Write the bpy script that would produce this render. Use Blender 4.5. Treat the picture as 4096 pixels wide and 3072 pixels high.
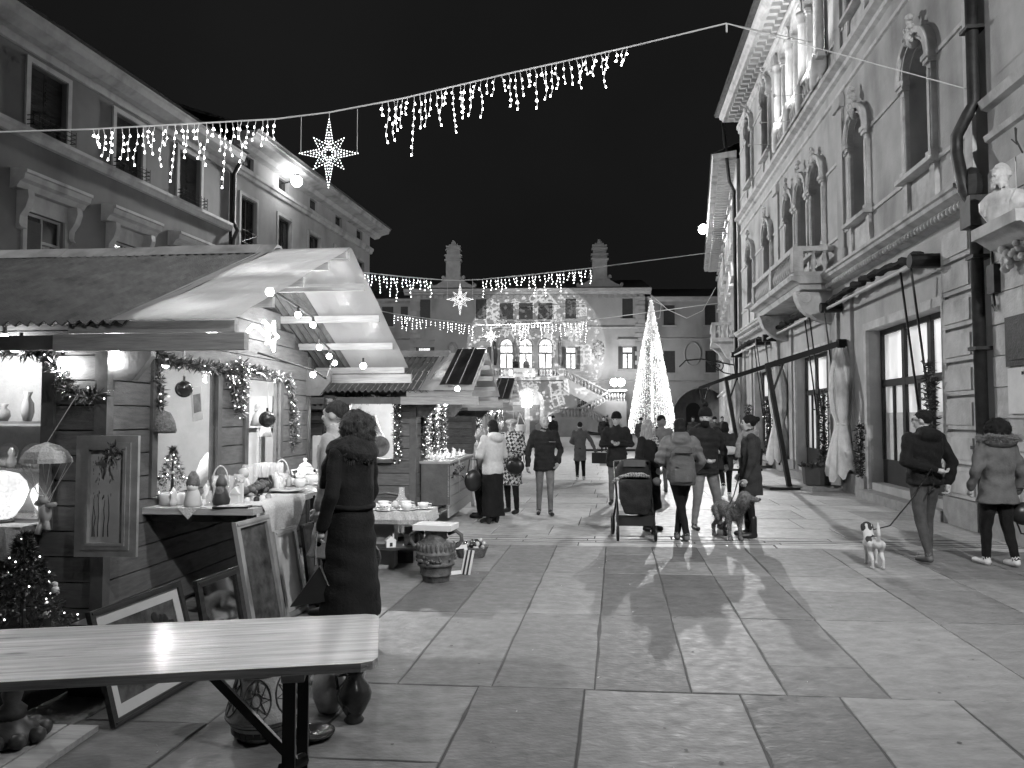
import bpy, math, random
import numpy as np
from mathutils import Vector, Matrix
from mathutils.bvhtree import BVHTree
R = math.radians
rnd = random.Random(7)
for o in list(bpy.data.objects): bpy.data.objects.remove(o)
S = bpy.context.scene
COL = S.collection
# ---------------------------------------------------------------- camera
cam_d = bpy.data.cameras.new('camera'); cam = bpy.data.objects.new('camera', cam_d); COL.objects.link(cam)
cam_d.sensor_width = 36; cam_d.lens = 26.37; cam_d.clip_start = .05; cam_d.clip_end = 600
cam.location = (0, 0, 1.65); cam.rotation_euler = (R(90 + 2.5596), 0, 0); S.camera = cam
# ---------------------------------------------------------------- night sky
W = bpy.data.worlds.new('World'); S.world = W; W.use_nodes = True
nt = W.node_tree; bg = nt.nodes['Background']
sky = nt.nodes.new('ShaderNodeTexSky'); sky.sky_type = 'NISHITA'; sky.sun_disc = False
sky.sun_elevation = R(-4); sky.sun_rotation = R(60)
bw = nt.nodes.new('ShaderNodeRGBToBW'); ad = nt.nodes.new('ShaderNodeMath'); ad.operation = 'MULTIPLY_ADD'
nt.links.new(sky.outputs[0], bw.inputs[0]); nt.links.new(bw.outputs[0], ad.inputs[0])
ad.inputs[1].default_value = .05; ad.inputs[2].default_value = .085
wn = nt.nodes.new('ShaderNodeTexNoise'); wn.inputs['Scale'].default_value = 2.2; wn.inputs['Detail'].default_value = 5; wr = nt.nodes.new('ShaderNodeMapRange'); wr.inputs[1].default_value = .3; wr.inputs[2].default_value = .7; wr.inputs[3].default_value = .07; wr.inputs[4].default_value = .105
wt = nt.nodes.new('ShaderNodeTexCoord'); nt.links.new(wt.outputs['Generated'], wn.inputs['Vector']); nt.links.new(wn.outputs[0], wr.inputs[0]); nt.links.new(wr.outputs[0], ad.inputs[2])
nt.links.new(ad.outputs[0], bg.inputs[0]); bg.inputs[1].default_value = .1
S.view_settings.view_transform = 'Standard'; S.view_settings.look = 'None'
S.view_settings.exposure = 0.0; S.view_settings.gamma = 1
S.render.engine = 'CYCLES'
S.cycles.use_denoising = True; S.cycles.use_light_tree = True
S.cycles.max_bounces = 3; S.cycles.diffuse_bounces = 2; S.cycles.glossy_bounces = 2
S.cycles.use_adaptive_sampling = True; S.cycles.adaptive_threshold = .04; S.cycles.adaptive_min_samples = 14
S.cycles.transmission_bounces = 5; S.cycles.transparent_max_bounces = 7
S.cycles.sample_clamp_indirect = 4; S.cycles.sample_clamp_direct = 0
S.cycles.caustics_reflective = False; S.cycles.caustics_refractive = False

# ---------------------------------------------------------------- materials (the photograph is black and white)
MATS = {}
def _n(t, k, **kw):
    n = t.nodes.new(k)
    for a, b in kw.items(): setattr(n, a, b)
    return n
def mat(name, v, rough=.6, metal=0, var=.2, scale=6, bump=.0, bscale=40, rand=0, stretch=None, spec=.4, coat=0, stain=0, sheen=0, rr=0):
    if name in MATS: return MATS[name]
    m = bpy.data.materials.new(name); m.use_nodes = True; t = m.node_tree; L = t.links
    p = t.nodes['Principled BSDF']
    p.inputs['Roughness'].default_value = rough; p.inputs['Metallic'].default_value = metal
    p.inputs['Specular IOR Level'].default_value = spec
    if coat: p.inputs['Coat Weight'].default_value = coat; p.inputs['Coat Roughness'].default_value = .2
    if sheen: p.inputs['Sheen Weight'].default_value = sheen
    tc = _n(t, 'ShaderNodeTexCoord'); vec = tc.outputs['Object']
    if stretch:
        mp = _n(t, 'ShaderNodeMapping'); mp.inputs['Scale'].default_value = stretch
        L.new(vec, mp.inputs[0]); vec = mp.outputs[0]
    no = _n(t, 'ShaderNodeTexNoise'); no.inputs['Scale'].default_value = scale; no.inputs['Detail'].default_value = 5; no.inputs['Roughness'].default_value = .6
    L.new(vec, no.inputs['Vector'])
    mr = _n(t, 'ShaderNodeMapRange'); mr.inputs[1].default_value = .28; mr.inputs[2].default_value = .72
    mr.inputs[3].default_value = v * (1 - var); mr.inputs[4].default_value = v * (1 + var)
    L.new(no.outputs[0], mr.inputs[0]); out = mr.outputs[0]
    if stain:
        n2 = _n(t, 'ShaderNodeTexNoise'); n2.inputs['Scale'].default_value = stain; n2.inputs['Detail'].default_value = 6
        m2 = _n(t, 'ShaderNodeMapping'); m2.inputs['Scale'].default_value = (1, 1, .35)
        L.new(tc.outputs['Object'], m2.inputs[0]); L.new(m2.outputs[0], n2.inputs['Vector'])
        r2 = _n(t, 'ShaderNodeMapRange'); r2.inputs[1].default_value = .5; r2.inputs[2].default_value = .72; r2.inputs[3].default_value = 1; r2.inputs[4].default_value = .55
        L.new(n2.outputs[0], r2.inputs[0])
        mu = _n(t, 'ShaderNodeMath', operation='MULTIPLY'); L.new(out, mu.inputs[0]); L.new(r2.outputs[0], mu.inputs[1]); out = mu.outputs[0]
    if rand:
        oi = _n(t, 'ShaderNodeObjectInfo'); r3 = _n(t, 'ShaderNodeMapRange'); r3.inputs[3].default_value = 1 - rand; r3.inputs[4].default_value = 1 + rand
        L.new(oi.outputs['Random'], r3.inputs[0])
        mu = _n(t, 'ShaderNodeMath', operation='MULTIPLY'); L.new(out, mu.inputs[0]); L.new(r3.outputs[0], mu.inputs[1]); out = mu.outputs[0]
    L.new(out, p.inputs['Base Color'])
    if rr:
        n4 = _n(t, 'ShaderNodeTexNoise'); n4.inputs['Scale'].default_value = scale*1.7; n4.inputs['Detail'].default_value = 6; L.new(tc.outputs['Object'], n4.inputs['Vector'])
        r4 = _n(t, 'ShaderNodeMapRange'); r4.inputs[1].default_value = .3; r4.inputs[2].default_value = .7; r4.inputs[3].default_value = rough-rr; r4.inputs[4].default_value = rough+rr
        L.new(n4.outputs[0], r4.inputs[0]); L.new(r4.outputs[0], p.inputs['Roughness'])
    if bump:
        nb = _n(t, 'ShaderNodeTexNoise'); nb.inputs['Scale'].default_value = bscale; nb.inputs['Detail'].default_value = 4
        L.new(vec, nb.inputs['Vector'])
        bp = _n(t, 'ShaderNodeBump'); bp.inputs['Strength'].default_value = bump; bp.inputs['Distance'].default_value = .02
        L.new(nb.outputs[0], bp.inputs['Height']); L.new(bp.outputs[0], p.inputs['Normal'])
    MATS[name] = m; return m
def emat(name, s, var=0, scale=8, sampled=True):
    if name in MATS: return MATS[name]
    m = bpy.data.materials.new(name); m.use_nodes = True; t = m.node_tree
    p = t.nodes['Principled BSDF']; p.inputs['Base Color'].default_value = (.8, .8, .8, 1)
    p.inputs['Emission Color'].default_value = (1, 1, 1, 1); p.inputs['Emission Strength'].default_value = s
    if var:
        tc = _n(t, 'ShaderNodeTexCoord'); no = _n(t, 'ShaderNodeTexNoise'); no.inputs['Scale'].default_value = scale
        mp = _n(t, 'ShaderNodeMapping'); mp.inputs['Scale'].default_value = (1, 1, .3); t.links.new(tc.outputs['Object'], mp.inputs[0])
        mr = _n(t, 'ShaderNodeMapRange'); mr.inputs[1].default_value = .35; mr.inputs[2].default_value = .65; mr.inputs[3].default_value = s * (1 - var); mr.inputs[4].default_value = s * (1 + var)
        t.links.new(mp.outputs[0], no.inputs['Vector']); t.links.new(no.outputs[0], mr.inputs[0]); t.links.new(mr.outputs[0], p.inputs['Emission Strength'])
    if not sampled: m.cycles.emission_sampling = 'NONE'
    MATS[name] = m; return m
def glassmat(name, tint=.9, rough=.03, alpha=.35):
    if name in MATS: return MATS[name]
    m = bpy.data.materials.new(name); m.use_nodes = True; t = m.node_tree
    p = t.nodes['Principled BSDF']; p.inputs['Base Color'].default_value = (tint, tint, tint, 1)
    p.inputs['Roughness'].default_value = rough; p.inputs['Alpha'].default_value = alpha; p.inputs['Specular IOR Level'].default_value = .8
    MATS[name] = m; return m
def film(name, v=.75, tr=.5):
    m = bpy.data.materials.new(name); m.use_nodes = True; t = m.node_tree; L = t.links
    p = t.nodes['Principled BSDF']; p.inputs['Base Color'].default_value = (v, v, v, 1); p.inputs['Roughness'].default_value = .25
    tl = _n(t, 'ShaderNodeBsdfTranslucent'); tl.inputs[0].default_value = (v, v, v, 1)
    mx = _n(t, 'ShaderNodeMixShader'); mx.inputs[0].default_value = tr
    nb = _n(t, 'ShaderNodeTexNoise'); nb.inputs['Scale'].default_value = 7; bp = _n(t, 'ShaderNodeBump'); bp.inputs['Strength'].default_value = .5; bp.inputs['Distance'].default_value = .03
    tc = _n(t, 'ShaderNodeTexCoord'); L.new(tc.outputs['Object'], nb.inputs['Vector']); L.new(nb.outputs[0], bp.inputs['Height']); L.new(bp.outputs[0], p.inputs['Normal'])
    tp = _n(t, 'ShaderNodeBsdfTransparent'); m3 = _n(t, 'ShaderNodeMixShader'); m3.inputs[0].default_value = .4
    L.new(p.outputs[0], mx.inputs[1]); L.new(tl.outputs[0], mx.inputs[2]); L.new(mx.outputs[0], m3.inputs[1]); L.new(tp.outputs[0], m3.inputs[2]); L.new(m3.outputs[0], t.nodes['Material Output'].inputs[0])
    MATS[name] = m; return m

# ---------------------------------------------------------------- mesh building
class MB:
    def __init__(s): s.v = []; s.f = []; s.m = []; s.T = None
    def add(s, vs, fs, mi=0):
        b = len(s.v)
        if s.T is not None: vs = [tuple(s.T @ Vector(q)) for q in vs]
        s.v += [tuple(q) for q in vs]; s.f += [tuple(b + i for i in q) for q in fs]; s.m += [mi] * len(fs); return s
    def box(s, x0, y0, z0, x1, y1, z1, mi=0):
        x0, x1 = min(x0, x1), max(x0, x1); y0, y1 = min(y0, y1), max(y0, y1); z0, z1 = min(z0, z1), max(z0, z1)
        return s.add([(x0,y0,z0),(x1,y0,z0),(x1,y1,z0),(x0,y1,z0),(x0,y0,z1),(x1,y0,z1),(x1,y1,z1),(x0,y1,z1)],
                     [(0,3,2,1),(4,5,6,7),(0,1,5,4),(1,2,6,5),(2,3,7,6),(3,0,4,7)], mi)
    def bar(s, p, q, w, h, mi=0, up=(0,0,1)):
        p = Vector(p); q = Vector(q); d = (q - p).normalized(); u = Vector(up)
        if abs(d.dot(u)) > .98: u = Vector((1,0,0))
        a = d.cross(u).normalized() * w / 2; c = a.cross(d).normalized() * h / 2
        return s.add([p-a-c,p+a-c,p+a+c,p-a+c,q-a-c,q+a-c,q+a+c,q-a+c],[(0,1,2,3),(7,6,5,4),(0,4,5,1),(1,5,6,2),(2,6,7,3),(3,7,4,0)], mi)
    def cyl(s, p, q, r0, r1=None, n=8, mi=0): return s.tube([p, q], [r0, r0 if r1 is None else r1], n, mi)
    def tube(s, pts, r, n=6, mi=0, cap=True, closed=False):
        pts = [Vector(p) for p in pts]; k = len(pts); rs = r if isinstance(r, (list, tuple)) else [r] * k
        vs = []; fs = []; pu = None
        for i, p in enumerate(pts):
            if closed: d = pts[(i+1) % k] - pts[i-1]
            else: d = pts[min(i+1, k-1)] - pts[max(i-1, 0)]
            d = d.normalized() if d.length > 1e-9 else Vector((0,0,1))
            if pu is None: pu = Vector((0,0,1)) if abs(d.z) < .9 else Vector((1,0,0))
            a = d.cross(pu)
            if a.length < 1e-6: a = d.cross(Vector((0,1,0)))
            a.normalize(); b = d.cross(a).normalized(); pu = -b
            for j in range(n):
                t = 2 * math.pi * j / n; vs.append(p + (a * math.cos(t) + b * math.sin(t)) * rs[i])
        for i in range(k if closed else k - 1):
            i2 = (i + 1) % k
            for j in range(n): fs.append((i*n+j, i*n+(j+1) % n, i2*n+(j+1) % n, i2*n+j))
        if cap and not closed: fs += [tuple(range(n))[::-1], tuple((k-1)*n + j for j in range(n))]
        return s.add(vs, fs, mi)
    def lathe(s, prof, c=(0,0,0), n=16, mi=0, wob=None):
        vs = []; fs = []; k = len(prof)
        for r, z in prof:
            for j in range(n):
                t = 2 * math.pi * j / n; rr = r * (1 + (wob(t, z) if wob else 0)); vs.append((c[0] + rr * math.cos(t), c[1] + rr * math.sin(t), c[2] + z))
        for i in range(k - 1):
            for j in range(n): fs.append((i*n+j, i*n+(j+1) % n, (i+1)*n+(j+1) % n, (i+1)*n+j))
        fs += [tuple(range(n))[::-1], tuple((k-1)*n + j for j in range(n))]
        return s.add(vs, fs, mi)
    def sph(s, c, r, n=8, k=6, mi=0, rot=None):
        if not isinstance(r, (tuple, list)): r = (r, r, r)
        vs = []; fs = []; c = Vector(c)
        def pt(x, y, z):
            q = Vector((x * r[0], y * r[1], z * r[2]))
            if rot is not None: q = rot @ q
            return c + q
        vs.append(pt(0,0,-1))
        for i in range(1, k):
            f = -math.pi/2 + math.pi * i / k
            for j in range(n):
                t = 2 * math.pi * j / n; vs.append(pt(math.cos(f)*math.cos(t), math.cos(f)*math.sin(t), math.sin(f)))
        vs.append(pt(0,0,1)); e = len(vs) - 1
        for j in range(n): fs.append((0, 1+(j+1) % n, 1+j))
        for i in range(k - 2):
            for j in range(n): fs.append((1+i*n+j, 1+i*n+(j+1) % n, 1+(i+1)*n+(j+1) % n, 1+(i+1)*n+j))
        b = 1 + (k-2)*n
        for j in range(n): fs.append((b+j, b+(j+1) % n, e))
        return s.add(vs, fs, mi)
    def prism(s, poly, y0, y1, mi=0):   # polygon in x,z ; extruded along y
        k = len(poly); vs = [(x, y0, z) for x, z in poly] + [(x, y1, z) for x, z in poly]
        return s.add(vs, [tuple(range(k)), tuple(range(k, 2*k))[::-1]] + [(i, k+i, k+(i+1) % k, (i+1) % k) for i in range(k)], mi)
    def prof(s, pr, s0, s1, mi=0):      # profile (d,z) swept along x from s0 to s1
        k = len(pr); vs = [(s0, d, z) for d, z in pr] + [(s1, d, z) for d, z in pr]
        return s.add(vs, [tuple(range(k))[::-1], tuple(range(k, 2*k))] + [(i, (i+1) % k, k+(i+1) % k, k+i) for i in range(k)], mi)
    def sheet(s, s0, s1, z0, z1, holes, depth=.35, d=0, mi=0, mr=None):   # wall front at y=d with openings (a,b,zb,zt,arch) and their reveals
        mr = mi if mr is None else mr
        xs = sorted({s0, s1} | {h[i] for h in holes for i in (0, 1) if s0 < h[i] < s1}); zs = sorted({z0, z1} | {h[i] for h in holes for i in (2, 3) if z0 < h[i] < z1})
        for i in range(len(xs)-1):
            for j in range(len(zs)-1):
                cx = (xs[i]+xs[i+1])/2; cz = (zs[j]+zs[j+1])/2
                if any(h[0] < cx < h[1] and h[2] < cz < h[3] for h in holes): continue
                s.add([(xs[i],d,zs[j]),(xs[i+1],d,zs[j]),(xs[i+1],d,zs[j+1]),(xs[i],d,zs[j+1])],[(0,1,2,3)], mi)
        for h in holes:
            a, b, zb, zt = h[:4]; e = d - depth; arch = len(h) > 4 and h[4]
            zr = zt - (b-a)/2 if arch else zt
            for q in (((a,d,zb),(a,e,zb),(a,e,zr),(a,d,zr)), ((b,d,zb),(b,d,zr),(b,e,zr),(b,e,zb)), ((a,d,zb),(b,d,zb),(b,e,zb),(a,e,zb))): s.add(q, [(0,1,2,3)], mr)
            if not arch: s.add([(a,d,zt),(a,e,zt),(b,e,zt),(b,d,zt)], [(0,1,2,3)], mr)
            else:
                c = (a+b)/2; r = (b-a)/2; N = 14
                P = [(c - r*math.cos(math.pi*i/N), zr + r*math.sin(math.pi*i/N)) for i in range(N+1)]
                for (x, z), (x2, z2) in zip(P, P[1:]):
                    s.add([(x,d,z),(x2,d,z2),(x2,d,zt),(x,d,zt)], [(0,1,2,3)], mi)
                    s.add([(x,d,z),(x,e,z),(x2,e,z2),(x2,d,z2)], [(0,1,2,3)], mr)
        return s
    def arc(s, c, z, r0, r1, y0, y1, mi=0, a0=0, a1=180, N=16):   # half ring in x,z extruded in y
        pts = [R(a0 + (a1-a0)*i/N) for i in range(N+1)]
        vs = []
        for t in pts:
            for r in (r0, r1):
                for y in (y0, y1): vs.append((c + r*math.cos(t), y, z + r*math.sin(t)))
        fs = []
        for i in range(N):
            a = i*4; b = a+4
            fs += [(a, a+1, b+1, b), (a+2, b+2, b+3, a+3), (a, b, b+2, a+2), (a+1, a+3, b+3, b+1)]
        fs += [(0,2,3,1), (N*4, N*4+1, N*4+3, N*4+2)]
        return s.add(vs, fs, mi)
def mesh_of(b, name, mats, smooth=False, flip=False):
    me = bpy.data.meshes.new(name)
    f = [q[::-1] for q in b.f] if flip else b.f
    me.from_pydata([tuple(q) for q in b.v], [], f)
    if not isinstance(mats, (list, tuple)): mats = [mats]
    for m in mats: me.materials.append(m)
    if len(mats) > 1: me.polygons.foreach_set('material_index', b.m)
    if smooth: me.polygons.foreach_set('use_smooth', [True] * len(me.polygons))
    me.update(); return me
def link(name, me, parent=None, loc=None, rot=None, scale=None):
    o = bpy.data.objects.new(name, me); COL.objects.link(o)
    if parent is not None: o.parent = parent
    if loc is not None: o.location = loc
    if rot is not None: o.rotation_euler = rot if isinstance(rot, (tuple, list)) else (0, 0, rot)
    if scale is not None: o.scale = scale if isinstance(scale, (tuple, list)) else (scale,)*3
    return o
def put(b, name, mats, parent=None, smooth=False, **k): return link(name, mesh_of(b, name, mats, smooth), parent, **k)
def tag(o, label=None, cat=None, group=None, kind=None):
    if label: o['label'] = label
    if cat: o['category'] = cat
    if group: o['group'] = group
    if kind: o['kind'] = kind
    return o
def thing(name, label, cat, loc=(0,0,0), rz=0, group=None):
    o = link(name, None, None, loc, (0, 0, rz)); o.empty_display_size = .1
    return tag(o, label, cat, group)
def box(name, m, parent, *a): return put(MB().box(*a), name, m, parent)
def lamp(name, parent, loc, power, size=.1, kind='POINT', rot=None, spot=120, blend=.5):
    d = bpy.data.lights.new(name, kind); d.energy = power
    if kind in ('POINT', 'SPOT'): d.shadow_soft_size = size
    if kind == 'SPOT': d.spot_size = R(spot); d.spot_blend = blend
    if kind == 'AREA': d.size = size
    o = link(name, d, parent, loc)
    if rot is not None: o.rotation_euler = rot
    return o
def aim(loc, to):
    return (Vector(to) - Vector(loc)).to_track_quat('-Z', 'Y').to_euler()
def text_mesh(txt, size, m, extrude=.004, align='CENTER', spacing=1):
    c = bpy.data.curves.new('lettering', 'FONT'); c.body = txt; c.size = size; c.extrude = extrude; c.align_x = align; c.space_line = spacing
    o = bpy.data.objects.new('t', c); TMP.collection.objects.link(o); TMP.view_layers[0].update()
    dg = TMP.view_layers[0].depsgraph; me = bpy.data.meshes.new_from_object(o.evaluated_get(dg)); bpy.data.objects.remove(o)
    me.materials.clear(); me.materials.append(m); return me
TMP = bpy.data.scenes.new('workbench')

ORD = ('first', 'second', 'third', 'fourth', 'fifth', 'sixth', 'seventh', 'eighth', 'ninth', 'tenth', 'eleventh', 'twelfth', 'thirteenth', 'fourteenth', 'fifteenth', 'sixteenth', 'seventeenth', 'eighteenth', 'nineteenth', 'twentieth', 'twenty-first', 'twenty-second')
# ---------------------------------------------------------------- shared materials
M = {}
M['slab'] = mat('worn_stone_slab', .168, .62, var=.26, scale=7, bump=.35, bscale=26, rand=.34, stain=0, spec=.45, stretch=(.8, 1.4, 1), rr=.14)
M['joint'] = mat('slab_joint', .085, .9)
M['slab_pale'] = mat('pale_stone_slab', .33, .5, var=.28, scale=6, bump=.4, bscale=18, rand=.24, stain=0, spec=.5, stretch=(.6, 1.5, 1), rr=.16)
M['stucco_dark'] = mat('painted_stucco', .135, .85, var=.12, scale=1.2, bump=.15, bscale=60, stain=.6)
M['stucco_mid'] = mat('mid_stucco', .3, .85, var=.12, scale=1.2, bump=.15, bscale=60, stain=.6)
M['trim'] = mat('stone_trim', .36, .8, var=.15, scale=3, bump=.15, bscale=50, stain=1.5)
M['stucco_pale'] = mat('aged_pale_stucco', .43, .85, var=.2, scale=1.1, bump=.3, bscale=30, stain=.9)
M['stone_pale'] = mat('aged_carved_stone', .52, .8, var=.2, scale=4, bump=.3, bscale=30, stain=2)
M['town'] = mat('town_hall_stucco', .26, .85, var=.15, scale=.6, bump=.1, bscale=20, stain=.4)
M['town_stone'] = mat('town_hall_stone', .26, .8, var=.2, scale=1.5, bump=.2, bscale=12, rand=.15)
M['shutter'] = mat('dark_shutter', .025, .6, var=.3)
M['darkmetal'] = mat('dark_metal', .03, .45, .6, var=.3)
M['pipe'] = mat('old_downpipe', .03, .5, .3, var=.5, scale=8)
M['tile'] = mat('roof_tile', .06, .8, var=.4, scale=8, bump=.5, bscale=12)
M['frame_dark'] = mat('dark_timber_frame', .03, .45, var=.3, scale=10)
M['glass_dark'] = mat('dark_window_glass', .02, .12, spec=.6)
M['hutwood'] = mat('painted_hut_board', .12, .6, var=.3, scale=3, stretch=(2, 2, 12), bump=.25, bscale=20, rand=.14)
M['hutwood_x'] = mat('painted_hut_timber', .10, .6, var=.3, scale=5, bump=.25, bscale=20, rand=.1)
M['pine'] = mat('bare_pine', .34, .5, var=.25, scale=4, stretch=(1, 8, 12), bump=.15, bscale=12, rand=.1)
M['corrug'] = mat('corrugated_roofing', .085, .7, var=.4, scale=5, bump=.5, bscale=60)
M['ridgecap'] = mat('ridge_capping', .22, .5, var=.3, scale=4, stain=4)
M['film'] = film('canopy_film', .68, .45)
M['tarp'] = mat('black_tarpaulin', .015, .35, var=.4, scale=6)
M['bulb'] = emat('lit_bulb', 40)
M['bulb_s'] = emat('fairy_light', 7, sampled=False)
M['bulb_i'] = emat('icicle_bulb', 12, sampled=False)
M['bulb_tree'] = emat('tree_fairy_light', 3)
M['tubelight'] = emat('rope_light', 9, sampled=False)
M['cable'] = mat('pale_cable', .55, .5, var=.05)
M['wire'] = emat('glowing_wire', .1, sampled=False)  # weak glow painted into the wire, which is no lamp itself
M['blackwire'] = mat('black_cable', .02, .5)
M['tinsel'] = mat('tinsel_foil', .1, .35, .3, var=.5, scale=30)
M['tinsel_b'] = mat('tinsel_glint', .8, .15, .8, var=.2)
M['fir'] = mat('fir_needle', .05, .6, var=.4, scale=20)
M['leaf'] = mat('dark_leaf', .045, .5, var=.4, scale=15)
M['cloth'] = mat('white_cloth', .62, .8, var=.1, scale=12, bump=.3, bscale=30)
M['lace'] = mat('pale_lace', .5, .85, var=.25, scale=60, bump=.4, bscale=90)
M['porc'] = mat('white_porcelain', .75, .18, var=.04, spec=.5)
M['porc_d'] = mat('painted_motif', .18, .25, var=.5)
M['glass'] = glassmat('clear_glass', .9, .03, .28)
M['pane'] = glassmat('window_pane', .5, .05, .12)
M['terra'] = mat('carved_clay', .42, .6, var=.3, scale=14, bump=.3, bscale=60)
M['terra_d'] = mat('clay_incision', .09, .7)
M['glaze'] = mat('dark_glaze', .03, .16, var=.4, scale=12, spec=.6, bump=.2, bscale=18)
M['glaze_p'] = mat('pale_glaze', .45, .18, var=.4, scale=9, spec=.5)
M['gilt'] = mat('gilt_frame', .42, .35, .35, var=.3, scale=6, stretch=(1, 1, 1))
M['darkwood'] = mat('dark_wood', .045, .45, var=.4, scale=6, stretch=(1, 6, 6))
M['greyframe'] = mat('grey_picture_frame', .32, .5, var=.2)
M['paper'] = mat('mount_board', .6, .8, var=.05)
M['canvas'] = mat('dark_canvas', .10, .7, var=.8, scale=9)
M['canvas2'] = mat('misty_canvas', .5, .7, var=.25, scale=3)
M['mirror'] = mat('mirror', .7, .04, 1, var=0)
M['curtain'] = emat('lit_curtain', .22, .75, 3.2, sampled=True)
M['lit_hi'] = emat('bright_interior', .45, .6, 2.2)
M['town_lit'] = emat('lit_leaded_pane', .8, .35, 1.5)
M['umb'] = mat('umbrella_canvas', .7, .85, var=.15, scale=5, bump=.25, bscale=25, stain=3)
M['steel'] = mat('black_steel', .015, .4, .3)
M['planter'] = mat('planter_resin', .06, .6)
M['conc'] = mat('concrete', .3, .85, var=.2, bump=.3)
M['basketm'] = mat('wicker', .13, .7, var=.5, scale=40, bump=.6, bscale=60)
M['marble'] = mat('bust_marble', .5, .55, var=.2, scale=8, bump=.2, stain=4)
M['bronze'] = mat('bronze_plaque', .04, .5, .3, var=.5, scale=12, bump=.3)
M['whiteboard'] = mat('white_boarding', .6, .7, var=.15, scale=3, bump=.1)
M['plaque'] = mat('plaque_marble', .7, .6, var=.08)
M['awningcloth'] = mat('awning_cloth', .03, .85, spec=.1)
M['ink'] = mat('ink', .03, .7)
M['chrome'] = mat('chrome', .7, .12, 1, var=.05)
# ================================================================ GROUND
gb = MB().box(-90, -30, -.5, 90, 140, -.007)
ground = tag(put(gb, 'ground', M['joint']), kind='structure')
def skew(a, b):   # a across, b along (metres from the camera's foot)
    return (a * math.cos(R(4.8)) + b * math.sin(R(7.9)) / math.cos(R(7.9)), b - a * math.sin(R(4.8)))
def slab(b, a0, a1, b0, b1, g=.006, h=0, mi=0, rough=0):
    k = rough or 1; base = [(a0+g, b0+g), (a1-g, b0+g), (a1-g, b1-g), (a0+g, b1-g)]; ring = []; top = []; i = .004; j = .005 if rough else 0
    for c in range(4):
        p, q = base[c], base[(c+1) % 4]
        for t in range(k):
            f = t/k; x = p[0]+(q[0]-p[0])*f; y = p[1]+(q[1]-p[1])*f
            dx = (i if x < (a0+a1)/2 else -i); dy = (i if y < (b0+b1)/2 else -i); e = abs(rnd.gauss(0, j)) if 0 < t else 0
            if c % 2 == 0: y += math.copysign(e, dy)
            else: x += math.copysign(e, dx)
            ring.append(skew(x, y)); top.append(skew(x+dx*(1 if c % 2 or t == 0 else .3), y+dy*(1 if c % 2 == 0 or t == 0 else .3)))
    n = len(ring); tz = [rnd.uniform(-.002, .002) for _ in range(3)]; z = lambda p: h+tz[0]+tz[1]*(p[0]-ring[0][0])+tz[2]*(p[1]-ring[0][1])
    vs = [(x, y, -.05) for x, y in ring] + [(x, y, z((x, y))-.004) for x, y in ring] + [(x, y, z((x, y))) for x, y in top]
    fs = [(q, (q+1) % n, n+(q+1) % n, n+q) for q in range(n)] + [(n+q, n+(q+1) % n, 2*n+(q+1) % n, 2*n+q) for q in range(n)] + [tuple(range(2*n, 3*n))]
    b.add(vs, fs, mi)
nslab = 0; far_slabs = MB()
def lay(a0, a1, b0, b1, m='slab', g=.004, h=0):
    global nslab
    cx, cy = skew((a0+a1)/2, (b0+b1)/2)
    if nslab < 296 and cy > 1.5 and abs(cx) < cy * .8 + 1:
        b = MB(); slab(b, a0, a1, b0, b1, g, h, 0, 7 if cy < 10 else 3); put(b, 'paving_slab', M[m], ground); nslab += 1
    else: slab(far_slabs, a0, a1, b0, b1, g, h, 1 if m == 'slab_pale' else 0)
J = [-4.9, -4.1, -3.3, -2.55, -1.95, -1.36, -.77, -.14, .44, 1.0, 1.6, 2.55, 3.4, 4.2, 5.0, 5.9]
J2 = [-4.6, -3.7, -2.9, -2.2, -1.55, -.85, -.2, .72, 1.3, 1.95, 2.7, 3.5, 4.4, 5.3]
rows = [(-.6, 1.2, J), (1.2, 2.92, J), (2.92, 4.62, J2), (4.62, 6.34, J), (6.34, 8.03, J), (8.03, 9.72, J)]
for b0, b1, jj in rows:
    prev = None
    for k in range(len(jj)-1):
        a0, a1 = jj[k], jj[k+1]
        if rnd.random() < .35 and b1 - b0 > 1: q = b0 + (b1-b0)*rnd.uniform(.3, .7); lay(a0, a1, b0, q); lay(a0, a1, q, b1)
        else: lay(a0, a1, b0, b1)
    lay(-11, jj[0], b0, b1); lay(jj[-1], 9.5, b0, b1)
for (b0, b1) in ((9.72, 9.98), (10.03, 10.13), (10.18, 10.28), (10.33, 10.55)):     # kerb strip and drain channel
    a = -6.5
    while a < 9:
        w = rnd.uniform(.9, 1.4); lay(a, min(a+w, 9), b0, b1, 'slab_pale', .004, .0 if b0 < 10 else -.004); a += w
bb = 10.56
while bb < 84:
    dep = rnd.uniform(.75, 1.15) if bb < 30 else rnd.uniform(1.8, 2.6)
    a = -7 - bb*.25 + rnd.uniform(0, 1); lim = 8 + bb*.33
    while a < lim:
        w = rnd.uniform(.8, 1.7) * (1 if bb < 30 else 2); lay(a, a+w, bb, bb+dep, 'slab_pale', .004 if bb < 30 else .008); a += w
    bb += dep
tag(put(far_slabs, 'paving_slab_field', [M['slab'], M['slab_pale']], ground), kind='stuff')

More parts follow.
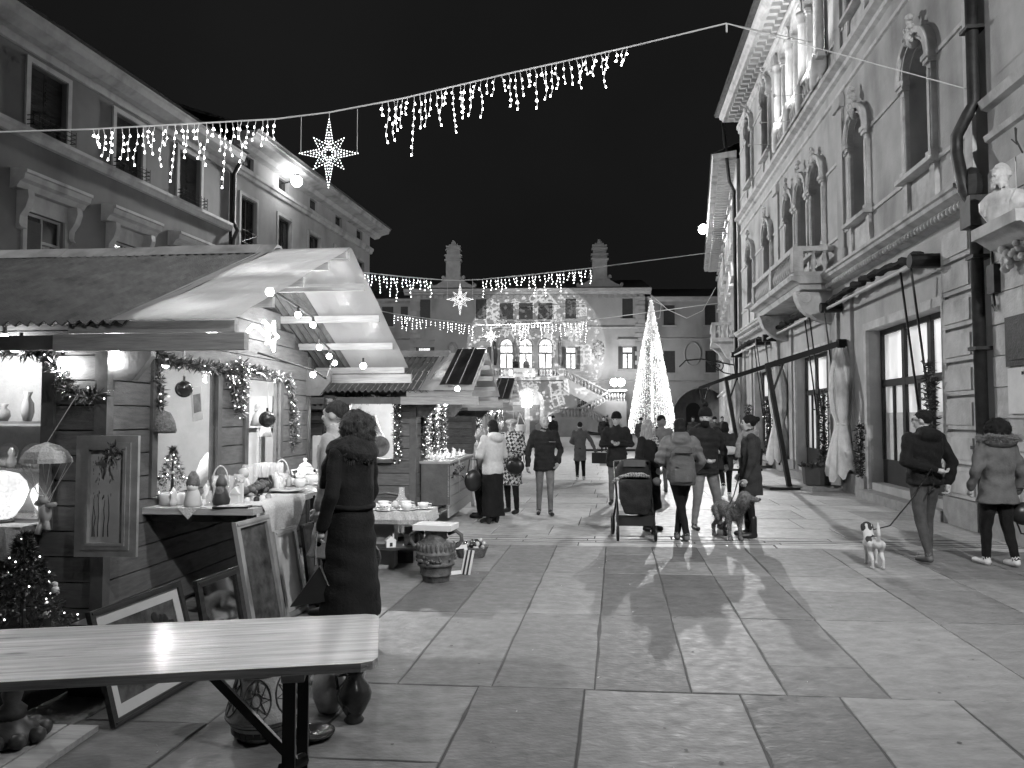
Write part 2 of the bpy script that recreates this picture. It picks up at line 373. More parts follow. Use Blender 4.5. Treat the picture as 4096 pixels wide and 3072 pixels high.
# ================================================================ helpers for facades (x along the wall, y outwards, z up)
def window(parent, a, b, zb, zt, d=-.2, mf='frame_dark', mp='glass_dark', nx=2, trans=None, fw=.07, arch=False, name='window', rows=1):
    fb = MB(); zr = zt - (b-a)/2 if arch else zt
    fb.box(a, d-.03, zb, a+fw, d+.03, zr).box(b-fw, d-.03, zb, b, d+.03, zr).box(a+fw, d-.03, zb, b-fw, d+.028, zb+fw).box(a+fw, d-.03, zr-fw, b-fw, d+.028, zr)
    zz = [zb+fw, zr-fw]
    if trans: fb.box(a+fw, d-.03, trans-fw/2, b-fw, d+.032, trans+fw/2); zz = [zb+fw, trans-fw/2, trans+fw/2, zr-fw]
    xs = [a+fw + (b-a-2*fw)*i/nx for i in range(nx+1)]
    for x in xs[1:-1]: fb.box(x-fw*.4, d-.03, zb+fw, x+fw*.4, d+.026, zr-fw)
    if arch: fb.arc((a+b)/2, zr, (b-a)/2-fw, (b-a)/2, d-.03, d+.03)
    w = put(fb, name, M[mf], parent)
    for i in range(nx):
        for j in range(0, len(zz), 2): box('pane', M[mp], w, xs[i]-.01, d-.02, zz[j]-.01, xs[i+1]+.01, d-.01, zz[j+1]+.01)
    if arch:
        pb = MB(); c = (a+b)/2; r = (b-a)/2-fw+.01
        pb.prism([(c + r*math.cos(math.pi*i/14), zr + r*math.sin(math.pi*i/14)) for i in range(15)], d-.02, d-.01); put(pb, 'fanlight', M[mp], w)
    return w
def shutters(parent, a, b, zb, zt, d=-.25, m='shutter', arch=False, open_=False):
    c = (a+b)/2; r = (b-a)/2; zr = zt - r if arch else zt
    for sg in (-1, 1):
        s = MB(); x0, x1 = (a, c-.008) if sg < 0 else (c+.008, b)
        if arch:
            P = [(x0, zb), (x1, zb)]
            rng = range(0, 8) if sg > 0 else range(7, 15)
            P += [(c + r*math.cos(math.pi*i/14) + (0), zr + r*math.sin(math.pi*i/14)) for i in rng]
            P = [(min(max(x, x0), x1), z) for x, z in P]; s.prism(P, d-.03, d)
        else: s.box(x0, d-.03, zb, x1, d, zt)
        k = int((zr-zb)/.11)
        for i in range(1, k): s.box(x0+.05, d, zb+i*.11, x1-.05, d+.012, zb+i*.11+.06)
        put(s, 'shutter', M[m], parent)
BAL = [(.05,0),(.05,.04),(.03,.06),(.035,.1),(.062,.22),(.07,.28),(.055,.36),(.028,.5),(.025,.55),(.045,.57),(.045,.6)]
def baluster_mesh(h, k=1, m='stone_pale', n=8):
    key = ('bal', h, k, m)
    if key not in MATS: MATS[key] = mesh_of(MB().lathe([(r*k, z*h/.6) for r, z in BAL], n=n), 'baluster', M[m], True)
    return MATS[key]
def roundel(fn, n=24): return [fn(i*2*math.pi/n) for i in range(n)]

# ================================================================ RIGHT PALAZZO
RPX = (6.797, 10.84, 0)
pal = thing('palazzo', 'tall aged stone palazzo with arched windows, balcony and restaurant ground floor, along the right', 'building', RPX, R(82.5))
WC = [1.87, 5.0, 8.2, 9.65, 11.1, 14.3, 17.4]; hw = .49
shopsX = [(1.16, 4.75, .32, 3.45), (7.5, 10.85, .32, 3.36), (13.9, 17.0, .32, 3.3)]
b = MB().sheet(0, 19.7, 0, 4.75, shopsX, .55)
b.sheet(0, 19.7, 4.75, 9.6, [(c-hw, c+hw, 5.93, 8.09, 1) for c in WC], .45)
b.sheet(0, 19.7, 9.6, 13.9, [(c-hw, c+hw, 10.55, 12.95, 1) for c in WC], .45)
b.add([(19.7,0,0),(19.7,-12,0),(19.7,-12,14),(19.7,0,14)], [(0,1,2,3)]); b.add([(0,0,0),(0,-12,0),(0,-12,14),(0,0,14)], [(3,2,1,0)])
put(b, 'wall', M['stucco_pale'], pal)
put(MB().prof([(0,4.72),(.1,4.76),(.12,4.86),(.28,4.94),(.3,5.0),(.34,5.02),(.34,5.08),(0,5.12)], -.05, 19.75), 'lower_cornice', M['stone_pale'], pal)
e = MB(); x = .1
while x < 19.6: e.sph((x, .17, 4.8), (.05, .06, .075), 6, 4); x += .135
tag(put(e, 'egg_moulding', M['stone_pale'], pal, True), kind='stuff')
put(MB().prof([(0,9.5),(.08,9.54),(.1,9.62),(.24,9.68),(.26,9.78),(0,9.84)], -.05, 19.75), 'string_course', M['stone_pale'], pal)
put(MB().prof([(0,9.1),(.05,9.12),(.05,9.2),(0,9.22)], -.02, 19.72), 'frieze_moulding', M['stone_pale'], pal)
for zz, nm in ((7.58, 'impost_band'), (5.84, 'sill_band'), (12.42, 'impost_band'), (10.5, 'sill_band')):
    edges = [0] + [q for c in WC for q in (c-.72, c+.72)] + [19.7]
    for i in range(0, len(edges), 2):
        if edges[i+1] > edges[i]: box(nm, M['stone_pale'], pal, edges[i], 0, zz, edges[i+1], .035, zz+.07)
# top cornice with modillions
put(MB().prof([(0,13.3),(.06,13.34),(.06,13.45),(.12,13.5),(.12,13.62),(0,13.64)], -.05, 19.75), 'architrave', M['stone_pale'], pal)
mod = mesh_of(MB().box(-.075, 0, 0, .075, .5, .12).box(-.06, 0, -.14, .06, .26, 0), 'modillion', M['stone_pale'])
x = .2
while x < 19.6: link('modillion', mod, pal, (x, 0, 13.85)); x += .4
put(MB().prof([(0,13.97),(.62,13.97),(.66,14.05),(.74,14.1),(.78,14.22),(.78,14.26),(0,14.3)], -.3, 20.1), 'cornice', M['stone_pale'], pal)
put(MB().prof([(.78,14.2),(.92,14.2),(.95,14.32),(-6,16.2),(-6,15.9)], -.3, 20.15), 'roof', M['tile'], pal)
def arch_window(parent, c, zb, zt, key=True, m='stone_pale', jam=.15):
    zr = zt - hw; f = MB()
    for sg in (-1, 1):
        x0, x1 = sorted((c+sg*hw, c+sg*(hw+jam)))
        f.box(x0, 0, zb, x1, .09, zr-.1)
        f.box(x0-.03, 0, zr-.1, x1+.03, .14, zr-.03).box(x0-.05, 0, zr-.03, x1+.05, .17, zr+.06)
        f.box(x0+.03, .09, zb+.12, x1-.03, .11, zr-.2)
        f.box(x0-.03, 0, zb-.02, x1+.03, .13, zb+.1)
    f.arc(c, zr+.06, hw, hw+.1, 0, .1); f.arc(c, zr+.06, hw+.1, hw+.2, 0, .17); f.arc(c, zr+.06, hw-.001, hw+.03, .1, .13)
    f.box(c-hw-.24, 0, zb-.1, c+hw+.24, .2, zb-.021)
    for sg in (-1, 1): f.box(c+sg*(hw+.08)-.1, 0, zb-.78, c+sg*(hw+.08)+.1, .08, zb-.1)
    f.box(c-hw+.05, 0, zb-.66, c+hw-.05, .02, zb-.18)
    w = put(f, 'window_surround', M[m], parent)
    if key:
        kb = MB(); rr = random.Random(int(c*100)+int(zb))
        kb.sph((c, .1, zt+.14), (.1, .13, .2), 8, 6)
        for i in range(26):
            t = rr.random(); q = .17*(1-t)+.05
            kb.sph((c+rr.uniform(-q, q), .13+rr.uniform(0, .07), zt+.02+t*.62), rr.uniform(.035, .06), 6, 4)
        put(kb, 'acanthus_keystone', M['stone_pale'], w, True)
    return w
for i, c in enumerate(WC):
    w = arch_window(pal, c, 5.93, 8.09); shutters(w, c-hw, c+hw, 5.93, 8.09, -.4, arch=True)
    w = arch_window(pal, c, 10.55, 12.95, key=i not in (2, 3, 4)); shutters(w, c-hw, c+hw, 10.55, 12.95, -.42, arch=True)
for x in (6.3, 12.95):
    put(MB().box(x-.22, 0, 5.12, x+.22, .06, 9.1).box(x-.28, 0, 5.12, x+.28, .11, 5.5).box(x-.27, 0, 8.75, x+.27, .12, 9.02), 'pilaster', M['stucco_pale'], pal)
    put(MB().box(x-.22, 0, 9.84, x+.22, .06, 13.3).box(x-.27, 0, 12.9, x+.27, .12, 13.2), 'pilaster', M['stucco_pale'], pal)
for x in (7.42, 8.925, 10.375, 11.88):   # lit loggia columns of the upper floor
    cb = MB().lathe([(.16,0),(.16,.12),(.12,.16),(.13,.5),(.115,1.6),(.14,1.64),(.11,1.7),(.17,1.85),(.17,1.95)], (x, .16, 10.55), 12).box(x-.19, 0, 9.84, x+.19, .34, 10.55)
    put(cb, 'loggia_column', M['stone_pale'], pal, True)
lb = MB().box(7.0, .12, 10.42, 12.3, .3, 10.53).box(7.0, .14, 9.84, 12.3, .28, 9.93); lg = put(lb, 'loggia_balustrade', M['stone_pale'], pal)
for x0, x1 in ((7.63, 8.72), (9.13, 10.18), (10.58, 11.68)):
    for k in range(5): link('baluster', baluster_mesh(.5, 1), lg, (x0+.1+k*(x1-x0-.2)/4, .21, 9.93))
# first-floor balcony
BO = .95; bx0, bx1 = 7.0, 12.3
bal = put(MB().prof([(0,4.86),(BO-.12,4.86),(BO-.04,4.92),(BO+.06,4.95),(BO+.08,5.04),(0,5.06)], bx0-.06, bx1+.06).prof([(0,4.72),(BO-.2,4.74),(BO-.14,4.86),(0,4.86)], bx0+.05, bx1-.05), 'balcony', M['stone_pale'], pal)
put(MB().box(bx0, BO-.2, 5.06, bx1, BO-.02, 5.15).box(bx0, BO-.22, 5.65, bx1, BO, 5.77).box(bx0, 0, 5.65, bx0+.2, BO-.22, 5.77).box(bx0, 0, 5.06, bx0+.18, BO-.2, 5.15).box(bx1-.2, 0, 5.65, bx1, BO-.22, 5.77), 'handrail', M['stone_pale'], bal)
for x in (bx0+.12, (bx0+bx1)/2, bx1-.12): box('pedestal', M['stone_pale'], bal, x-.14, BO-.23, 5.15, x+.14, BO+.01, 5.65)
for k in range(11):
    for h0 in (bx0+.32, (bx0+bx1)/2+.2): link('baluster', baluster_mesh(.5, 1.1), bal, (h0+k*.215, BO-.11, 5.15))
for k in range(2): link('baluster', baluster_mesh(.5, 1.15), bal, (bx0+.1, .2+k*.26, 5.15))
for x in (bx0+.45, bx1-.45):
    pr = [(0,4.72),(0,3.95)] + [(.05+.75*math.sin(t*math.pi/2)**1.4, 3.95+.62*(1-math.cos(t*math.pi/2))) for t in (.15,.35,.55,.75,.95)] + [(.85,4.72)]
    cb = MB().prof(pr, x-.17, x+.17)
    for sg in (-1, 1):
        pts = [(x+sg*.18, .62+.17*(1-a/14)*math.cos(a), 4.55+.17*(1-a/14)*math.sin(a)) for a in [i*.5 for i in range(26)]]
        cb.tube(pts, .025, 5)
    cb.cyl((x-.19, .62, 4.55), (x+.19, .62, 4.55), .17, n=14)
    put(cb, 'scroll_bracket', M['stone_pale'], pal)
# ground floor: plinth, rusticated pier, pilasters, shopfronts
for a, c in ((-.02, 1.1), (4.85, 7.42), (10.93, 13.82), (17.08, 19.72)): box('plinth', M['conc'], pal, a, 0, 0, c, .12, .42)
for a, c in ((1.12, 4.83), (7.44, 10.91), (13.84, 17.06)): box('doorstep', M['conc'], pal, a, -.5, 0, c, .3, .17)
for k in range(8):
    z = .43+k*.52
    for j, (a, c) in enumerate(((.02, 1.08),)):
        bl = MB().box(a, 0, z, c, .07, z+.47); bl.box(a+.1, .07, z+.07, c-.1, .095, z+.4); put(bl, 'rusticated_block', M['stone_pale'], pal)
for x in (5.9, 6.9, 11.4, 13.2, 17.7, 19.2):
    put(MB().box(x-.2, 0, .42, x+.2, .07, 4.5).box(x-.24, 0, 4.3, x+.24, .12, 4.5), 'pilaster', M['stucco_pale'], pal)
for si, (a, c, z0, z1) in enumerate(shopsX):
    put(MB().box(a-.16, 0, .17, a, .06, z1+.16).box(c, 0, .17, c+.16, .06, z1+.16).box(a, 0, z1, c, .06, z1+.16), 'doorcase', M['stone_pale'], pal)
    n = 3; wv = (c-a)/n; sf = MB(); d = -.3
    sf.box(a, d-.06, .17, c, d+.06, .8); zt2 = 2.35
    for i in range(n+1): x = a+i*wv; sf.box(max(a, x-.07), d-.07, .8, min(c, x+.07), d+.07, z1)
    sf.box(a, d-.06, zt2-.07, c, d+.064, zt2+.07).box(a, d-.06, z1-.1, c, d+.066, z1)
    for i in range(n): x = a+(i+.5)*wv; sf.box(x-.035, d-.05, .8, x+.035, d+.05, zt2-.07)
    fr = put(sf, 'shopfront_frame', M['frame_dark'], pal)
    for i in range(n):
        x = a+i*wv
        lit = 'curtain' if (i+si) % 3 != 1 else 'lit_hi'
        box('pane', M['lit_hi' if (si+i) % 2 == 0 else lit], fr, x+.07, d-.01, zt2+.07, x+wv-.07, d+.005, z1-.1)
        for h in (0, 1):
            xx = x+.07+h*(wv/2-.035)
            box('pane', M[lit if h == 0 or si == 0 else 'curtain'], fr, xx, d-.01, .8, xx+wv/2-.105, d+.005, zt2-.07)
            if si == 0: box('cafe_curtain', M['cloth'], fr, xx, d+.008, .8, xx+wv/2-.105, d+.014, 1.75)
# rolled awnings on the facade
for ai, (a, c) in enumerate(((1.25, 6.5), (7.6, 13.2), (14.4, 19.6))):
    aw = thing('rolled_awning', ['rolled dark awning above the nearest lit shopfront', 'rolled dark awning under the stone balcony', 'rolled dark awning farthest along the palazzo'][ai], 'awning', (0,0,0), 0, 'rolled awnings on the palazzo')
    aw.parent = None; aw.location = RPX; aw.rotation_euler = (0, 0, R(82.5))
    put(MB().tube([(a+i*(c-a)/30, .3+.05*math.sin(i*2.1), 4.34+.1*math.sin(math.pi*i/30)-.05+.03*math.sin(i*1.7)) for i in range(31)], .07, 7), 'rolled_fabric', M['awningcloth'], aw)
    put(MB().cyl((a, .35, 4.17), (c, .35, 4.17), .035), 'roller_bar', M['cable'], aw)
    for x in (a, c): put(MB().cyl((x, .02, 4.2), (x, .48, 4.2), .12, n=12), 'end_drum', M['steel'], aw)
    for x in (a+.1, a+.55, c-.1): put(MB().bar((x, .42, 4.12), (x+.02, .16, 1.7), .03, .03), 'drop_arm', M['steel'], aw)
# downpipe
put(MB().tube([(-.3,.14,14),(-.3,.14,6.15),(-.3,.22,6.0),(-.12,.3,5.75),(-.1,.3,5.5),(-.28,.34,5.2),(-.3,.3,4.9),(-.3,.16,4.6),(-.3,.14,.1)], .085, 10), 'downpipe', M['pipe'], pal, True)
for z in (1.2, 2.6, 3.9, 7.2, 9.4, 11.5): put(MB().box(-.42, 0, z, -.18, .26, z+.05), 'pipe_bracket', M['pipe'], pal)
put(MB().box(-.46, 0, 4.35, -.14, .3, 4.78).sph((-.3, .2, 4.95), (.17, .14, .28), 8, 6), 'hopper', M['pipe'], pal)
put(MB().box(-.05, 0, 4.9, .18, .06, 14), 'corner_strip', M['stone_pale'], pal)

# ================================================================ NEAR RIGHT CORNER BUILDING with bust and plaques
cor = thing('corner_building', 'stone building at the right edge carrying the bust and plaques', 'building', RPX, R(82.5))
cb = MB().sheet(-9, -.42, 0, 14, [], d=.02); cb.add([(-.42,.02,0),(-.42,-.5,0),(-.42,-.5,14),(-.42,.02,14)], [(0,1,2,3)])
cb.box(-9, -12, 0, -9.3, .02, 14)
put(cb, 'wall', M['stucco_pale'], cor)
r2 = random.Random(3)
for k in range(11):
    z = .35+k*.43; x = -.46
    while x > -3.2:
        w = r2.uniform(.5, .95); box('ashlar_block', M['stone_pale'], cor, x-w+.012, .02, z, x, .045+r2.uniform(0, .012), z+.415); x -= w
box('plinth', M['conc'], cor, -9, .02, 0, -.44, .14, .33)
put(MB().prof([(.02,5.95),(.12,5.98),(.16,6.1),(.02,6.16)], -9, -.45), 'string_course', M['stone_pale'], cor)
put(MB().prof([(.02,5.5),(.08,5.52),(.1,5.6),(.02,5.64)], -9, -.45), 'moulding', M['stone_pale'], cor)
# bust on bracket
shelf = put(MB().prof([(.02,3.85),(.22,3.9),(.4,4.03),(.46,4.03),(.46,4.18),(.02,4.18)], -1.95, -.82), 'bust_bracket', M['stone_pale'], cor)
sb = MB()
for k in range(30): sb.sph((-1.4+r2.uniform(-.4, .4), .1+r2.uniform(0, .12), 3.7+r2.uniform(-.1, .18)), r2.uniform(.04, .07), 6, 4)
put(sb, 'carved_foliage', M['stone_pale'], shelf, True)
pl = thing('bronze_plaque', 'dark bronze plaque above a pale inscription at the right edge', 'plaque', RPX, R(82.5))
put(MB().box(-2.2, .06, 2.32, -.88, .1, 2.98).box(-2.1, .1, 2.4, -.98, .115, 2.9), 'relief_plate', M['bronze'], pl)
pl = thing('inscription_plaque', 'pale stone plaque with dark lettering at the right edge', 'plaque', RPX, R(82.5))
put(MB().box(-2.2, .058, 1.7, -.9, .09, 2.3), 'stone_slab', M['plaque'], pl)
tm = text_mesh("IN NOSTRO PERPETUO RICORDO\n\nQUANTI E DOVE\nANIMO\nALL'UNITA\nRISORGIMENTO\nNESSE E GIURATA\n\nLA CITTA DI LENDINARA", .062, M['ink'], .003, 'CENTER', 1.02)
link('lettering', tm, pl, (-1.72, .093, 2.2), (R(90), 0, R(180)))
# wires and box beside the downpipe
put(MB().box(-.72, .03, 3.35, -.52, .14, 3.75).tube([(-.6,.1,3.4),(-.66,.1,3.1),(-.58,.1,3.2)], .02, 5).tube([(-.55,.08,4.2),(-.57,.08,3.75)], .02, 5), 'junction_box', M['pipe'], cor)

# ================================================================ FAR RIGHT LIT BUILDING
frx = thing('far_building', 'brightly lit facade with bracketed eaves beyond the palazzo', 'building', (9.5, 31.3, 0), R(90-13.6))
hb = [(1.2+i*2.6, 2.2+i*2.6, z, z+1.9) for i in range(9) for z in (1.0, 5.6, 9.4)]
fb_ = MB().sheet(0, 25, 0, 12.6, hb, .3); fb_.add([(0,0,0),(0,-9,0),(0,-9,12.6),(0,0,12.6)], [(0,1,2,3)]); fb_.add([(25,0,0),(25,-9,0),(25,-9,12.6),(25,0,12.6)], [(0,1,2,3)])
put(fb_, 'wall', M['stucco_pale'], frx)
for h in hb:
    put(MB().box(h[0]-.14, 0, h[2]-.1, h[0], .1, h[3]+.14).box(h[1], 0, h[2]-.1, h[1]+.14, .1, h[3]+.14).box(h[0], 0, h[3], h[1], .1, h[3]+.14).box(h[0]-.2, 0, h[3]+.2, h[1]+.2, .22, h[3]+.3).box(h[0]-.2, 0, h[2]-.18, h[1]+.2, .2, h[2]-.1), 'window_surround', M['stone_pale'], frx)
    shutters(frx, h[0], h[1], h[2], h[3], -.2)
x = .2
bm_ = mesh_of(MB().box(-.08, 0, 0, .08, .7, .16), 'eave_bracket', M['stone_pale'])
while x < 24.8: link('eave_bracket', bm_, frx, (x, 0, 12.45)); x += .55
put(MB().prof([(0,12.62),(.95,12.62),(1.0,12.8),(0,12.9)], -.2, 25.2), 'eaves', M['stone_pale'], frx)
put(MB().prof([(.98,12.82),(1.05,12.82),(-5,15)], -.2, 25.2), 'roof', M['tile'], frx)
put(MB().tube([(-.1,.55,14.2),(-.1,.3,11.6),(-.15,.12,11.2),(-.15,.12,.2)], .07, 8), 'downpipe', M['pipe'], frx, True)
bf = put(MB().box(4.2, 0, 5.25, 8.2, 1.0, 5.45).box(4.2, .82, 6.05, 8.2, 1.0, 6.18).box(4.2, 0, 6.05, 4.38, .82, 6.18).box(4.2, .82, 5.45, 4.4, 1.0, 6.05), 'balcony', M['stone_pale'], frx)
for k in range(2): link('baluster', baluster_mesh(.6, 1.3), bf, (4.3, .25+k*.36, 5.45))
for k in range(9): link('baluster', baluster_mesh(.6, 1.3), bf, (4.7+k*.4, .9, 5.45))
for q in (4.3, 7.7): put(MB().prof([(0,5.25),(0,4.3),(.3,4.5),(.6,5.0),(.9,5.25)], q, q+.4), 'balcony_bracket', M['stone_pale'], frx)
sc = MB().tube([(3,.05,4.05),(3,1.5,4.35),(3,2.2,4.3),(3,2.5,4.0)], .035, 6).tube([(3,.05,3.6),(3,.5,3.7),(3,1.3,4.3)], .03, 6)
sc.tube([(3, .75+.3*(1-a/12)*math.cos(a), 4.0+.3*(1-a/12)*math.sin(a)) for a in [i*.45 for i in range(24)]], .025, 5)
put(sc, 'wrought_iron_bracket', M['darkmetal'], frx)

# ================================================================ LEFT BUILDINGS (x = -distance along the street)
lb1 = thing('street_house', 'dark painted three-storey house with white window hoods, at the left edge', 'building', (-16, 0, 0), R(-99.7))
U = [(16.3,17.55),(19.63,20.93),(22.9,24.15),(26.1,27.4)]; X = lambda q: (-q[1], -q[0])
hol = [(*X(u), 9.25, 10.98) for u in U] + [(*X(u), 5.0, 7.05) for u in U]
b = MB().sheet(-29.4, 8, 0, 11.3, hol, .3); b.box(-29.4, -10, 0, -29.38, -.01, 11.3); b.box(7.9, -10, 0, 8, -.01, 11.3)
put(b, 'wall', M['stucco_dark'], lb1)
put(MB().prof([(0,11.25),(.06,11.27),(.06,11.5),(.25,11.55),(.5,11.72),(.55,11.9),(.6,11.95),(.6,12.02),(0,12.05)], -29.6, 8), 'cornice', M['trim'], lb1)
put(MB().prof([(.6,12.0),(.72,12.02),(-5,14),(-5,13.8)], -29.6, 8), 'roof', M['tile'], lb1)
put(MB().prof([(0,8.9),(.1,8.92),(.14,9.05),(.2,9.1),(.2,9.2),(0,9.22)], -29.4, 8), 'string_course', M['trim'], lb1)
for u in U:
    a, c = X(u)
    f = put(MB().box(a-.14, 0, 9.22, a, .06, 11.0).box(c, 0, 9.22, c+.14, .06, 11.0).box(a-.14, 0, 11.0, c+.14, .06, 11.14), 'window_surround', M['trim'], lb1)
    shutters(f, a, c, 9.25, 10.98, -.15)
    rl = MB(); 
    for k in range(3): rl.tube([(a-.1,.02,9.3+k*.12),(a-.1,.25,9.3+k*.12),(c+.1,.25,9.3+k*.12),(c+.1,.02,9.3+k*.12)], .012, 4)
    for k in range(9): rl.cyl((a-.1+k*(c-a+.2)/8, .25, 9.2), (a-.1+k*(c-a+.2)/8, .25, 9.62), .01, n=4)
    put(rl, 'window_guard', M['darkmetal'], f)
    f = put(MB().box(a-.13, 0, 4.9, a, .07, 7.05), 'window_surround', M['trim'], lb1); box('window_jamb', M['trim'], f, c, 0, 4.9, c+.13, .07, 7.05)
    put(MB().box(a-.16, 0, 7.05, c+.16, .05, 7.5), 'lintel_panel', M['trim'], f)
    put(MB().prof([(0,7.5),(.2,7.52),(.3,7.66),(.42,7.72),(.45,7.86),(.5,7.88),(.5,7.96),(0,8.02)], a-.52, c+.52), 'window_hood', M['trim'], f)
    for xx in (a-.2, c+.2):
        pr = [(0,7.5),(.34,7.5),(.36,7.3),(.28,7.05),(.12,6.85),(.1,6.65),(.16,6.55),(0,6.5)]
        put(MB().prof(pr, xx-.1, xx+.1), 'hood_console', M['trim'], f)
    w = window(f, a, c, 5.0, 7.05, -.12, 'trim', 'glass_dark', 2, 6.35, .07)
    box('shutter', M['shutter'], f, c-.6, -.11, 5.0, c-.02, -.06, 6.85)
put(MB().tube([(-29.5,.12,12),(-29.5,.35,11.6),(-29.5,.12,11.2),(-29.5,.12,9.3),(-29.5,.3,8.95),(-29.5,.12,8.6),(-29.5,.12,0)], .08, 8), 'downpipe', M['pipe'], lb1, True)

lb2 = thing('tall_corner_house', 'grey house with attic windows and a floodlight, past the dark painted house', 'building', (-16, 0, 0), R(-99.7))
V = [(30.2,31.45),(33.35,34.6),(36.48,37.76),(39.57,40.8),(42.6,43.8)]; AT_ = [(30.3,31.2),(33.4,34.3),(36.6,37.5),(39.7,40.6),(42.7,43.6)]
hol = [(*X(u), 8.6, 10.6) for u in V] + [(*X(u), 4.6, 7.0) for u in V] + [(*X(u), 11.85, 12.35) for u in AT_]
b = MB().sheet(-44.8, -29.62, 0, 12.5, hol, .25); b.box(-44.8, -10, 0, -44.78, -.01, 12.5)
put(b, 'wall', M['stucco_mid'], lb2)
put(MB().prof([(0,11.35),(.1,11.38),(.14,11.5),(.2,11.55),(.2,11.68),(0,11.72)], -44.95, -29.62), 'string_course', M['trim'], lb2)
put(MB().prof([(0,12.4),(.3,12.45),(.45,12.6),(.9,12.7),(.95,12.85),(1.0,12.88),(1.0,12.96),(0,13.0)], -45.6, -29.62), 'cornice', M['trim'], lb2)
put(MB().prof([(1.0,12.96),(1.1,13.0),(-5,15.2),(-5,15)], -45.7, -29.62), 'roof', M['tile'], lb2)
for u in V:
    a, c = X(u)
    f = put(MB().box(a-.13, 0, 8.5, a, .06, 10.62).box(c, 0, 8.5, c+.13, .06, 10.62).box(a-.13, 0, 10.62, c+.13, .06, 10.75).box(a-.2, 0, 8.4, c+.2, .12, 8.5), 'window_surround', M['trim'], lb2)
    window(f, a, c, 8.6, 10.6, -.14, 'frame_dark', 'glass_dark', 2)
    shutters(lb2, a, c, 4.6, 7.0, -.1)
for u in AT_: a, c = X(u); box('attic_window', M['glass_dark'], lb2, a, -.2, 11.85, c, -.15, 12.35)
rl = MB(); a, c = X(V[0])
for q in ((a, 8.7, c, 9.2), (a, 9.2, c, 8.7), (a, 9.2, c, 9.2), (a, 8.7, c, 8.7), ((a+c)/2, 8.7, (a+c)/2, 9.2)): rl.cyl((q[0], .1, q[1]), (q[2], .1, q[3]), .012, n=4)
put(rl, 'window_guard', M['darkmetal'], lb2)
# ================================================================ TOWN HALL (x = -position along the facade)
TY = 70
th = thing('town_hall', 'symmetrical town hall with two big chimneys and double outside stair closing the square', 'building', (0, TY, 0), R(178))
def N(a, c): return (-c, -a)
lowW = [(-8.85,-7.65),(-3.4,-2.3),(5.0,6.0),(10.25,11.25)]; upW = [(-8.7,-7.7),(-3.4,-2.4),(5.0,6.0),(10.3,11.3)]
mid = [(-1.17,.12),(.64,1.95),(2.48,3.78)]
hol = [(*N(*u), 6.15, 8.25) for u in lowW] + [(*N(*u), 10.88, 12.78) for u in upW] + [(*N(*u), 5.35, 9.05, 1) for u in mid] + [(*N(*u), 10.85, 12.38) for u in mid] + [(*N(.1, 3.0), 0, 4.4, 1)]
b = MB().sheet(-12.4, 9.6, 0, 13.2, hol, .4)
b.box(-12.4, -12, 0, -12.38, -.01, 13.2); b.box(9.58, -12, 0, 9.6, -.01, 13.2)
put(b, 'wall', M['town'], th)
put(MB().prof([(0,13.15),(.25,13.2),(.35,13.35),(.55,13.4),(.6,13.6),(.62,13.68),(0,13.72)], -12.95, 10.15), 'cornice', M['town_stone'], th)
put(MB().prof([(.62,13.66),(.7,13.68),(-6,15.6),(-6,15.4)], -12.95, 10.15), 'roof', M['tile'], th)
dm = mesh_of(MB().box(-.16, 0, 0, .16, .16, .3), 'frieze_block', M['town_stone']); x = -12.1
while x < 9.4: link('frieze_block', dm, th, (x, 0, 12.84)); x += .55
for z, nm in ((9.95, 'string_course'), (5.02, 'string_course')): put(MB().prof([(0,z),(.12,z+.03),(.14,z+.14),(0,z+.17)], -12.42, 9.62), nm, M['town_stone'], th)
k = 0; z = .1
while z < 12.7:      # corner quoins
    for xe, sg in ((-12.4, 1), (9.6, -1)):
        w = .95 if k % 2 else .6; x0, x1 = sorted((xe, xe+sg*w)); box('quoin', M['town_stone'], th, x0, 0, z, x1, .09, z+.38)
    z += .43; k += 1
r3 = random.Random(5)
for k in range(10):   # rusticated stone of the ground floor round the arch
    z = .05+k*.5; x = -4.6
    while x < 3.2:
        w = r3.uniform(.7, 1.2)
        if not (-3.35 < x+w/2 < .2 and z < 4.6 - abs((x+w/2)+1.55)*.6): box('stone_block', M['town_stone'], th, x+.015, 0, z, x+w-.015, .05+r3.uniform(0, .025), z+.475)
        x += w
vs = MB()
for i in range(13):
    t0 = math.pi*i/13+.012; t1 = math.pi*(i+1)/13-.012; c = -1.55; zc = 2.95
    P = [(c+r*math.cos(t), zc+r*math.sin(t)) for r, t in ((1.46,t0),(2.05,t0),(2.05,t1),(1.46,t1))]; put(MB().prism(P, 0, .12), 'voussoir', M['town_stone'], th)
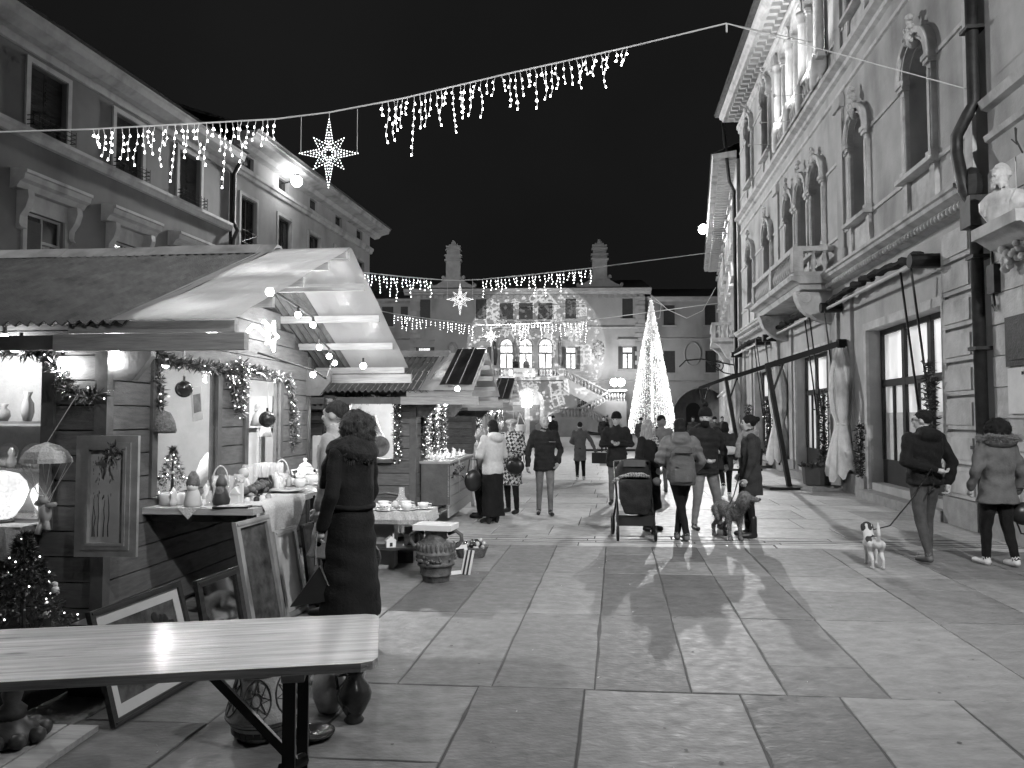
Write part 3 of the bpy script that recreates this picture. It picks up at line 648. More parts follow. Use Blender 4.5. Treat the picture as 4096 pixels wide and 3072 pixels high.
# portico behind the arch
put(MB().box(-3.2, -4, 0, .1, -3.9, 4.6).box(-3.4, -4, 0, -3.2, -.4, 4.6).box(.1, -4, 0, .3, -.4, 4.6).box(-3.4, -4, 4.55, .3, -.4, 4.7), 'portico_wall', M['trim'], th)
put(MB().box(-1.1, -3.9, 0, -.1, -3.8, 2.6).box(-2.6, -3.9, 0, -1.6, -3.82, 2.9), 'portico_door', M['darkwood'], th)
lt = put(MB().lathe([(.1,-.9),(.42,-.85),(.5,-.2),(.45,.5),(.1,.6)], (-1.4, -.9, 3.5), 14), 'portico_lantern', emat('portico_lantern_glow', 14), th, True)
lamp('portico_light', th, (-1.4, -1.6, 3.3), 260, .3)
def lit_window(parent, a, c, zb, zt, leaf=True, arch=False):
    x0, x1 = N(a, c)
    f = MB(); d = -.12; fw = .09
    zr = zt - (x1-x0)/2 if arch else zt
    tr = zr - .62 if not arch else zr - .75
    f.box(x0, d-.05, zb, x0+fw, d+.05, zr).box(x1-fw, d-.05, zb, x1, d+.05, zr).box(x0+fw, d-.05, zr-fw, x1-fw, d+.048, zr).box(x0+fw, d-.05, tr-.08, x1-fw, d+.052, tr+.08).box((x0+x1)/2-.06, d-.05, zb, (x0+x1)/2+.06, d+.046, tr-.08).box(x0+fw, d-.05, zb, x1-fw, d+.044, zb+.1)
    for k in range(1, 7): xx = x0+fw+k*(x1-x0-2*fw)/7; f.box(xx-.012, d, tr+.08, xx+.012, d+.02, zr-fw)
    for sgn in (-1, 1):
        cx = (x0+x1)/2+sgn*(x1-x0-.2)/4
        for k in range(int((tr-zb)/.42)):
            zz = zb+.3+k*.42
            f.tube([(cx+.11*math.cos(q*math.pi/3), d+.01, zz+.19*math.sin(q*math.pi/3)) for q in range(6)], .012, 4, closed=True)
    if arch:
        f.arc((x0+x1)/2, zr, (x1-x0)/2-.08, (x1-x0)/2, d-.05, d+.05)
        for k in range(1, 10):
            t = math.pi*k/10; r = (x1-x0)/2-.06; f.bar(((x0+x1)/2+.14*math.cos(t), d, zr+.14*math.sin(t)), ((x0+x1)/2+r*math.cos(t), d, zr+r*math.sin(t)), .025, .02)
        f.arc((x0+x1)/2, zr, .1, .15, d-.02, d+.03)
    w = put(f, 'window', M['frame_dark'], parent)
    m = M['town_lit']
    put(MB().box(x0+fw, d-.03, tr+.08, x1-fw, d-.02, zr-fw), 'pane', m, w)
    for s0, s1 in ((x0+fw, (x0+x1)/2-.06), ((x0+x1)/2+.06, x1-fw)): put(MB().box(s0, d-.03, zb+.1, s1, d-.02, tr-.08), 'pane', m, w)
    if arch:
        c_ = (x0+x1)/2; r = (x1-x0)/2-.07
        put(MB().prism([(c_+r*math.cos(math.pi*i/14), zr+r*math.sin(math.pi*i/14)) for i in range(15)], d-.03, d-.02), 'fanlight', emat('dim_fanlight', .5, .2) if a < 2 else m, w)
    if leaf:
        for s0, s1 in ((x0-.36, x0-.02), (x1+.02, x1+.36)): box('shutter', M['shutter'], w, s0, .02, zb, s1, .08, zt)
    return w
for u in lowW:
    lit_window(th, *u, 6.15, 8.25); x0, x1 = N(*u)
    put(MB().box(x0-.25, 0, 8.4, x1+.25, .06, 8.86).box(x0-.4, 0, 8.85, x1+.4, .22, 8.95), 'window_hood', M['town_stone'], th); box('window_sill', M['town_stone'], th, x0-.4, 0, 5.9, x1+.4, .15, 6.02)
for u in mid:
    lit_window(th, *u, 5.35, 9.05, False, True); x0, x1 = N(*u)
    put(MB().arc((x0+x1)/2, 9.05-(x1-x0)/2, (x1-x0)/2, (x1-x0)/2+.16, 0, .08), 'arch_moulding', M['town_stone'], th)
for u in upW + mid:
    x0, x1 = N(*u); zt = 12.78 if u in upW else 12.38; zb = 10.88 if u in upW else 10.85
    box('shutter', M['shutter'], th, x0, -.2, zb, x1, -.15, zt)
    put(MB().box(x0-.12, 0, zb, x0, .05, zt+.12).box(x1, 0, zb, x1+.12, .05, zt+.12).box(x0, 0, zt, x1, .05, zt+.12).box(x0-.2, 0, zb-.12, x1+.2, .14, zb), 'window_surround', M['town_stone'], th)
box('balcony_ledge', M['town_stone'], th, -4.2, 0, 9.95, 1.6, .55, 10.1)
rb = put(MB().box(-4.2, .4, 10.6, 1.6, .55, 10.73), 'upper_balustrade', M['town_stone'], th)
for k in range(24): link('baluster', baluster_mesh(.5, 1.5, 'town_stone', 6), rb, (-4.05+k*.24, .47, 10.1))
# carved coats of arms
for x in (5.55, -8.1):
    rr = random.Random(int(x*10)); ab = MB().sph((x, .05, 7.9), (.5, .12, .85), 10, 8)
    for k in range(40):
        t = rr.uniform(0, 6.28); q = rr.uniform(.5, 1); ab.sph((x+.5*q*math.cos(t), .12, 7.9+.85*q*math.sin(t)), rr.uniform(.06, .13), 6, 4)
    put(ab, 'coat_of_arms', M['town_stone'], th, True)
# chimneys
for x in (5.55, -8.22):
    cp = MB()
    cp.box(x-.68, -.6, 14.6, x+.68, .1, 16.4).box(x-.48, .1, 14.9, x-.14, .14, 16.0).box(x+.14, .1, 14.9, x+.48, .14, 16.0)
    for z0, z1, w in ((16.4,16.55,.82),(16.55,16.85,.7),(16.85,17.0,.8),(17.0,17.4,.62),(17.4,17.55,.74),(17.55,17.7,.62),(17.7,17.85,.7),(17.85,18.05,.42),(18.05,18.2,.22)): cp.box(x-w, -.6-(w-.68), z0, x+w, .1+(w-.68), z1)
    cp.sph((x, -.25, 18.3), .16, 8, 6)
    P = [(x-2.1,13.75),(x+2.1,13.75),(x+2.1,14.0)] + [(x+.7+1.3*(1-t)**2.0, 14.0+1.0*t) for t in (.15,.35,.55,.8,1)] + [(x-.7-1.3*(1-t)**2.0, 14.0+1.0*t) for t in (1,.8,.55,.35,.15)] + [(x-2.1,14.0)]
    cp.prism(P, -.5, .0); 
    for q, z in ((-2.05,14.1),(2.05,14.1),(-.95,14.85),(.95,14.85)): cp.cyl((x+q, -.52, z), (x+q, .03, z), .16, n=10)
    put(cp, 'chimney', M['town_stone'], th)
# balcony over the arch, and outside stair
bd = 2.0
bl = put(MB().box(-4.75, 0, 5.05, 2.3, bd, 5.35), 'balcony', M['town_stone'], th)
put(MB().box(-4.75, bd-.25, 6.0, 2.3, bd, 6.16).box(-4.75, bd-.25, 5.35, 2.3, bd, 5.45).box(2.05, 0, 6.0, 2.3, bd-.25, 6.16), 'handrail', M['town_stone'], bl)
for x in (2.1, .45, -2.2, -4.55): box('pedestal', M['town_stone'], bl, x-.22, bd-.28, 5.45, x+.22, bd+.02, 6.0)
for k in range(7):
    for x0 in (-4.25, .75): link('baluster', baluster_mesh(.55, 1.6, 'town_stone', 6), bl, (x0+k*.22*(1 if x0 > 0 else 1.25), bd-.12, 5.45))
for k in range(4): link('baluster', baluster_mesh(.55, 1.6, 'town_stone', 6), bl, (2.18, .3+k*.4, 5.45))
st = tag(link('outside_stair', None, th), None); st.empty_display_size = .1
def flight(x0, z0, x1, z1, y0, y1, ny):
    s = MB(); n = 14
    for i in range(n):
        xa = x0+(x1-x0)*i/n; xb = x0+(x1-x0)*(i+1)/n; za = z0+(z1-z0)*(i+.5)/n
        s.box(xa, y0, max(0, za-.9), xb, y1-.3, za)
    put(s, 'steps', M['town_stone'], st)
    put(MB().prism([(x0,z0-1.2),(x0,z0+.05),(x1,z1+.05),(x1,max(0,z1-1.2))], y1-.3, y1), 'stringer', M['town'], st)
    r = put(MB().bar((x0,y1-.15,z0+.78),(x1,y1-.15,z1+.78),.3,.15), 'stair_handrail', M['town_stone'], st)
    for i in range(ny):
        t = (i+.5)/ny; link('baluster', baluster_mesh(.66, 1.5, 'town_stone', 6), r, (x0+(x1-x0)*t, y1-.15, z0+(z1-z0)*t+.05))
flight(-4.75, 5.3, -9.0, 3.1, .1, 1.9, 14)
flight(-8.6, 3.1, -6.2, 1.75, 2.1, 3.7, 9)
flight(-6.6, 1.7, -9.6, .2, 3.9, 5.5, 12)
put(MB().box(-10.2, .1, 0, -8.6, 3.7, 3.1), 'landing', M['town'], st)
lr = put(MB().box(-10.25, 3.4, 3.95, -8.6, 3.7, 4.1).box(-10.25, .1, 3.95, -9.95, 3.4, 4.1), 'landing_rail', M['town_stone'], st)
for k in range(6): link('baluster', baluster_mesh(.8, 1.7, 'town_stone', 6), lr, (-10.05+k*.27, 3.55, 3.12))
put(MB().box(-6.6, 2.1, 0, -4.3, 5.5, 1.7), 'lower_landing', M['town_stone'], st)
lr = put(MB().box(-6.6, 5.2, 2.4, -4.3, 5.5, 2.55).box(-4.6, 2.2, 2.4, -4.3, 5.2, 2.55), 'landing_rail', M['town_stone'], st)
for k in range(8): link('baluster', baluster_mesh(.7, 1.6, 'town_stone', 6), lr, (-6.45+k*.28, 5.35, 1.71))
put(MB().prism([(-4.3,0),(-4.3,2.5),(-2.2,1.0),(-2.2,0)], 4.9, 5.4), 'stair_wing_wall', M['town_stone'], st)
gv = MB()
for i in range(5):
    for j in range(5): gv.tube([(-6.3-i*.18+.1*math.cos(q), .1, 2.5+j*.2+.11*math.sin(q)) for q in [k*math.pi/4 for k in range(8)]], .018, 4, closed=True)
gv.box(-7.2, .02, 2.35, -6.1, .05, 3.5, 1); put(gv, 'window_grille', [M['trim'], M['shutter']], th)
# banner
bn = thing('cloth_banner', 'white cloth banner with dark lettering on the town hall balcony', 'banner', (0, TY, 0), R(178))
cl = MB(); n = 10
vs = [(-2.15+1.95*i/n, bd+.04+.03*math.sin(i*1.3+j), 6.12-.78*j) for j in (0, 1) for i in range(n+1)]
cl.add(vs, [(i, i+1, n+2+i, n+1+i) for i in range(n)]); put(cl, 'cloth', M['cloth'], bn)
link('lettering', text_mesh('Mostra di pittura', .27, M['ink']), bn, (-1.18, bd+.1, 5.62), (R(90), 0, R(180)))
# flags hanging on short staffs
for x, lab in ((1.55, 'furled flag left of the three lit arches'), (-4.45, 'furled flag right of the three lit arches'), (-.3, 'furled flag between the left and middle lit arches')):
    fl = thing('furled_flag', lab, 'flag', (0, TY, 0), R(178), 'flags on the town hall')
    put(MB().cyl((x, .1, 6.6), (x, .8, 9.2), .03), 'flagpole', M['darkmetal'], fl)
    put(MB().tube([(x, .75, 8.9), (x+.05, .75, 8.3), (x-.05, .6, 7.5), (x, .55, 6.5)], [.08, .16, .2, .12], 8), 'flag_cloth', M['shutter'] if x > 0 else M['stucco_dark'], fl, True)
# side wings
for nm, lab, a, c, zt, sgn in (('right_wing', 'plain side wing with dark shutters right of the town hall, behind the light tree', 12.42, 34, 12.75, 1), ('left_wing', 'plain side wing left of the town hall above the stall roofs', -30, -9.62, 12.7, -1)):
    wg = thing('side_wing', lab, 'building', (0, TY+.6, 0), R(178), 'wings beside the town hall')
    cols = [(14.25,15.3),(18.1,19.1),(22,23),(26,27)] if sgn > 0 else [(-12.4,-11.3),(-10.6,-9.9),(-16,-15),(-20,-19)]
    hh = [(*N(*q), 10.3, 12.2) for q in cols] + [(*N(*q), 5.85, 7.9) for q in cols]
    ar = [(*N(15.0, 20.5), 0, 4.4, 1), (*N(21.6, 27), 0, 4.4, 1)] if sgn > 0 else []
    x0, x1 = N(a, c); put(MB().sheet(x0, x1, 0, zt, hh+ar, .3), 'wall', M['town'], wg)
    for q in hh:
        box('shutter', M['shutter'], wg, q[0], -.15, q[2], q[1], -.1, q[3])
        put(MB().box(q[0]-.15, 0, q[2]-.12, q[1]+.15, .12, q[2]), 'sill', M['town_stone'], wg)
    put(MB().prof([(0,zt-.2),(.3,zt),(.35,zt+.2),(0,zt+.25)], x0, x1), 'cornice', M['town_stone'], wg)
    put(MB().prof([(.35,zt+.2),(.4,zt+.22),(-6,zt+2)], x0, x1), 'roof', M['tile'], wg)
    put(MB().prof([(0,9.0),(.1,9.05),(0,9.2)], x0, x1).prof([(0,4.95),(.12,5.0),(0,5.15)], x0, x1), 'string_course', M['town_stone'], wg)
    if sgn > 0:
        put(MB().box(-30, -3, 0, -14, -2.9, 4.6), 'arcade_back_wall', M['trim'], wg)
        for q in ar: put(MB().arc((q[0]+q[1])/2, 4.4-(q[1]-q[0])/2, (q[1]-q[0])/2, (q[1]-q[0])/2+.2, 0, .1), 'arch_moulding', M['town_stone'], wg)
        put(MB().prism([(-18.2,0),(-16.8,0)] + [(-17.5+.7*math.cos(math.pi*i/10), 2.4+.7*math.sin(math.pi*i/10)) for i in range(11)], -2.9, -2.8), 'arched_door', M['darkwood'], wg)
        put(MB().tube(roundel(lambda t: (-16.9+.75*math.cos(t), .05, 7.6+1.1*math.sin(t))), .06, 5, closed=True), 'faded_relief', M['town'], wg)
# far bell tower with lit openings
bt = thing('bell_tower', 'dark bell tower with small lit openings above the far roofs', 'tower', (42, 132, 0))
put(MB().sheet(-4, 4, 0, 34, [(-3.2,-2.4,27,30),(-1.3,-.4,26.6,30.2),(.7,1.6,26.4,30.4),(2.5,3.3,26.8,30.2)], .3), 'shaft', M['shutter'], bt, rot=(0,0,R(180)))
for a, c, z0, z1 in ((2.4,3.2,27,30),(.4,1.3,26.6,30.2),(-1.6,-.7,26.4,30.4),(-3.3,-2.5,26.8,30.2)): box('lit_opening', emat('belfry_light', 1.6, .5, 1.5), bt, a, .2, z0, c, .25, z1)

# ================================================================ STREET FLOODLIGHTS
def floodlight(name, label, base, wall_n, power, target, spot=150, glow=40, size=.17, fill=0):
    t = thing(name, label, 'lamp', base, 0, 'floodlights on the house fronts')
    n = Vector(wall_n)
    put(MB().cyl((0,0,-.1), tuple(n*.75 + Vector((0,0,.05))), .03), 'bracket_arm', M['darkmetal'], t)
    h = n*.8
    put(MB().sph(tuple(h), (size,)*3, 14, 10), 'lamp_globe', emat('flood_globe', 60), t, True)
    put(MB().lathe([(.05,0),(.13,.02),(.1,.09),(.03,.1)], tuple(h + Vector((0,0,size-.02))), 12), 'lamp_cap', M['darkmetal'], t)
    lp = h + n*(size+.12)
    lamp('lamp_light', t, lp, power, .15, 'SPOT', aim(Vector(base)+lp, target), spot, .6)
    if fill: lamp('lamp_spill', t, h + n*.2, fill, .15)
    return t
lN = (math.cos(R(9.7)), -math.sin(R(9.7)), 0); LD_ = (math.sin(R(9.7)), math.cos(R(9.7)))
def LPT(s, z, d=0): return (-16 + LD_[0]*s + lN[0]*d, LD_[1]*s + lN[1]*d, z)
floodlight('floodlight', 'glaring floodlight under the eaves of the grey house on the left', LPT(33.4, 12.1, .05), lN, 12500, (7, 18, 5), 150, fill=110, size=.24)
floodlight('floodlight', 'glaring floodlight high on the far building on the right', (12.2, 44.2, 12.9), (-.97, .23, 0), 11500, (2.2, 10, 0), 66, fill=2600, size=.28)
floodlight('floodlight', 'floodlight high on the dark painted house, nearest the market stalls', LPT(9.5, 10.9, .05), lN, 1900, (8, 14, 7), 150)
floodlight('floodlight', 'floodlight high on the corner building above the foreground', (5.72, 3.3, 8.0), (-.99, .13, 0), 1500, (-2.8, 5.5, .6), 110)
floodlight('floodlight', 'floodlight on the corner building facade behind the viewpoint', (5.2, -2.6, 8.4), (-.99, .13, 0), 6000, (1, 18, 2), 76)
floodlight('floodlight', 'unseen added floodlight on the far gable end of the grey house, facing the town hall', LPT(44.9, 11.0, -1.5), (LD_[0], LD_[1], 0), 8000, (3, 70, 7), 120)  # added lamp hidden round the corner to brighten the town hall front
def rf_pt(s, d, z): c, q = math.cos(R(82.5)), math.sin(R(82.5)); return (6.797+s*c-d*q, 10.84+s*q+d*c, z)
for i, s_ in enumerate((7.9, 9.65, 11.4)):
    t = thing('loggia_uplight', ['near', 'middle', 'far'][i]+' small uplight on the ledge of the upper loggia', 'lamp', rf_pt(s_, .36, 9.84), 0, 'uplights in the upper loggia')
    n_ = Vector((-math.sin(R(82.5)), math.cos(R(82.5)), 0)); put(MB().bar((0,0,.02), tuple(n_*.75+Vector((0,0,.02))), .014, .014), 'arm', M['stone_pale'], t); put(MB().sph(tuple(n_*.78+Vector((0,0,.02))), .045, 8, 6), 'lamp_body', M['stone_pale'], t, True); q_ = n_*.75+Vector((0,0,.13)); lamp('lamp_light', t, q_, 330, .05, 'SPOT', aim(q_, Vector((0,0,2.4))), 105, .6)
for i, x in enumerate((-9.15, -9.75)):
    t = thing('stair_lamp', ['left globe of the bright lamp pair on the stair landing', 'right globe of the bright lamp pair on the stair landing'][i], 'lamp', (0, TY, 0), R(178), 'lamps on the stair landing')
    put(MB().cyl((x, 3.55, 4.1), (x, 3.55, 4.5), .04), 'post', M['darkmetal'], t)
    put(MB().sph((x, 3.55, 4.75), .34, 12, 8), 'lamp_globe', emat('flood_globe', 60), t, True)
    lamp('lamp_light', t, (x, 4.3, 4.9), 700, .2)
# ================================================================ MARKET HUTS (x = out to the walkway, y = back along the street)
AX = R(-5.5)
def boards(parent, along, pos, a, c, z0, z1, holes=(), h=.187, roof=None, m='hutwood', outw=1, th=.022):
    z = z0
    while z < z1 - .01:
        zt = min(z+h, z1); aa, cc = a, c
        if roof:
            aa, cc = roof(zt - .02); aa = max(a, aa); cc = min(c, cc)
            if cc - aa < .1: break
        segs = [(aa, cc)]
        for ha, hc, hz0, hz1 in holes:
            if zt > hz0+.01 and z < hz1-.01:
                segs = [s for q0, q1 in segs for s in ((q0, min(q1, ha)), (max(q0, hc), q1)) if s[1]-s[0] > .02]
        for q0, q1 in segs:
            j = rnd.uniform(0, .003)*outw; d0, d1 = sorted((pos, pos+th*outw+j))
            b = MB()
            if along == 'y': b.prof([(q0, z+.004), (q1, z+.004), (q1, zt-.006), (q0, zt-.006)], d0, d1)
            else: b.box(q0, d0, z+.004, q1, d1, zt-.006)
            put(b, 'board', M[m], parent)
        z = zt
def corrugated(b, x0, x1, ya, za, yb, zb, pitch=.088, amp=.02, th=.008):
    n = int((x1-x0)/pitch*4); vs = []
    up = Vector((0, -(zb-za), yb-ya)).normalized()
    if up.z < 0: up = -up
    for (y, z) in ((ya, za), (yb, zb)):
        for i in range(n+1):
            x = x0+(x1-x0)*i/n; o = amp*math.sin(2*math.pi*i/4.0+.3)
            for t in (0, th): q = Vector((x, y, z)) + up*(o+t); vs.append(tuple(q))
    fs = []; S_ = 2*(n+1)
    for i in range(n):
        a = 2*i; fs += [(a+1, a+3, S_+a+3, S_+a+1), (a, S_+a, S_+a+2, a+2), (a, a+2, a+3, a+1), (S_+a, S_+a+1, S_+a+3, S_+a+2)]
    b.add(vs, fs); return b
def film_sheet(b, x0, x1, ya, za, yb, zb, off=.05, sag=.012):
    vs = []; nx, ny = 8, 10; up = Vector((0, -(zb-za), yb-ya)).normalized()
    if up.z < 0: up = -up
    for j in range(ny+1):
        for i in range(nx+1):
            t = j/ny; q = Vector((x0+(x1-x0)*i/nx, ya+(yb-ya)*t, za+(zb-za)*t)) + up*(off + sag*math.sin(t*math.pi*4)*math.sin(i*1.1))
            vs.append(tuple(q))
    b.add(vs, [(j*(nx+1)+i, j*(nx+1)+i+1, (j+1)*(nx+1)+i+1, (j+1)*(nx+1)+i) for j in range(ny) for i in range(nx)]); return b
def hut(label, O, L, D, ze, zr, roof_e, can_e, gh, nh, ov=.42, tarp=False):
    h = thing('market_hut', label, 'market stall', (O[0], O[1], 0), AX, 'wooden market huts')
    yr = D/2; sl = (zr-ze)/(yr+ov)
    rf = lambda z: ((z-ze)/sl-ov, D+ov-(z-ze)/sl) if z > ze+sl*ov else (0, D)
    wz = ze+sl*ov
    put(MB().sheet(-L, -.01, .06, wz-.03, nh, .01, .012), 'light_block_sheet', M['frame_dark'], h); gl = MB(); gl.sheet(.01, D-.01, .06, wz-.03, gh, .01, 0); gl.add([(.02, 0, wz-.03), (D-.02, 0, wz-.03), (D/2, 0, zr-.04)], [(0, 1, 2)]); gl.v = [(-.006, v[0], v[2]) for v in gl.v]; put(gl, 'light_block_sheet', M['frame_dark'], h)  # dark sheets added behind the boards so no light leaks through the gaps
    boards(h, 'x', 0, -L, 0, .06, wz-.02, nh, outw=-1)
    boards(h, 'y', 0, 0, D, .06, zr-.06, gh, roof=rf, outw=1)
    put(MB().box(-L, D-.03, .06, 0, D, wz).box(-L-.02, 0, .06, -L, D, wz), 'back_wall', M['hutwood_x'], h)
    put(MB().box(-L, .03, .02, -.02, D-.03, .06), 'floor_boards', M['hutwood_x'], h)
    for (x, y) in ((-.06, -.035), (-.06, D-.05)): box('corner_post', M['hutwood_x'], h, x, y, 0, x+.1, y+.085, wz-.02)
    for a, c, z0, z1 in nh:
        put(MB().box(a-.1, -.05, z0-.06, a, .04, z1+.06).box(c, -.05, z0-.06, c+.1, .04, z1+.06).box(a, -.05, z1, c, .04, z1+.06).box(a, -.12, z0-.06, c, .1, z0), 'opening_frame', M['hutwood_x'], h)
    for a, c, z0, z1 in gh:
        f = MB().box(-.04, a-.08, z0, .05, a, z1+.06).box(-.04, c, z0, .05, c+.08, z1+.06).box(-.04, a, z1, .05, c, z1+.06); put(f, 'opening_frame', M['hutwood_x'], h)
    put(corrugated(MB(), -L-.3, roof_e, -ov, ze+.03, yr, zr+.03), 'corrugated_roof', M['corrug'], h)
    put(corrugated(MB(), -L-.3, roof_e, yr+.002, zr+.03, D+ov, ze+.03), 'corrugated_roof', M['corrug'], h)
    x = -L-.3; k = 0
    while x < roof_e:
        x2 = min(x+1.05, roof_e+.03); vs = []
        prf = [(yr-.2, zr-.045), (yr-.1, zr+.035), (yr-.05, zr+.075), (yr+.05, zr+.075), (yr+.1, zr+.035), (yr+.2, zr-.045), (yr+.1, zr+.02), (yr, zr+.05), (yr-.1, zr+.02)]
        put(MB().prof([(y, z+.012+.006*(k % 2)) for y, z in prf], x-.06, x2), 'ridge_cap', M['ridgecap'], h); x = x2; k += 1
    # timber canopy in front of the gable
    fl = MB(); film_sheet(fl, roof_e-.12, can_e, -ov-.02, ze, yr, zr); film_sheet(fl, roof_e-.12, can_e, D+ov+.02, ze, yr+.001, zr)
    put(fl, 'canopy_film', M['film'], h)
    for t in (.02, .27, .52, .77, .985):
        for sg in (0, 1):
            y = -ov+(yr+ov)*t if sg == 0 else D+ov-(yr+ov)*t; z = ze+(zr-ze)*t-.005
            put(MB().box(-.02, y-.022, z-.05, can_e-.03, y+.022, z+.03), 'purlin', M['pine'], h)
    for y in (-ov+.02, D+ov-.02):
        put(MB().box(-.1, y-.035, ze-.16, can_e+.06, y+.035, ze-.045), 'eave_beam', M['pine'], h)
        put(MB().box(-L-.3, y-.03, ze-.15, -.1, y+.03, ze-.05), 'eave_fascia', M['hutwood_x'], h)
    for y in (.06, D-.06): put(MB().prism([(0, ze-.02), (.34, ze-.02), (.34, ze-.16), (.2, ze-.34), (0, ze-.34)], y-.03, y+.03), 'canopy_bracket', M['hutwood_x'], h)
    if tarp:
        tb = MB(); film_sheet(tb, roof_e+.16, can_e-.04, -ov+.1, ze+.04, yr+.02, zr+.02, .1, .004); put(tb, 'tarpaulin', M['tarp'], h)
        tb = MB(); film_sheet(tb, roof_e+.1, can_e-.05, D+ov-.3, ze+.14, yr+.3, zr-.12, .1, .004); put(tb, 'tarpaulin', M['tarp'], h)
        for i in range(3): put(MB().bar((roof_e+.25+i*.2, -ov+.1, ze+.155), (roof_e+.25+i*.2, yr, zr+.135), .008, .008), 'tarpaulin_cord', M['cable'], h)
    return h
O1, O2, O3 = (-3.04, 5.6), (-1.49, 11.4), (-.95, 18.9)
h1 = hut('large near market hut with translucent canopy, selling china, paintings and ornaments', O1, 3.6, 4.1, 2.27, 3.32, .44, 1.22, [(.63, 1.65, 1.0, 2.1), (2.32, 3.15, .5, 2.06)], [(-1.9, -.47, .88, 2.12)])
h2 = hut('second market hut with black tarpaulin over its canopy and figurines on the counter', O2, 2.2, 2.5, 2.0, 2.69, .3, .98, [(.5, 1.75, .98, 1.84)], [(-.99, -.3, 1.03, 1.87)], tarp=True)
h3 = hut('farthest market hut with dark tarpaulin, hung with bright ornaments', O3, 2.2, 2.6, 1.98, 2.6, .3, .95, [(.3, 2.3, .95, 1.85)], [], tarp=True)
def inside_walls(h, L, D, z):
    put(MB().box(-L+.05, D-.08, .1, -.06, D-.04, z), 'pale_back_boarding', M['whiteboard'], h)
    put(MB().box(-L+.05, .05, z-.02, -.06, D-.05, z), 'ceiling_boarding', M['whiteboard'], h)
for h, L, D, z in ((h1, 3.6, 4.1, 2.3), (h2, 2.2, 2.5, 2.05), (h3, 2.2, 2.6, 2.0)): inside_walls(h, L, D, z)
def LH(O, p, q, z): 
    c, s = math.cos(AX), math.sin(AX); return (O[0]+p*c-q*s, O[1]+p*s+q*c, z)
def ht(name, label, cat, p, q, z, O=O1, rz=0, group=None): return thing(name, label, cat, LH(O, p, q, z), AX+rz, group)
# hanging bulbs lighting the huts
def bulb(label, p, q, z, O=O1, power=6, r=.032, cord=.06, group='bare bulbs strung under the canopies'):
    t = ht('light_bulb', label, 'bulb', p, q, z, O, 0, group)
    put(MB().sph((0,0,0), r, 10, 8), 'glass_bulb', M['bulb'], t, True)
    put(MB().cyl((0,0,r*.7), (0,0,r+cord), .014), 'socket', M['blackwire'], t)
    if power: lamp('bulb_light', t, (0, 0, -r-.02), power, .03)
    return t
B1 = [(.6,2.24,2.72,'topmost bulb under the near canopy'),(.62,2.62,2.66,'second bulb down the cable under the near canopy'),(.6,2.88,2.44,'third bulb down the cable under the near canopy'),(.62,3.15,2.36,'fourth bulb down the cable, near the canopy purlin'),(.6,3.4,2.3,'lowest bulb beside the far eave of the near canopy'),(.6,2.69,2.12,'bulb by the far end of the near hut door')]
for p, q, z, l in B1: bulb(l, p, q, z, power=9)
cbz = ht('festoon_cable', 'black cable carrying the bulbs under the near canopy', 'cable', 0, 0, 0)
put(MB().tube([(.5,1.9,2.9),(.6,2.24,2.8),(.62,2.62,2.74),(.6,2.88,2.53),(.62,3.15,2.45),(.6,3.4,2.39),(.6,3.1,2.1),(.6,2.69,2.17),(.05,2.5,2.35)], .012, 5), 'cable', M['blackwire'], cbz)
bulb('bulb at the left end of the near hut eave', -.72, -.12, 2.24, power=8)
bulb('small bulb hanging in the tinsel above the display window', -.59, -.12, 2.2, r=.018, power=2)
bulb('bulb glowing beside the corner post of the near hut', -.27, -.1, 2.07, power=8)
bulb('bulb in front of the carved canopy bracket of the near hut', .05, .02, 2.13, power=9, r=.045)
for (O, p, q, z, pw, l) in ((O1,-1.2,.12,2.2,26,'bulb hidden high inside the near hut display window'),(O1,-.7,2.0,2.2,190,'bulb hidden inside the near hut behind its counter window'),(O2,-.7,.9,1.95,130,'bulb hidden inside the second hut'),(O2,.3,1.0,1.88,22,'bright bulb over the counter of the second hut'),(O3,-.6,1.2,1.9,30,'bulb hidden inside the farthest hut'),(O3,.4,.9,1.9,26,'bright bulb among the ornaments of the farthest hut'),(O3,.4,1.9,1.85,20,'bright bulb at the back corner of the farthest hut'),(O1,.75,.15,2.28,13,'bulb hidden low under the near slope of the near canopy'),(O1,.7,1.3,2.8,10,'bulb hidden high under the near slope of the near canopy'),(O1,.8,3.9,2.3,5,'bulb hidden low under the far slope of the near canopy'),(O2,.6,.4,2.1,12,'bulb hidden under the canopy of the second hut')):
    bulb(l, p, q, z, O, pw, .04)
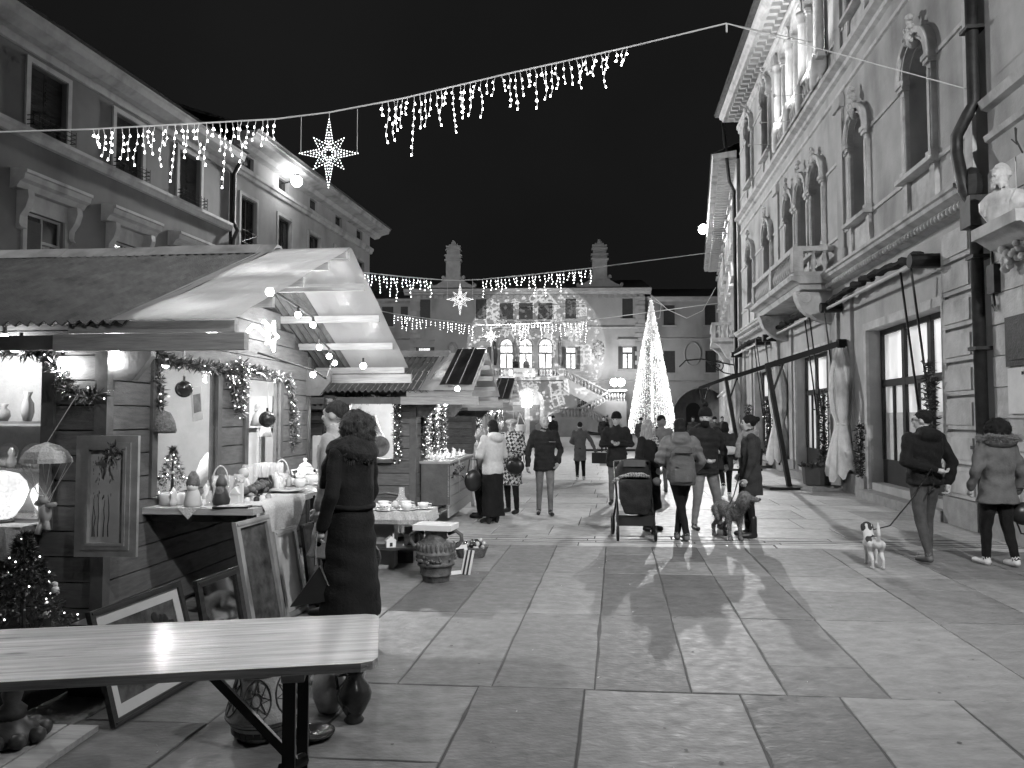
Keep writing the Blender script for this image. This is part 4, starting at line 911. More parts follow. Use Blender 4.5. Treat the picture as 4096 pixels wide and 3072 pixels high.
# ---- tinsel
def garland(name, label, pts, O=O1, rad=.06, dens=650, glint=.25, seed=1, lights=0, cat='garland'):
    g = ht(name, label, cat, 0, 0, 0, O, 0, 'tinsel garlands on the huts'); rr = random.Random(seed); b = MB()
    P = [Vector(p) for p in pts]; Ls = [(P[i+1]-P[i]).length for i in range(len(P)-1)]; T = sum(Ls)
    def at(t):
        for i, l in enumerate(Ls):
            if t <= l: return P[i].lerp(P[i+1], t/l)
            t -= l
        return P[-1]
    for k in range(int(T*dens)):
        c = at(rr.random()*T); d = Vector((rr.gauss(0,1), rr.gauss(0,1), rr.gauss(0,1))).normalized(); l = rad*1.25*rr.uniform(.6, 1.35)
        w = d.cross(Vector((rr.gauss(0,1), rr.gauss(0,1), rr.gauss(0,1)))).normalized()*rad*.11; e = c+d*l; mm = c+d*l*.6
        b.add([c-w*.6, c+w*.6, mm+w, e, mm-w], [(0,1,2,3,4)], 1 if rr.random() < glint else 0)
    put(b, 'tinsel', [M['tinsel'], M['tinsel_b']], g); g.children[0]['kind'] = 'stuff'
    if lights:
        lb_ = MB()
        for k in range(lights): c = at(rr.random()*T); lb_.sph(tuple(c+Vector((rr.uniform(-1,1), rr.uniform(-1,1), rr.uniform(-1,1)))*rad*.9), .0055, 5, 4)
        put(lb_, 'fairy_lights', M['bulb_s'], g); g.children[-1]['kind'] = 'stuff'
    return g
garland('tinsel_garland', 'dark tinsel drooping from the near hut display window to the boards', [(-1.9,-.1,2.16),(-1.0,-.1,2.14),(-.5,-.1,2.14),(-.36,-.1,2.08),(-.28,-.1,1.98),(-.22,-.1,1.86),(-.12,-.1,1.8),(.02,-.08,1.82)], rad=.062, seed=2, lights=14)
garland('tinsel_garland', 'tinsel hung down the near jamb and across the top of the counter window', [(.06,.62,1.72),(.06,.6,2.18),(.06,.75,2.14),(.06,1.1,2.12),(.06,1.6,2.13),(.06,1.85,2.1)], rad=.062, seed=3, lights=10)
garland('tinsel_garland', 'tinsel bunch with lights between the window and door of the near hut', [(.07,1.8,2.15),(.07,1.95,1.95),(.07,2.05,1.75),(.07,2.1,1.7),(.07,2.12,2.2),(.07,2.0,2.2)], rad=.07, seed=4, dens=520, glint=.45, lights=40)
garland('tinsel_garland', 'tinsel over the door and down the far post of the near hut', [(.07,2.25,2.16),(.07,2.6,2.15),(.07,3.0,2.12),(.07,3.3,2.12),(.07,3.42,2.0),(.07,3.5,1.7),(.07,3.52,1.3)], rad=.06, seed=5, glint=.4, lights=34)
garland('tinsel_garland', 'tinsel over the side window of the second hut', [(-1.1,-.08,1.92),(-.3,-.08,1.94),(-.22,-.08,1.85)], O2, rad=.07, seed=6)
garland('tinsel_garland', 'lit tinsel strip hanging right of the side window of the second hut', [(-.24,-.08,1.9),(-.23,-.08,1.3),(-.22,-.08,1.0)], O2, rad=.07, seed=7, glint=.45, lights=40)
garland('tinsel_garland', 'lit tinsel strip on the near jamb of the second hut counter', [(.07,.42,1.9),(.07,.44,1.0)], O2, rad=.08, seed=8, glint=.5, lights=40)
garland('tinsel_garland', 'brightest lit tinsel strip in the middle of the second hut front', [(.1,1.0,1.9),(.1,1.0,1.05)], O2, rad=.1, seed=9, glint=.6, lights=70)
garland('tinsel_garland', 'lit tinsel strip on the far jamb of the second hut counter', [(.07,1.9,1.85),(.07,1.9,1.05)], O2, rad=.09, seed=10, glint=.6, lights=60)
garland('tinsel_garland', 'lit tinsel strip on the near jamb of the farthest hut', [(.08,.2,1.85),(.08,.2,.9)], O3, rad=.1, seed=11, glint=.5, lights=60)
garland('tinsel_garland', 'lit tinsel heap along the top of the farthest hut front', [(.2,.3,1.85),(.2,2.2,1.85)], O3, rad=.12, seed=12, glint=.6, lights=90)
# ---- rope-light comet
ct = ht('comet_light', 'glowing rope-light comet star on the gable of the near hut', 'light decoration', .1, 2.75, 2.56)
P = [(0, .17*(1 if k % 2 == 0 else .42)*math.sin(k*math.pi/5+.3), .17*(1 if k % 2 == 0 else .42)*math.cos(k*math.pi/5+.3)) for k in range(10)]
put(MB().tube(P, .019, 6, closed=True), 'star_outline', M['tubelight'], ct)
put(MB().tube([(0,-.1,-.02),(0,-.2,.0),(0,-.36,.06),(0,-.5,.05),(0,-.6,-.02)], .019, 6), 'tail', M['tubelight'], ct)
put(MB().tube([(0,-.1,.1),(0,-.2,.14),(0,-.24,.12)], .017, 6), 'tail', M['tubelight'], ct)
lamp('rope_glow', ct, (.25, -.1, 0), 14, .2)
# ---- counter of the near hut
c1 = put(MB().box(.02, .47, .875, .95, 3.6, .925), 'counter_top', M['pine'], h1)
for y in (.75, 2.2, 3.5): put(MB().box(.78, y-.03, 0, .84, y+.03, .875), 'counter_leg', M['hutwood_x'], h1); 
[box('counter_bearer', M['hutwood_x'], h1, .03, q, .8, .84, q+.06, .874) for q in (.6, 3.4)]
c2 = put(MB().box(.02, .3, .935, .52, 2.75, .97), 'counter_top', M['pine'], h2)
put(MB().prism([(.05,.3),(.5,.3),(.5,.93),(.05,.93)], .3, .33), 'counter_side', M['hutwood_x'], h2)
boards(h2, 'y', .47, .3, 2.7, .1, .92, (), .16, m='pine')
put(MB().box(.47, 2.72, 0, .53, 2.78, .93), 'counter_leg', M['cable'], h2)
c3 = put(MB().box(.02, .2, .9, .6, 2.5, .94), 'counter_top', M['pine'], h3)
boards(h3, 'y', .55, .2, 2.5, .1, .9, (), .16)
# display sill + shelves in the left window
put(MB().box(-1.9, -.3, .83, -.4, .5, .87), 'display_sill', M['pine'], h1)
put(MB().box(-1.9, .66, .87, -.15, .68, 2.25), 'display_back', M['cloth'], h1)
for z in (1.22, 1.6): put(MB().box(-1.9, .35, z, -.2, .62, z+.02), 'shelf', M['pine'], h1)
lc = ht('lace_cloth', 'white lace-edged cloth hanging over the near hut display sill', 'cloth', 0, 0, 0)
lcb = MB(); n = 26
vs = [(-1.9+1.5*i/n, -.31-.01*math.sin(i*.9), .875) for i in range(n+1)] + [(-1.9+1.5*i/n, -.33-.02*math.sin(i*1.3), .66-.28*(i/n < .75)*(1-i/n)-.02*abs(math.sin(i*1.1))) for i in range(n+1)]
lcb.add(vs, [(i, i+1, n+2+i, n+1+i) for i in range(n)]); lcb.box(-1.9, -.31, .872, -.4, .4, .878); put(lcb, 'cloth', M['lace'], lc)

# ================================================================ GOODS
def plate(label, p, q, z, r, O=O1, tilt=0, rz=0, m='porc', group='display plates'):
    t = ht('china_plate', label, 'plate', p, q, z, O, rz, group)
    b = MB().lathe([(r*.55,0),(r*.6,.008),(r,.028),(r*.99,.034),(r*.6,.016),(.001,.014)], n=20)
    o = put(b, 'plate', M[m], t, True); 
    if tilt: o.rotation_euler = (tilt, 0, 0); o.location = (0, 0, r*math.sin(abs(tilt)))
    return t
def cup(label, p, q, z, r=.045, h=.06, O=O1, saucer=True, m='porc', handle=True, group='tea cups', T=None):
    t = thing('tea_cup', label, 'cup', T, 0, group) if T else ht('tea_cup', label, 'cup', p, q, z, O, rnd.uniform(0, 6), group)
    z0 = 0
    if saucer: put(MB().lathe([(r*.8,0),(r*1.7,.012),(r*1.68,.017),(r*.7,.006)], n=18), 'saucer', M[m], t, True); z0 = .008
    put(MB().lathe([(r*.5,z0),(r*.55,z0+.004),(r*.85,z0+h*.4),(r,z0+h),(r*.95,z0+h),(r*.8,z0+h*.4),(.002,z0+.01)], n=18), 'bowl', M[m], t, True)
    if handle: put(MB().tube([(r*.9,0,z0+h*.85),(r*1.5,0,z0+h*.8),(r*1.45,0,z0+h*.4),(r*.8,0,z0+h*.3)], .006, 6), 'handle', M[m], t, True)
    return t
def goblet(label, p, q, z, h=.16, r=.03, O=O1, group='glasses on the counter'):
    t = ht('drinking_glass', label, 'glass', p, q, z, O, 0, group)
    put(MB().lathe([(r*.95,0),(r,.004),(r*1.05,h),(r*.98,h),(r*.88,.012),(.001,.012)], n=14), 'tumbler', M['glass'], t, True); return t
# counter goods
def figurine(name, label, cat, p, q, prof, m='terra', head=None, O=O1, z=.925, s=1):
    t = ht(name, label, cat, p, q, z, O)
    put(MB().lathe([(r*s, zz*s) for r, zz in prof], n=12), 'body', M[m], t, True)
    if head: put(MB().sph((0, -.01*s, head[1]*s), head[0]*s, 10, 8), 'head', M[head[2]], t, True)
    return t
gn = [(.06,0),(.07,.03),(.06,.08),(.045,.13),(.03,.15)]
g = figurine('gnome_figurine', 'pale knitted-hat gnome figurine at the counter edge', 'figurine', .4, .56, gn, 'canvas2', (.045,.165,'porc')); put(MB().lathe([(.05,.17),(.055,.19),(.04,.25),(.015,.29)], n=12), 'knitted_hat', M['basketm'], g, True)
g = figurine('gnome_figurine', 'dark gnome figurine with bushy beard on the counter', 'figurine', .56, .72, gn, 'shutter', (.04,.15,'canvas')); put(MB().sph((0,-.03,.12), (.04,.03,.05), 8, 6), 'beard', M['basketm'], g, True); put(MB().lathe([(.05,.16),(.04,.2),(.02,.25)], n=12), 'hat', M['canvas'], g, True)
figurine('tree_ornament', 'clear glass tree-shaped ornament between the two gnomes', 'ornament', .46, .68, [(.05,0),(.055,.02),(.04,.03),(.045,.06),(.03,.08),(.035,.11),(.02,.13),(.024,.15),(.002,.21)], 'glass')
t = ht('toy_house', 'small white toy house with steep roof on the counter', 'ornament', .62, .86, .925)
put(MB().box(-.035,-.03,0,.035,.03,.08).prism([(-.045,.08),(.045,.08),(0,.14)], -.035, .035), 'house', M['porc'], t); box('tower', M['porc'], t, .036, -.015, 0, .062, .015, .17)
figurine('jug_figurine', 'pale round-headed china figure behind the toy house', 'figurine', .2, 1.9, [(.05,0),(.06,.04),(.05,.1),(.03,.13)], 'porc', (.055,.17,'canvas2'))
for k in range(7):
    figurine('candle_jar', ['%s jar of the row at the front of the counter' % w for w in ('first', 'second', 'third', 'fourth', 'fifth', 'sixth', 'last')][k], 'jar', .7+.028*(k % 2)*2, .9+k*.06, [(.022,0),(.026,.01),(.026,.03),(.018,.04),(.02,.045)], ('porc', 'glaze', 'glaze_p')[k % 3])
for k in range(6):
    rr = random.Random(k); t = ht('carved_ornament', ['%s dark carved lump on the long tray' % w for w in ('first', 'second', 'third', 'fourth', 'fifth', 'last')][k], 'ornament', .5, 1.2+k*.1, .937)
    b = MB(); [b.sph((rr.uniform(-.03,.03), rr.uniform(-.03,.03), .02+rr.uniform(0,.05+.02*(k > 3))), rr.uniform(.02,.035), 6, 5) for _ in range(9)]; put(b, 'carving', M['canvas'], t, True)
t = ht('long_tray', 'long dark tray holding carved ornaments on the counter', 'tray', .5, 1.45, .925); put(MB().box(-.09,-.38,0,.09,.38,.01), 'tray', M['darkwood'], t)
t = ht('teapot_dark', 'dark faceted pot behind the long tray', 'pot', .42, 1.85, .925); put(MB().lathe([(.05,0),(.085,.04),(.09,.08),(.06,.12),(.05,.13),(.062,.14)], n=8), 'pot', M['glaze'], t)
plate('large oval platter at the middle of the counter', .72, 1.75, .93, .17)
figs = [(.15,1.45),(.1,1.55),(.2,1.62),(.12,1.7),(.22,1.78),(.15,1.86),(.05,1.62)]
nm_ = ('first', 'second', 'third', 'fourth', 'fifth', 'sixth', 'seventh', 'eighth', 'ninth', 'tenth')
for k, (p, q) in enumerate(figs): goblet('%s tumbler of the left glass set on the counter' % nm_[k], p, q, .925, .17, .033)
for k in range(9): goblet('%s stemmed glass of the right glass set on the counter' % nm_[k], .12+.09*(k % 3), 2.35+.1*(k//3), .925, .24, .034)
t = ht('glass_vase', 'tall straight glass vase near the hut door', 'vase', .12, 2.15, .925); put(MB().lathe([(.05,0),(.055,.01),(.055,.24),(.05,.24),(.048,.02),(.002,.02)], n=16), 'vase', M['glass'], t, True)
for k, (p, q, lab) in enumerate(((.16,1.5,'glass basket with arched handle left on the counter'),(.3,2.6,'glass basket with arched handle right on the counter'))):
    t = ht('glass_basket', lab, 'basket', p, q, .925); put(MB().lathe([(.04,0),(.06,.05),(.08,.12),(.076,.12),(.05,.05),(.002,.02)], n=14), 'bowl', M['glass'], t, True); put(MB().tube([(.078*math.cos(a), 0, .11+.16*math.sin(a)) for a in [i*math.pi/10 for i in range(11)]], .007, 6), 'handle', M['glaze_p'], t, True)
def teapot(label, p, q, z, s=1, O=O1):
    t = ht('china_pot', label, 'teapot', p, q, z, O, 0, 'white china on the counter')
    put(MB().lathe([(.05*s,0),(.055*s,.008*s),(.085*s,.05*s),(.08*s,.09*s),(.055*s,.115*s)], n=18), 'pot', M['porc'], t, True)
    l = put(MB().lathe([(.06*s,.115*s),(.045*s,.14*s),(.015*s,.155*s),(.012*s,.165*s),(.02*s,.178*s),(.01*s,.19*s)], n=14), 'lid', M['porc'], t, True)
    for sg in (-1, 1): put(MB().tube([(sg*.075*s,0,.09*s),(sg*.12*s,0,.085*s),(sg*.11*s,0,.05*s),(sg*.075*s,0,.04*s)], .008*s, 6), 'handle', M['porc'], t, True)
    return t
teapot('big lidded white tureen at the far end of the counter', .35, 3.15, .925, 1.35); teapot('lidded white sugar pot on the counter', .6, 2.35, .925, .8); teapot('lidded white pot beside the large tureen', .62, 2.62, .925, .95); teapot('small lidded white pot behind the woman in the long coat', .75, 3.0, .925, .9)
for k, (p, q, lab) in enumerate(((.5,2.9,'white cup left of the stacked cups'),(.58,3.05,'white cup on the lower saucer at the counter end'),(.66,2.9,'white cup nearest the walkway at the counter end'),(.45,2.45,'white cup behind the sugar pot'))): cup(lab, p, q, .925, .05, .07)
cup('white cup stacked on another cup', .58, 3.05, 1.005, .05, .06, saucer=False)
plate('flat white plate beside the tureen', .8, 2.5, .925, .11); plate('small plate at the counter end', .82, 2.8, .925, .09)
t = ht('small_canister', 'white canister in the middle of the counter', 'canister', .45, 2.15, .925); put(MB().lathe([(.045,0),(.05,.01),(.05,.1),(.04,.11),(.03,.12)], n=16), 'canister', M['porc'], t, True)
t = ht('picture_book', 'dark framed tile lying flat at the counter edge', 'frame', .75, .53, .926, rz=.15); put(MB().box(-.14,-.06,0,.14,.06,.014).box(-.11,-.035,.014,.11,.035,.016,1), 'frame', [M['steel'], M['porc']], t)
# lace runner over the right counter edge
rn = ht('lace_runner', 'pale lace-edged runner hanging to a point off the near hut counter', 'cloth', 0, 0, 0); b = MB(); n = 14; m_ = 12; vs = []
for j in range(m_+1):
    t_ = j/m_
    for i in range(n+1):
        s_ = i/n; q0, q1 = .62+.18*t_**1.0+ .28*max(0, t_-.5), 1.62-.5*t_-.25*max(0, t_-.5)
        q = q0+(q1-q0)*s_
        if j == 0: vs.append((.6, q, .932))
        elif j == 1: vs.append((.95, q, .935))
        else:
            d = (t_-1/m_)*.72*(1-.35*abs(s_-.55)*1.6); vs.append((.965+.022*math.sin(s_*14+t_*2)*t_+.02*t_, q, .93-d-.015*abs(math.sin(s_*20))*(j == m_)))
b.add(vs, [(j*(n+1)+i, j*(n+1)+i+1, (j+1)*(n+1)+i+1, (j+1)*(n+1)+i) for j in range(m_) for i in range(n)]); put(b, 'cloth', M['lace'], rn, True)
t = ht('doily', 'small white doily corner hanging over the near counter edge', 'cloth', .42, .5, .93); put(MB().add([(-.12,.1,0),(.1,.1,0),(.08,-.035,.0),(-.1,-.035,0),(-.0,-.05,-.09)], [(0,1,2,3),(3,2,4)]), 'cloth', M['lace'], t)
# small fir in a pot
def fir(name, label, loc, H_, Rb, n=700, seed=1, deco=True, rz=0, pot=None, power=0):
    t = thing(name, label, 'tree', loc, rz); rr = random.Random(seed)
    put(MB().cyl((0,0,0), (0,0,H_*.95), .012+H_*.012, .004), 'trunk', M['darkwood'], t)
    b = MB()
    for k in range(n):
        f = rr.random()**.8; z = H_*(.12+.88*f); r0 = Rb*(1-f)*.98+.012; a = rr.uniform(0, 6.283); r_ = r0*math.sqrt(rr.uniform(.15, 1)); 
        c = Vector((r_*math.cos(a), r_*math.sin(a), z-.12*r_)); d = Vector((math.cos(a+rr.gauss(0,.5)), math.sin(a+rr.gauss(0,.5)), rr.uniform(-.35,.55))).normalized()
        l = H_*.09*rr.uniform(.6,1.2)
        for w in range(5):
            dd = (d + Vector((rr.gauss(0,.5), rr.gauss(0,.5), rr.gauss(0,.5)))).normalized(); e = c+dd*l*rr.uniform(.5,1); s_ = dd.cross(Vector((rr.gauss(0,1), rr.gauss(0,1), 1))).normalized()*H_*.006
            b.add([c-s_, c+s_, e], [(0,1,2)])
    f = put(b, 'foliage', M['fir'], t); f['kind'] = 'stuff'
    if deco:
        lb_ = MB()
        for k in range(18): f_ = rr.random(); a = rr.uniform(0, 6.283); r_ = Rb*(1-f_)+.02; lb_.sph((r_*math.cos(a), r_*math.sin(a), H_*(.12+.86*f_)), .005, 6, 4)
        put(lb_, 'fairy_lights', M['bulb_s'], t)['kind'] = 'stuff'
        for k in range(int(9+n/150)):
            f_ = rr.random()*.9; a = rr.uniform(0, 6.283); r_ = Rb*(1-f_)*1.02; put(MB().sph((r_*math.cos(a), r_*math.sin(a), H_*(.1+.86*f_)), H_*.032*rr.uniform(.7,1.3), 10, 8), 'bauble', M[('chrome', 'porc', 'glaze', 'gilt')[k % 4]], t, True)
        pts = [(Rb*(1-f_)*1.05*math.cos(f_*16), Rb*(1-f_)*1.05*math.sin(f_*16), H_*(.14+.8*f_)-.02*abs(math.sin(f_*40))) for f_ in [i/60 for i in range(56)]]
        bd_ = MB(); [bd_.sph(p_, H_*.009, 5, 4) for p_ in pts]; put(bd_, 'bead_chain', M['porc'], t)['kind'] = 'stuff'
    if pot: put(MB().lathe(pot, n=18), 'pot', M['porc'], t, True)
    return t
fir('small_fir', 'small decorated fir in a white pot on the near hut counter', LH(O1, .13, .72, .985), .42, .15, 420, 3, pot=[(.09,-.06),(.1,-.055),(.105,.02),(.1,.035),(.02,.03)])
fir('decorated_fir', 'larger decorated fir with glass baubles below the display window', (-2.9, 4.5, .3), .66, .3, 900, 5)
t = ht('fir_pedestal', 'dark carved pedestal with lobed base on the plank platform', 'pedestal', 0, 0, 0); t.location = (-2.5, 3.82, .034)
t.scale = (.62, .62, .8); put(MB().lathe([(.1,.14),(.11,.2),(.06,.24),(.08,.3),(.05,.36),(.16,.46),(.24,.5)], n=14), 'column', M['darkwood'], t, True)
put(MB().lathe([(.2,0),(.22,.02),(.2,.08),(.12,.12),(.1,.15)], n=16), 'base', M['darkwood'], t, True)
for k in range(9): a = k*.698; put(MB().sph((.22*math.cos(a), .22*math.sin(a), .05), (.07,.07,.05), 8, 6), 'carved_lobe', M['darkwood'], t, True)
# ornaments hanging at the hut
def hang_ball(label, p, q, z, r, m='glaze'):
    t = ht('glass_bauble', label, 'bauble', p, q, z, O1, 0, 'baubles hung on the near hut'); put(MB().sph((0,0,0), r, 18, 12), 'ball', M[m], t, True); put(MB().cyl((0,0,r), (0,0,r+.035), .012), 'cap', M['chrome'], t); put(MB().cyl((0,0,r+.03), (0,0,r+.3), .006), 'ribbon', M['cloth'], t)
hang_ball('dark bauble hanging in the counter window', .06, 1.0, 1.9, .075); hang_ball('dark sparkling bauble hanging before the near hut door', .3, 2.2, 1.63, .085)
t = ht('wicker_bell', 'dark wicker bell hanging in the counter window', 'ornament', .07, .66, 1.62); put(MB().lathe([(.1,-.1),(.11,-.08),(.095,0),(.06,.07),(.01,.09)], n=14), 'bell', M['basketm'], t, True); put(MB().cyl((0,0,.09),(0,0,.3),.006), 'cord', M['blackwire'], t)
for k, (q, z, lab) in enumerate(((2.4,1.72,'pale angel doll hanging left of the hut door'),(2.62,1.6,'pale cloth doll hanging at the hut door'))):
    t = ht('hanging_doll', lab, 'ornament', .1, q, z); put(MB().lathe([(.07,-.16),(.05,-.06),(.02,.0),(.03,.03),(.035,.06),(.02,.09)], n=10), 'doll', M['cloth'], t, True); put(MB().tube([(-.0,-.06,.01),(0,0,.0),(0,.06,-.03)], .014, 6), 'arms', M['canvas2'], t)
t = ht('calendar_print', 'narrow printed sheet hanging in the counter window', 'print', -.03, 1.4, 1.82); put(MB().box(-.004,-.1,-.2,.004,.08,.12).box(.004,-.08,-.12,.006,.05,.05,1), 'sheet', [M['paper'], M['canvas']], t, rot=(.15,0,0))
t = ht('electricity_box', 'white electricity box on the inner wall of the near hut', 'box', -.55, 3.9, 1.72); put(MB().box(-.2,-.06,-.2,.2,.1,.2).box(-.15,-.065,-.12,.15,-.06,.12), 'box', M['porc'], t); put(MB().cyl((0,0,-.2),(0,0,-1.5),.025), 'conduit', M['porc'], t)
t = ht('electricity_box', 'white electricity box seen through the side window of the second hut', 'box', -.55, 2.25, 1.7, O2); put(MB().box(-.15,-.06,-.15,.15,.1,.15).box(-.1,-.065,-.08,.1,-.06,.08), 'box', M['porc'], t); put(MB().cyl((0,0,-.15),(0,0,-1.2),.02), 'conduit', M['porc'], t)
# cloth mannequin seen in the hut
t = ht('stall_keeper_coat', 'pale quilted coat bulging behind the near hut window', 'coat', -.2, 2.2, 1.0); put(MB().sph((0,0,0), (.22,.3,.34), 14, 10), 'coat', M['cloth'], t, True)
# parachute toy
t = ht('parachute_toy', 'toy figure hanging under a small cloth parachute at the hut corner', 'toy', -.24, -.28, 1.33)
put(MB().lathe([(.165,0),(.16,.03),(.13,.08),(.08,.12),(.01,.145)], n=10), 'parachute', M['lace'], t)
put(MB().cyl((0,0,.14),(.12,.15,.5),.003,n=4), 'cord', M['cable'], t)
b = MB(); [b.cyl((.16*math.cos(a), .16*math.sin(a), 0), (.03*math.cos(a*2), .02*math.sin(a), -.28), .0025, n=4) for a in [i*6.283/8 for i in range(8)]]; put(b, 'cords', M['cable'], t)['kind'] = 'stuff'
put(MB().sph((0,0,-.36), (.045,.04,.07), 10, 8).sph((-.01,-.01,-.26), .035, 10, 8).tube([(.0,0,-.31),(.09,-.02,-.29)], .018, 6).tube([(0,0,-.31),(-.06,-.02,-.28)], .018, 6).tube([(.01,0,-.41),(.05,-.03,-.47)], .02, 6).tube([(-.02,0,-.41),(-.03,-.03,-.5)], .02, 6), 'doll', M['canvas2'], t, True)
# mosaic lamps and display in the window
def mosaic(label, p, q, z, r, s):
    t = ht('mosaic_lamp', label, 'lamp', p, q, z, O1, 0, 'lit mosaic lamps'); put(MB().lathe([(.3*r,-1.1*r),(.5*r,-1.0*r),(.8*r,-.5*r),(1.0*r,.1*r),(.9*r,.5*r),(.6*r,.85*r),(.05*r,1.0*r)], n=20), 'shade', mosaic_mat(s), t, True)
    put(MB().lathe([(.5*r,-1.25*r),(.5*r,-1.15*r),(.2*r,-1.1*r)], n=14), 'base', M['darkwood'], t, True); lamp('lamp_light', t, (0, -r*1.5, 0), 1.5, .1)
def mosaic_mat(s):
    k = 'mosaic%s' % s
    if k in MATS: return MATS[k]
    m = emat(k, s); t = m.node_tree; vo = _n(t, 'ShaderNodeTexVoronoi', feature='DISTANCE_TO_EDGE'); vo.inputs['Scale'].default_value = 38; tc = _n(t, 'ShaderNodeTexCoord'); mr = _n(t, 'ShaderNodeMapRange'); mr.inputs[2].default_value = .08; mr.inputs[3].default_value = s*.25; mr.inputs[4].default_value = s
    t.links.new(tc.outputs['Object'], vo.inputs['Vector']); t.links.new(vo.outputs[0], mr.inputs[0]); t.links.new(mr.outputs[0], t.nodes['Principled BSDF'].inputs['Emission Strength']); return m
mosaic('big glowing mosaic glass lamp on the display sill', -.72, -.1, 1.09, .17, .95); mosaic('smaller glowing mosaic lamp behind the big one', -.52, .12, 1.05, .12, .9)
t = ht('wooden_stool_leg', 'dark wooden figure in front of the big mosaic lamp', 'figurine', -.78, -.28, .875); put(MB().lathe([(.04,0),(.025,.1),(.035,.2),(.05,.24),(.0,.27)], n=10), 'figure', M['darkwood'], t, True)
rr = random.Random(9); lab_ = ('leftmost', 'second', 'third', 'fourth', 'fifth', 'rightmost')
for k in range(6): plate('%s upright plate on the middle display shelf' % lab_[k], -1.6+k*.22, .5, 1.24, .1, tilt=R(75), m=('canvas2', 'porc', 'glaze_p')[k % 3])
for k in range(6):
    t = ht('china_vase', '%s china vase on the upper display shelf' % lab_[k], 'vase', -1.6+k*.21, .45, 1.62); h_ = rr.uniform(.12,.26); put(MB().lathe([(.03,0),(.05,h_*.3),(.045,h_*.6),(.02,h_*.8),(.035,h_)], n=12), 'vase', M[('porc', 'glass', 'glaze_p', 'porc')[k % 4]], t, True)
for k in range(5):
    t = ht('china_figure', '%s small china figure on the middle display shelf' % lab_[k], 'figurine', -1.5+k*.22, .4, 1.24); put(MB().lathe([(.03,0),(.04,.05),(.02,.1),(.03,.13),(.005,.17)], n=10), 'figure', M[('porc', 'canvas2')[k % 2]], t, True)
for k in range(5):
    t = ht('candlestick', '%s glass candlestick on the display sill' % lab_[k], 'candlestick', -1.6+k*.23, .2, .875); put(MB().lathe([(.04,0),(.012,.02),(.015,.1),(.012,.18),(.03,.22)], n=10), 'stick', M['glass'], t, True)
put(MB().box(-1.9, -.02, .9, -.48, -.01, 2.1), 'display_pane', M['pane'], h1)
put(MB().box(-.015, .65, 1.0, -.01, 1.63, 2.08), 'window_pane', M['pane'], h1)
# second hut interior + goods
t = ht('linen_bundle', 'white cloth hanging in the side window of the second hut', 'cloth', -.75, .5, 1.4, O2); put(MB().lathe([(.05,-.3),(.16,-.26),(.2,-.15),(.1,.05),(.02,.28)], n=12, wob=lambda a, z: .12*math.sin(a*4+z*9)), 'linen', M['cloth'], t, True)
plate('dark oval plate standing in the side window of the second hut', -.5, -.08, 1.05, .16, O2, R(80), 0, 'canvas')
for k in range(22):
    r_ = random.Random(k+40); t = ht('nativity_figure', '%s white china figure from the near end of the second hut counter' % ORD[k], 'figurine', .12+.33*r_.random(), .45+k*.098, .97, O2, 0, 'china figures crowded on the second hut counter'); hh_ = r_.uniform(.06,.15)
    put(MB().lathe([(.03,0),(.035,hh_*.3),(.02,hh_*.6),(.012,hh_*.7),(.02,hh_*.85),(.004,hh_)], n=8), 'figure', M['porc'], t, True)
for k in range(6): plate('small white plate, %s of the %s pair on the second hut counter' % (('inner', 'outer')[k % 2], ('front', 'middle', 'back')[k//2]), .2+.2*(k % 2), .9+.6*(k//2), .972, .08, O2, group='small plates on the second hut counter')
t = ht('hanging_scarf', 'pale narrow scarf hanging from the second hut counter', 'scarf', .53, 1.0, .96, O2); put(MB().add([(0,-.05,0),(0,.06,0),(.01,.05,-.35),(.01,-.02,-.35),(.0,.05,-.55),(.02,-.03,-.53)], [(0,1,2,3),(3,2,4,5)]), 'scarf', M['cloth'], t)
t = ht('price_card', 'white price card on the second hut front', 'card', .07, .5, 1.78, O2); put(MB().box(0,-.06,-.08,.006,.06,.08), 'card', M['porc'], t)
t = ht('green_sprig', 'leafy sprig hung under the second hut counter', 'ornament', .55, .7, .8, O2); b = MB(); rr = random.Random(4)
for k in range(60): c = Vector((rr.uniform(-.06,.06), rr.uniform(-.3,.3), rr.uniform(-.08,.08))); d = Vector((rr.gauss(0,1), rr.gauss(0,1), rr.gauss(0,1)))*.05; e = d.cross(Vector((0,0,1)))*.3; b.add([c, c+d*.5+e, c+d, c+d*.5-e], [(0,1,2,3)])
put(b, 'leaves', M['fir'], t)
# third hut goods
for k in range(10):
    r_ = random.Random(k+70); t = ht('hanging_heart', '%s cloth heart from the near end of the farthest hut front' % ORD[k], 'ornament', .5, .3+k*.2, 1.75-.25*(k % 2)-.1*r_.random(), O3, 0, 'heart ornaments on the farthest hut')
    P = [(.09*math.sin(a)**3*1.1, .07*(math.cos(a)-.35*math.cos(2*a)-.15*math.cos(3*a))) for a in [i*6.283/16 for i in range(16)]]; put(MB().tube([(0, x_, z_) for x_, z_ in P], .018, 5, closed=True), 'heart', M[('canvas', 'cloth')[k % 2]], t); put(MB().cyl((0,0,.06), (0,0,.2), .004, n=4), 'cord', M['cable'], t)
t = ht('hanging_lantern', 'white cloth lantern carousel hanging beyond the farthest hut', 'lantern', 1.02, 1.5, 1.42, O3); put(MB().lathe([(.15,-.16),(.16,-.14),(.16,.02),(.14,.04)], n=12), 'shade', M['cloth'], t); [put(MB().cyl((.13*math.cos(a), .13*math.sin(a), -.16), (.13*math.cos(a), .13*math.sin(a), -.3), .016, .026), 'pendant', M['porc'], t) for a in [i*1.05 for i in range(6)]]; [put(MB().cyl((.15*math.cos(a), .15*math.sin(a), .03), (0,0,.36), .008, n=5), 'hanger', M['porc'], t) for a in (0, 2.1, 4.2)]
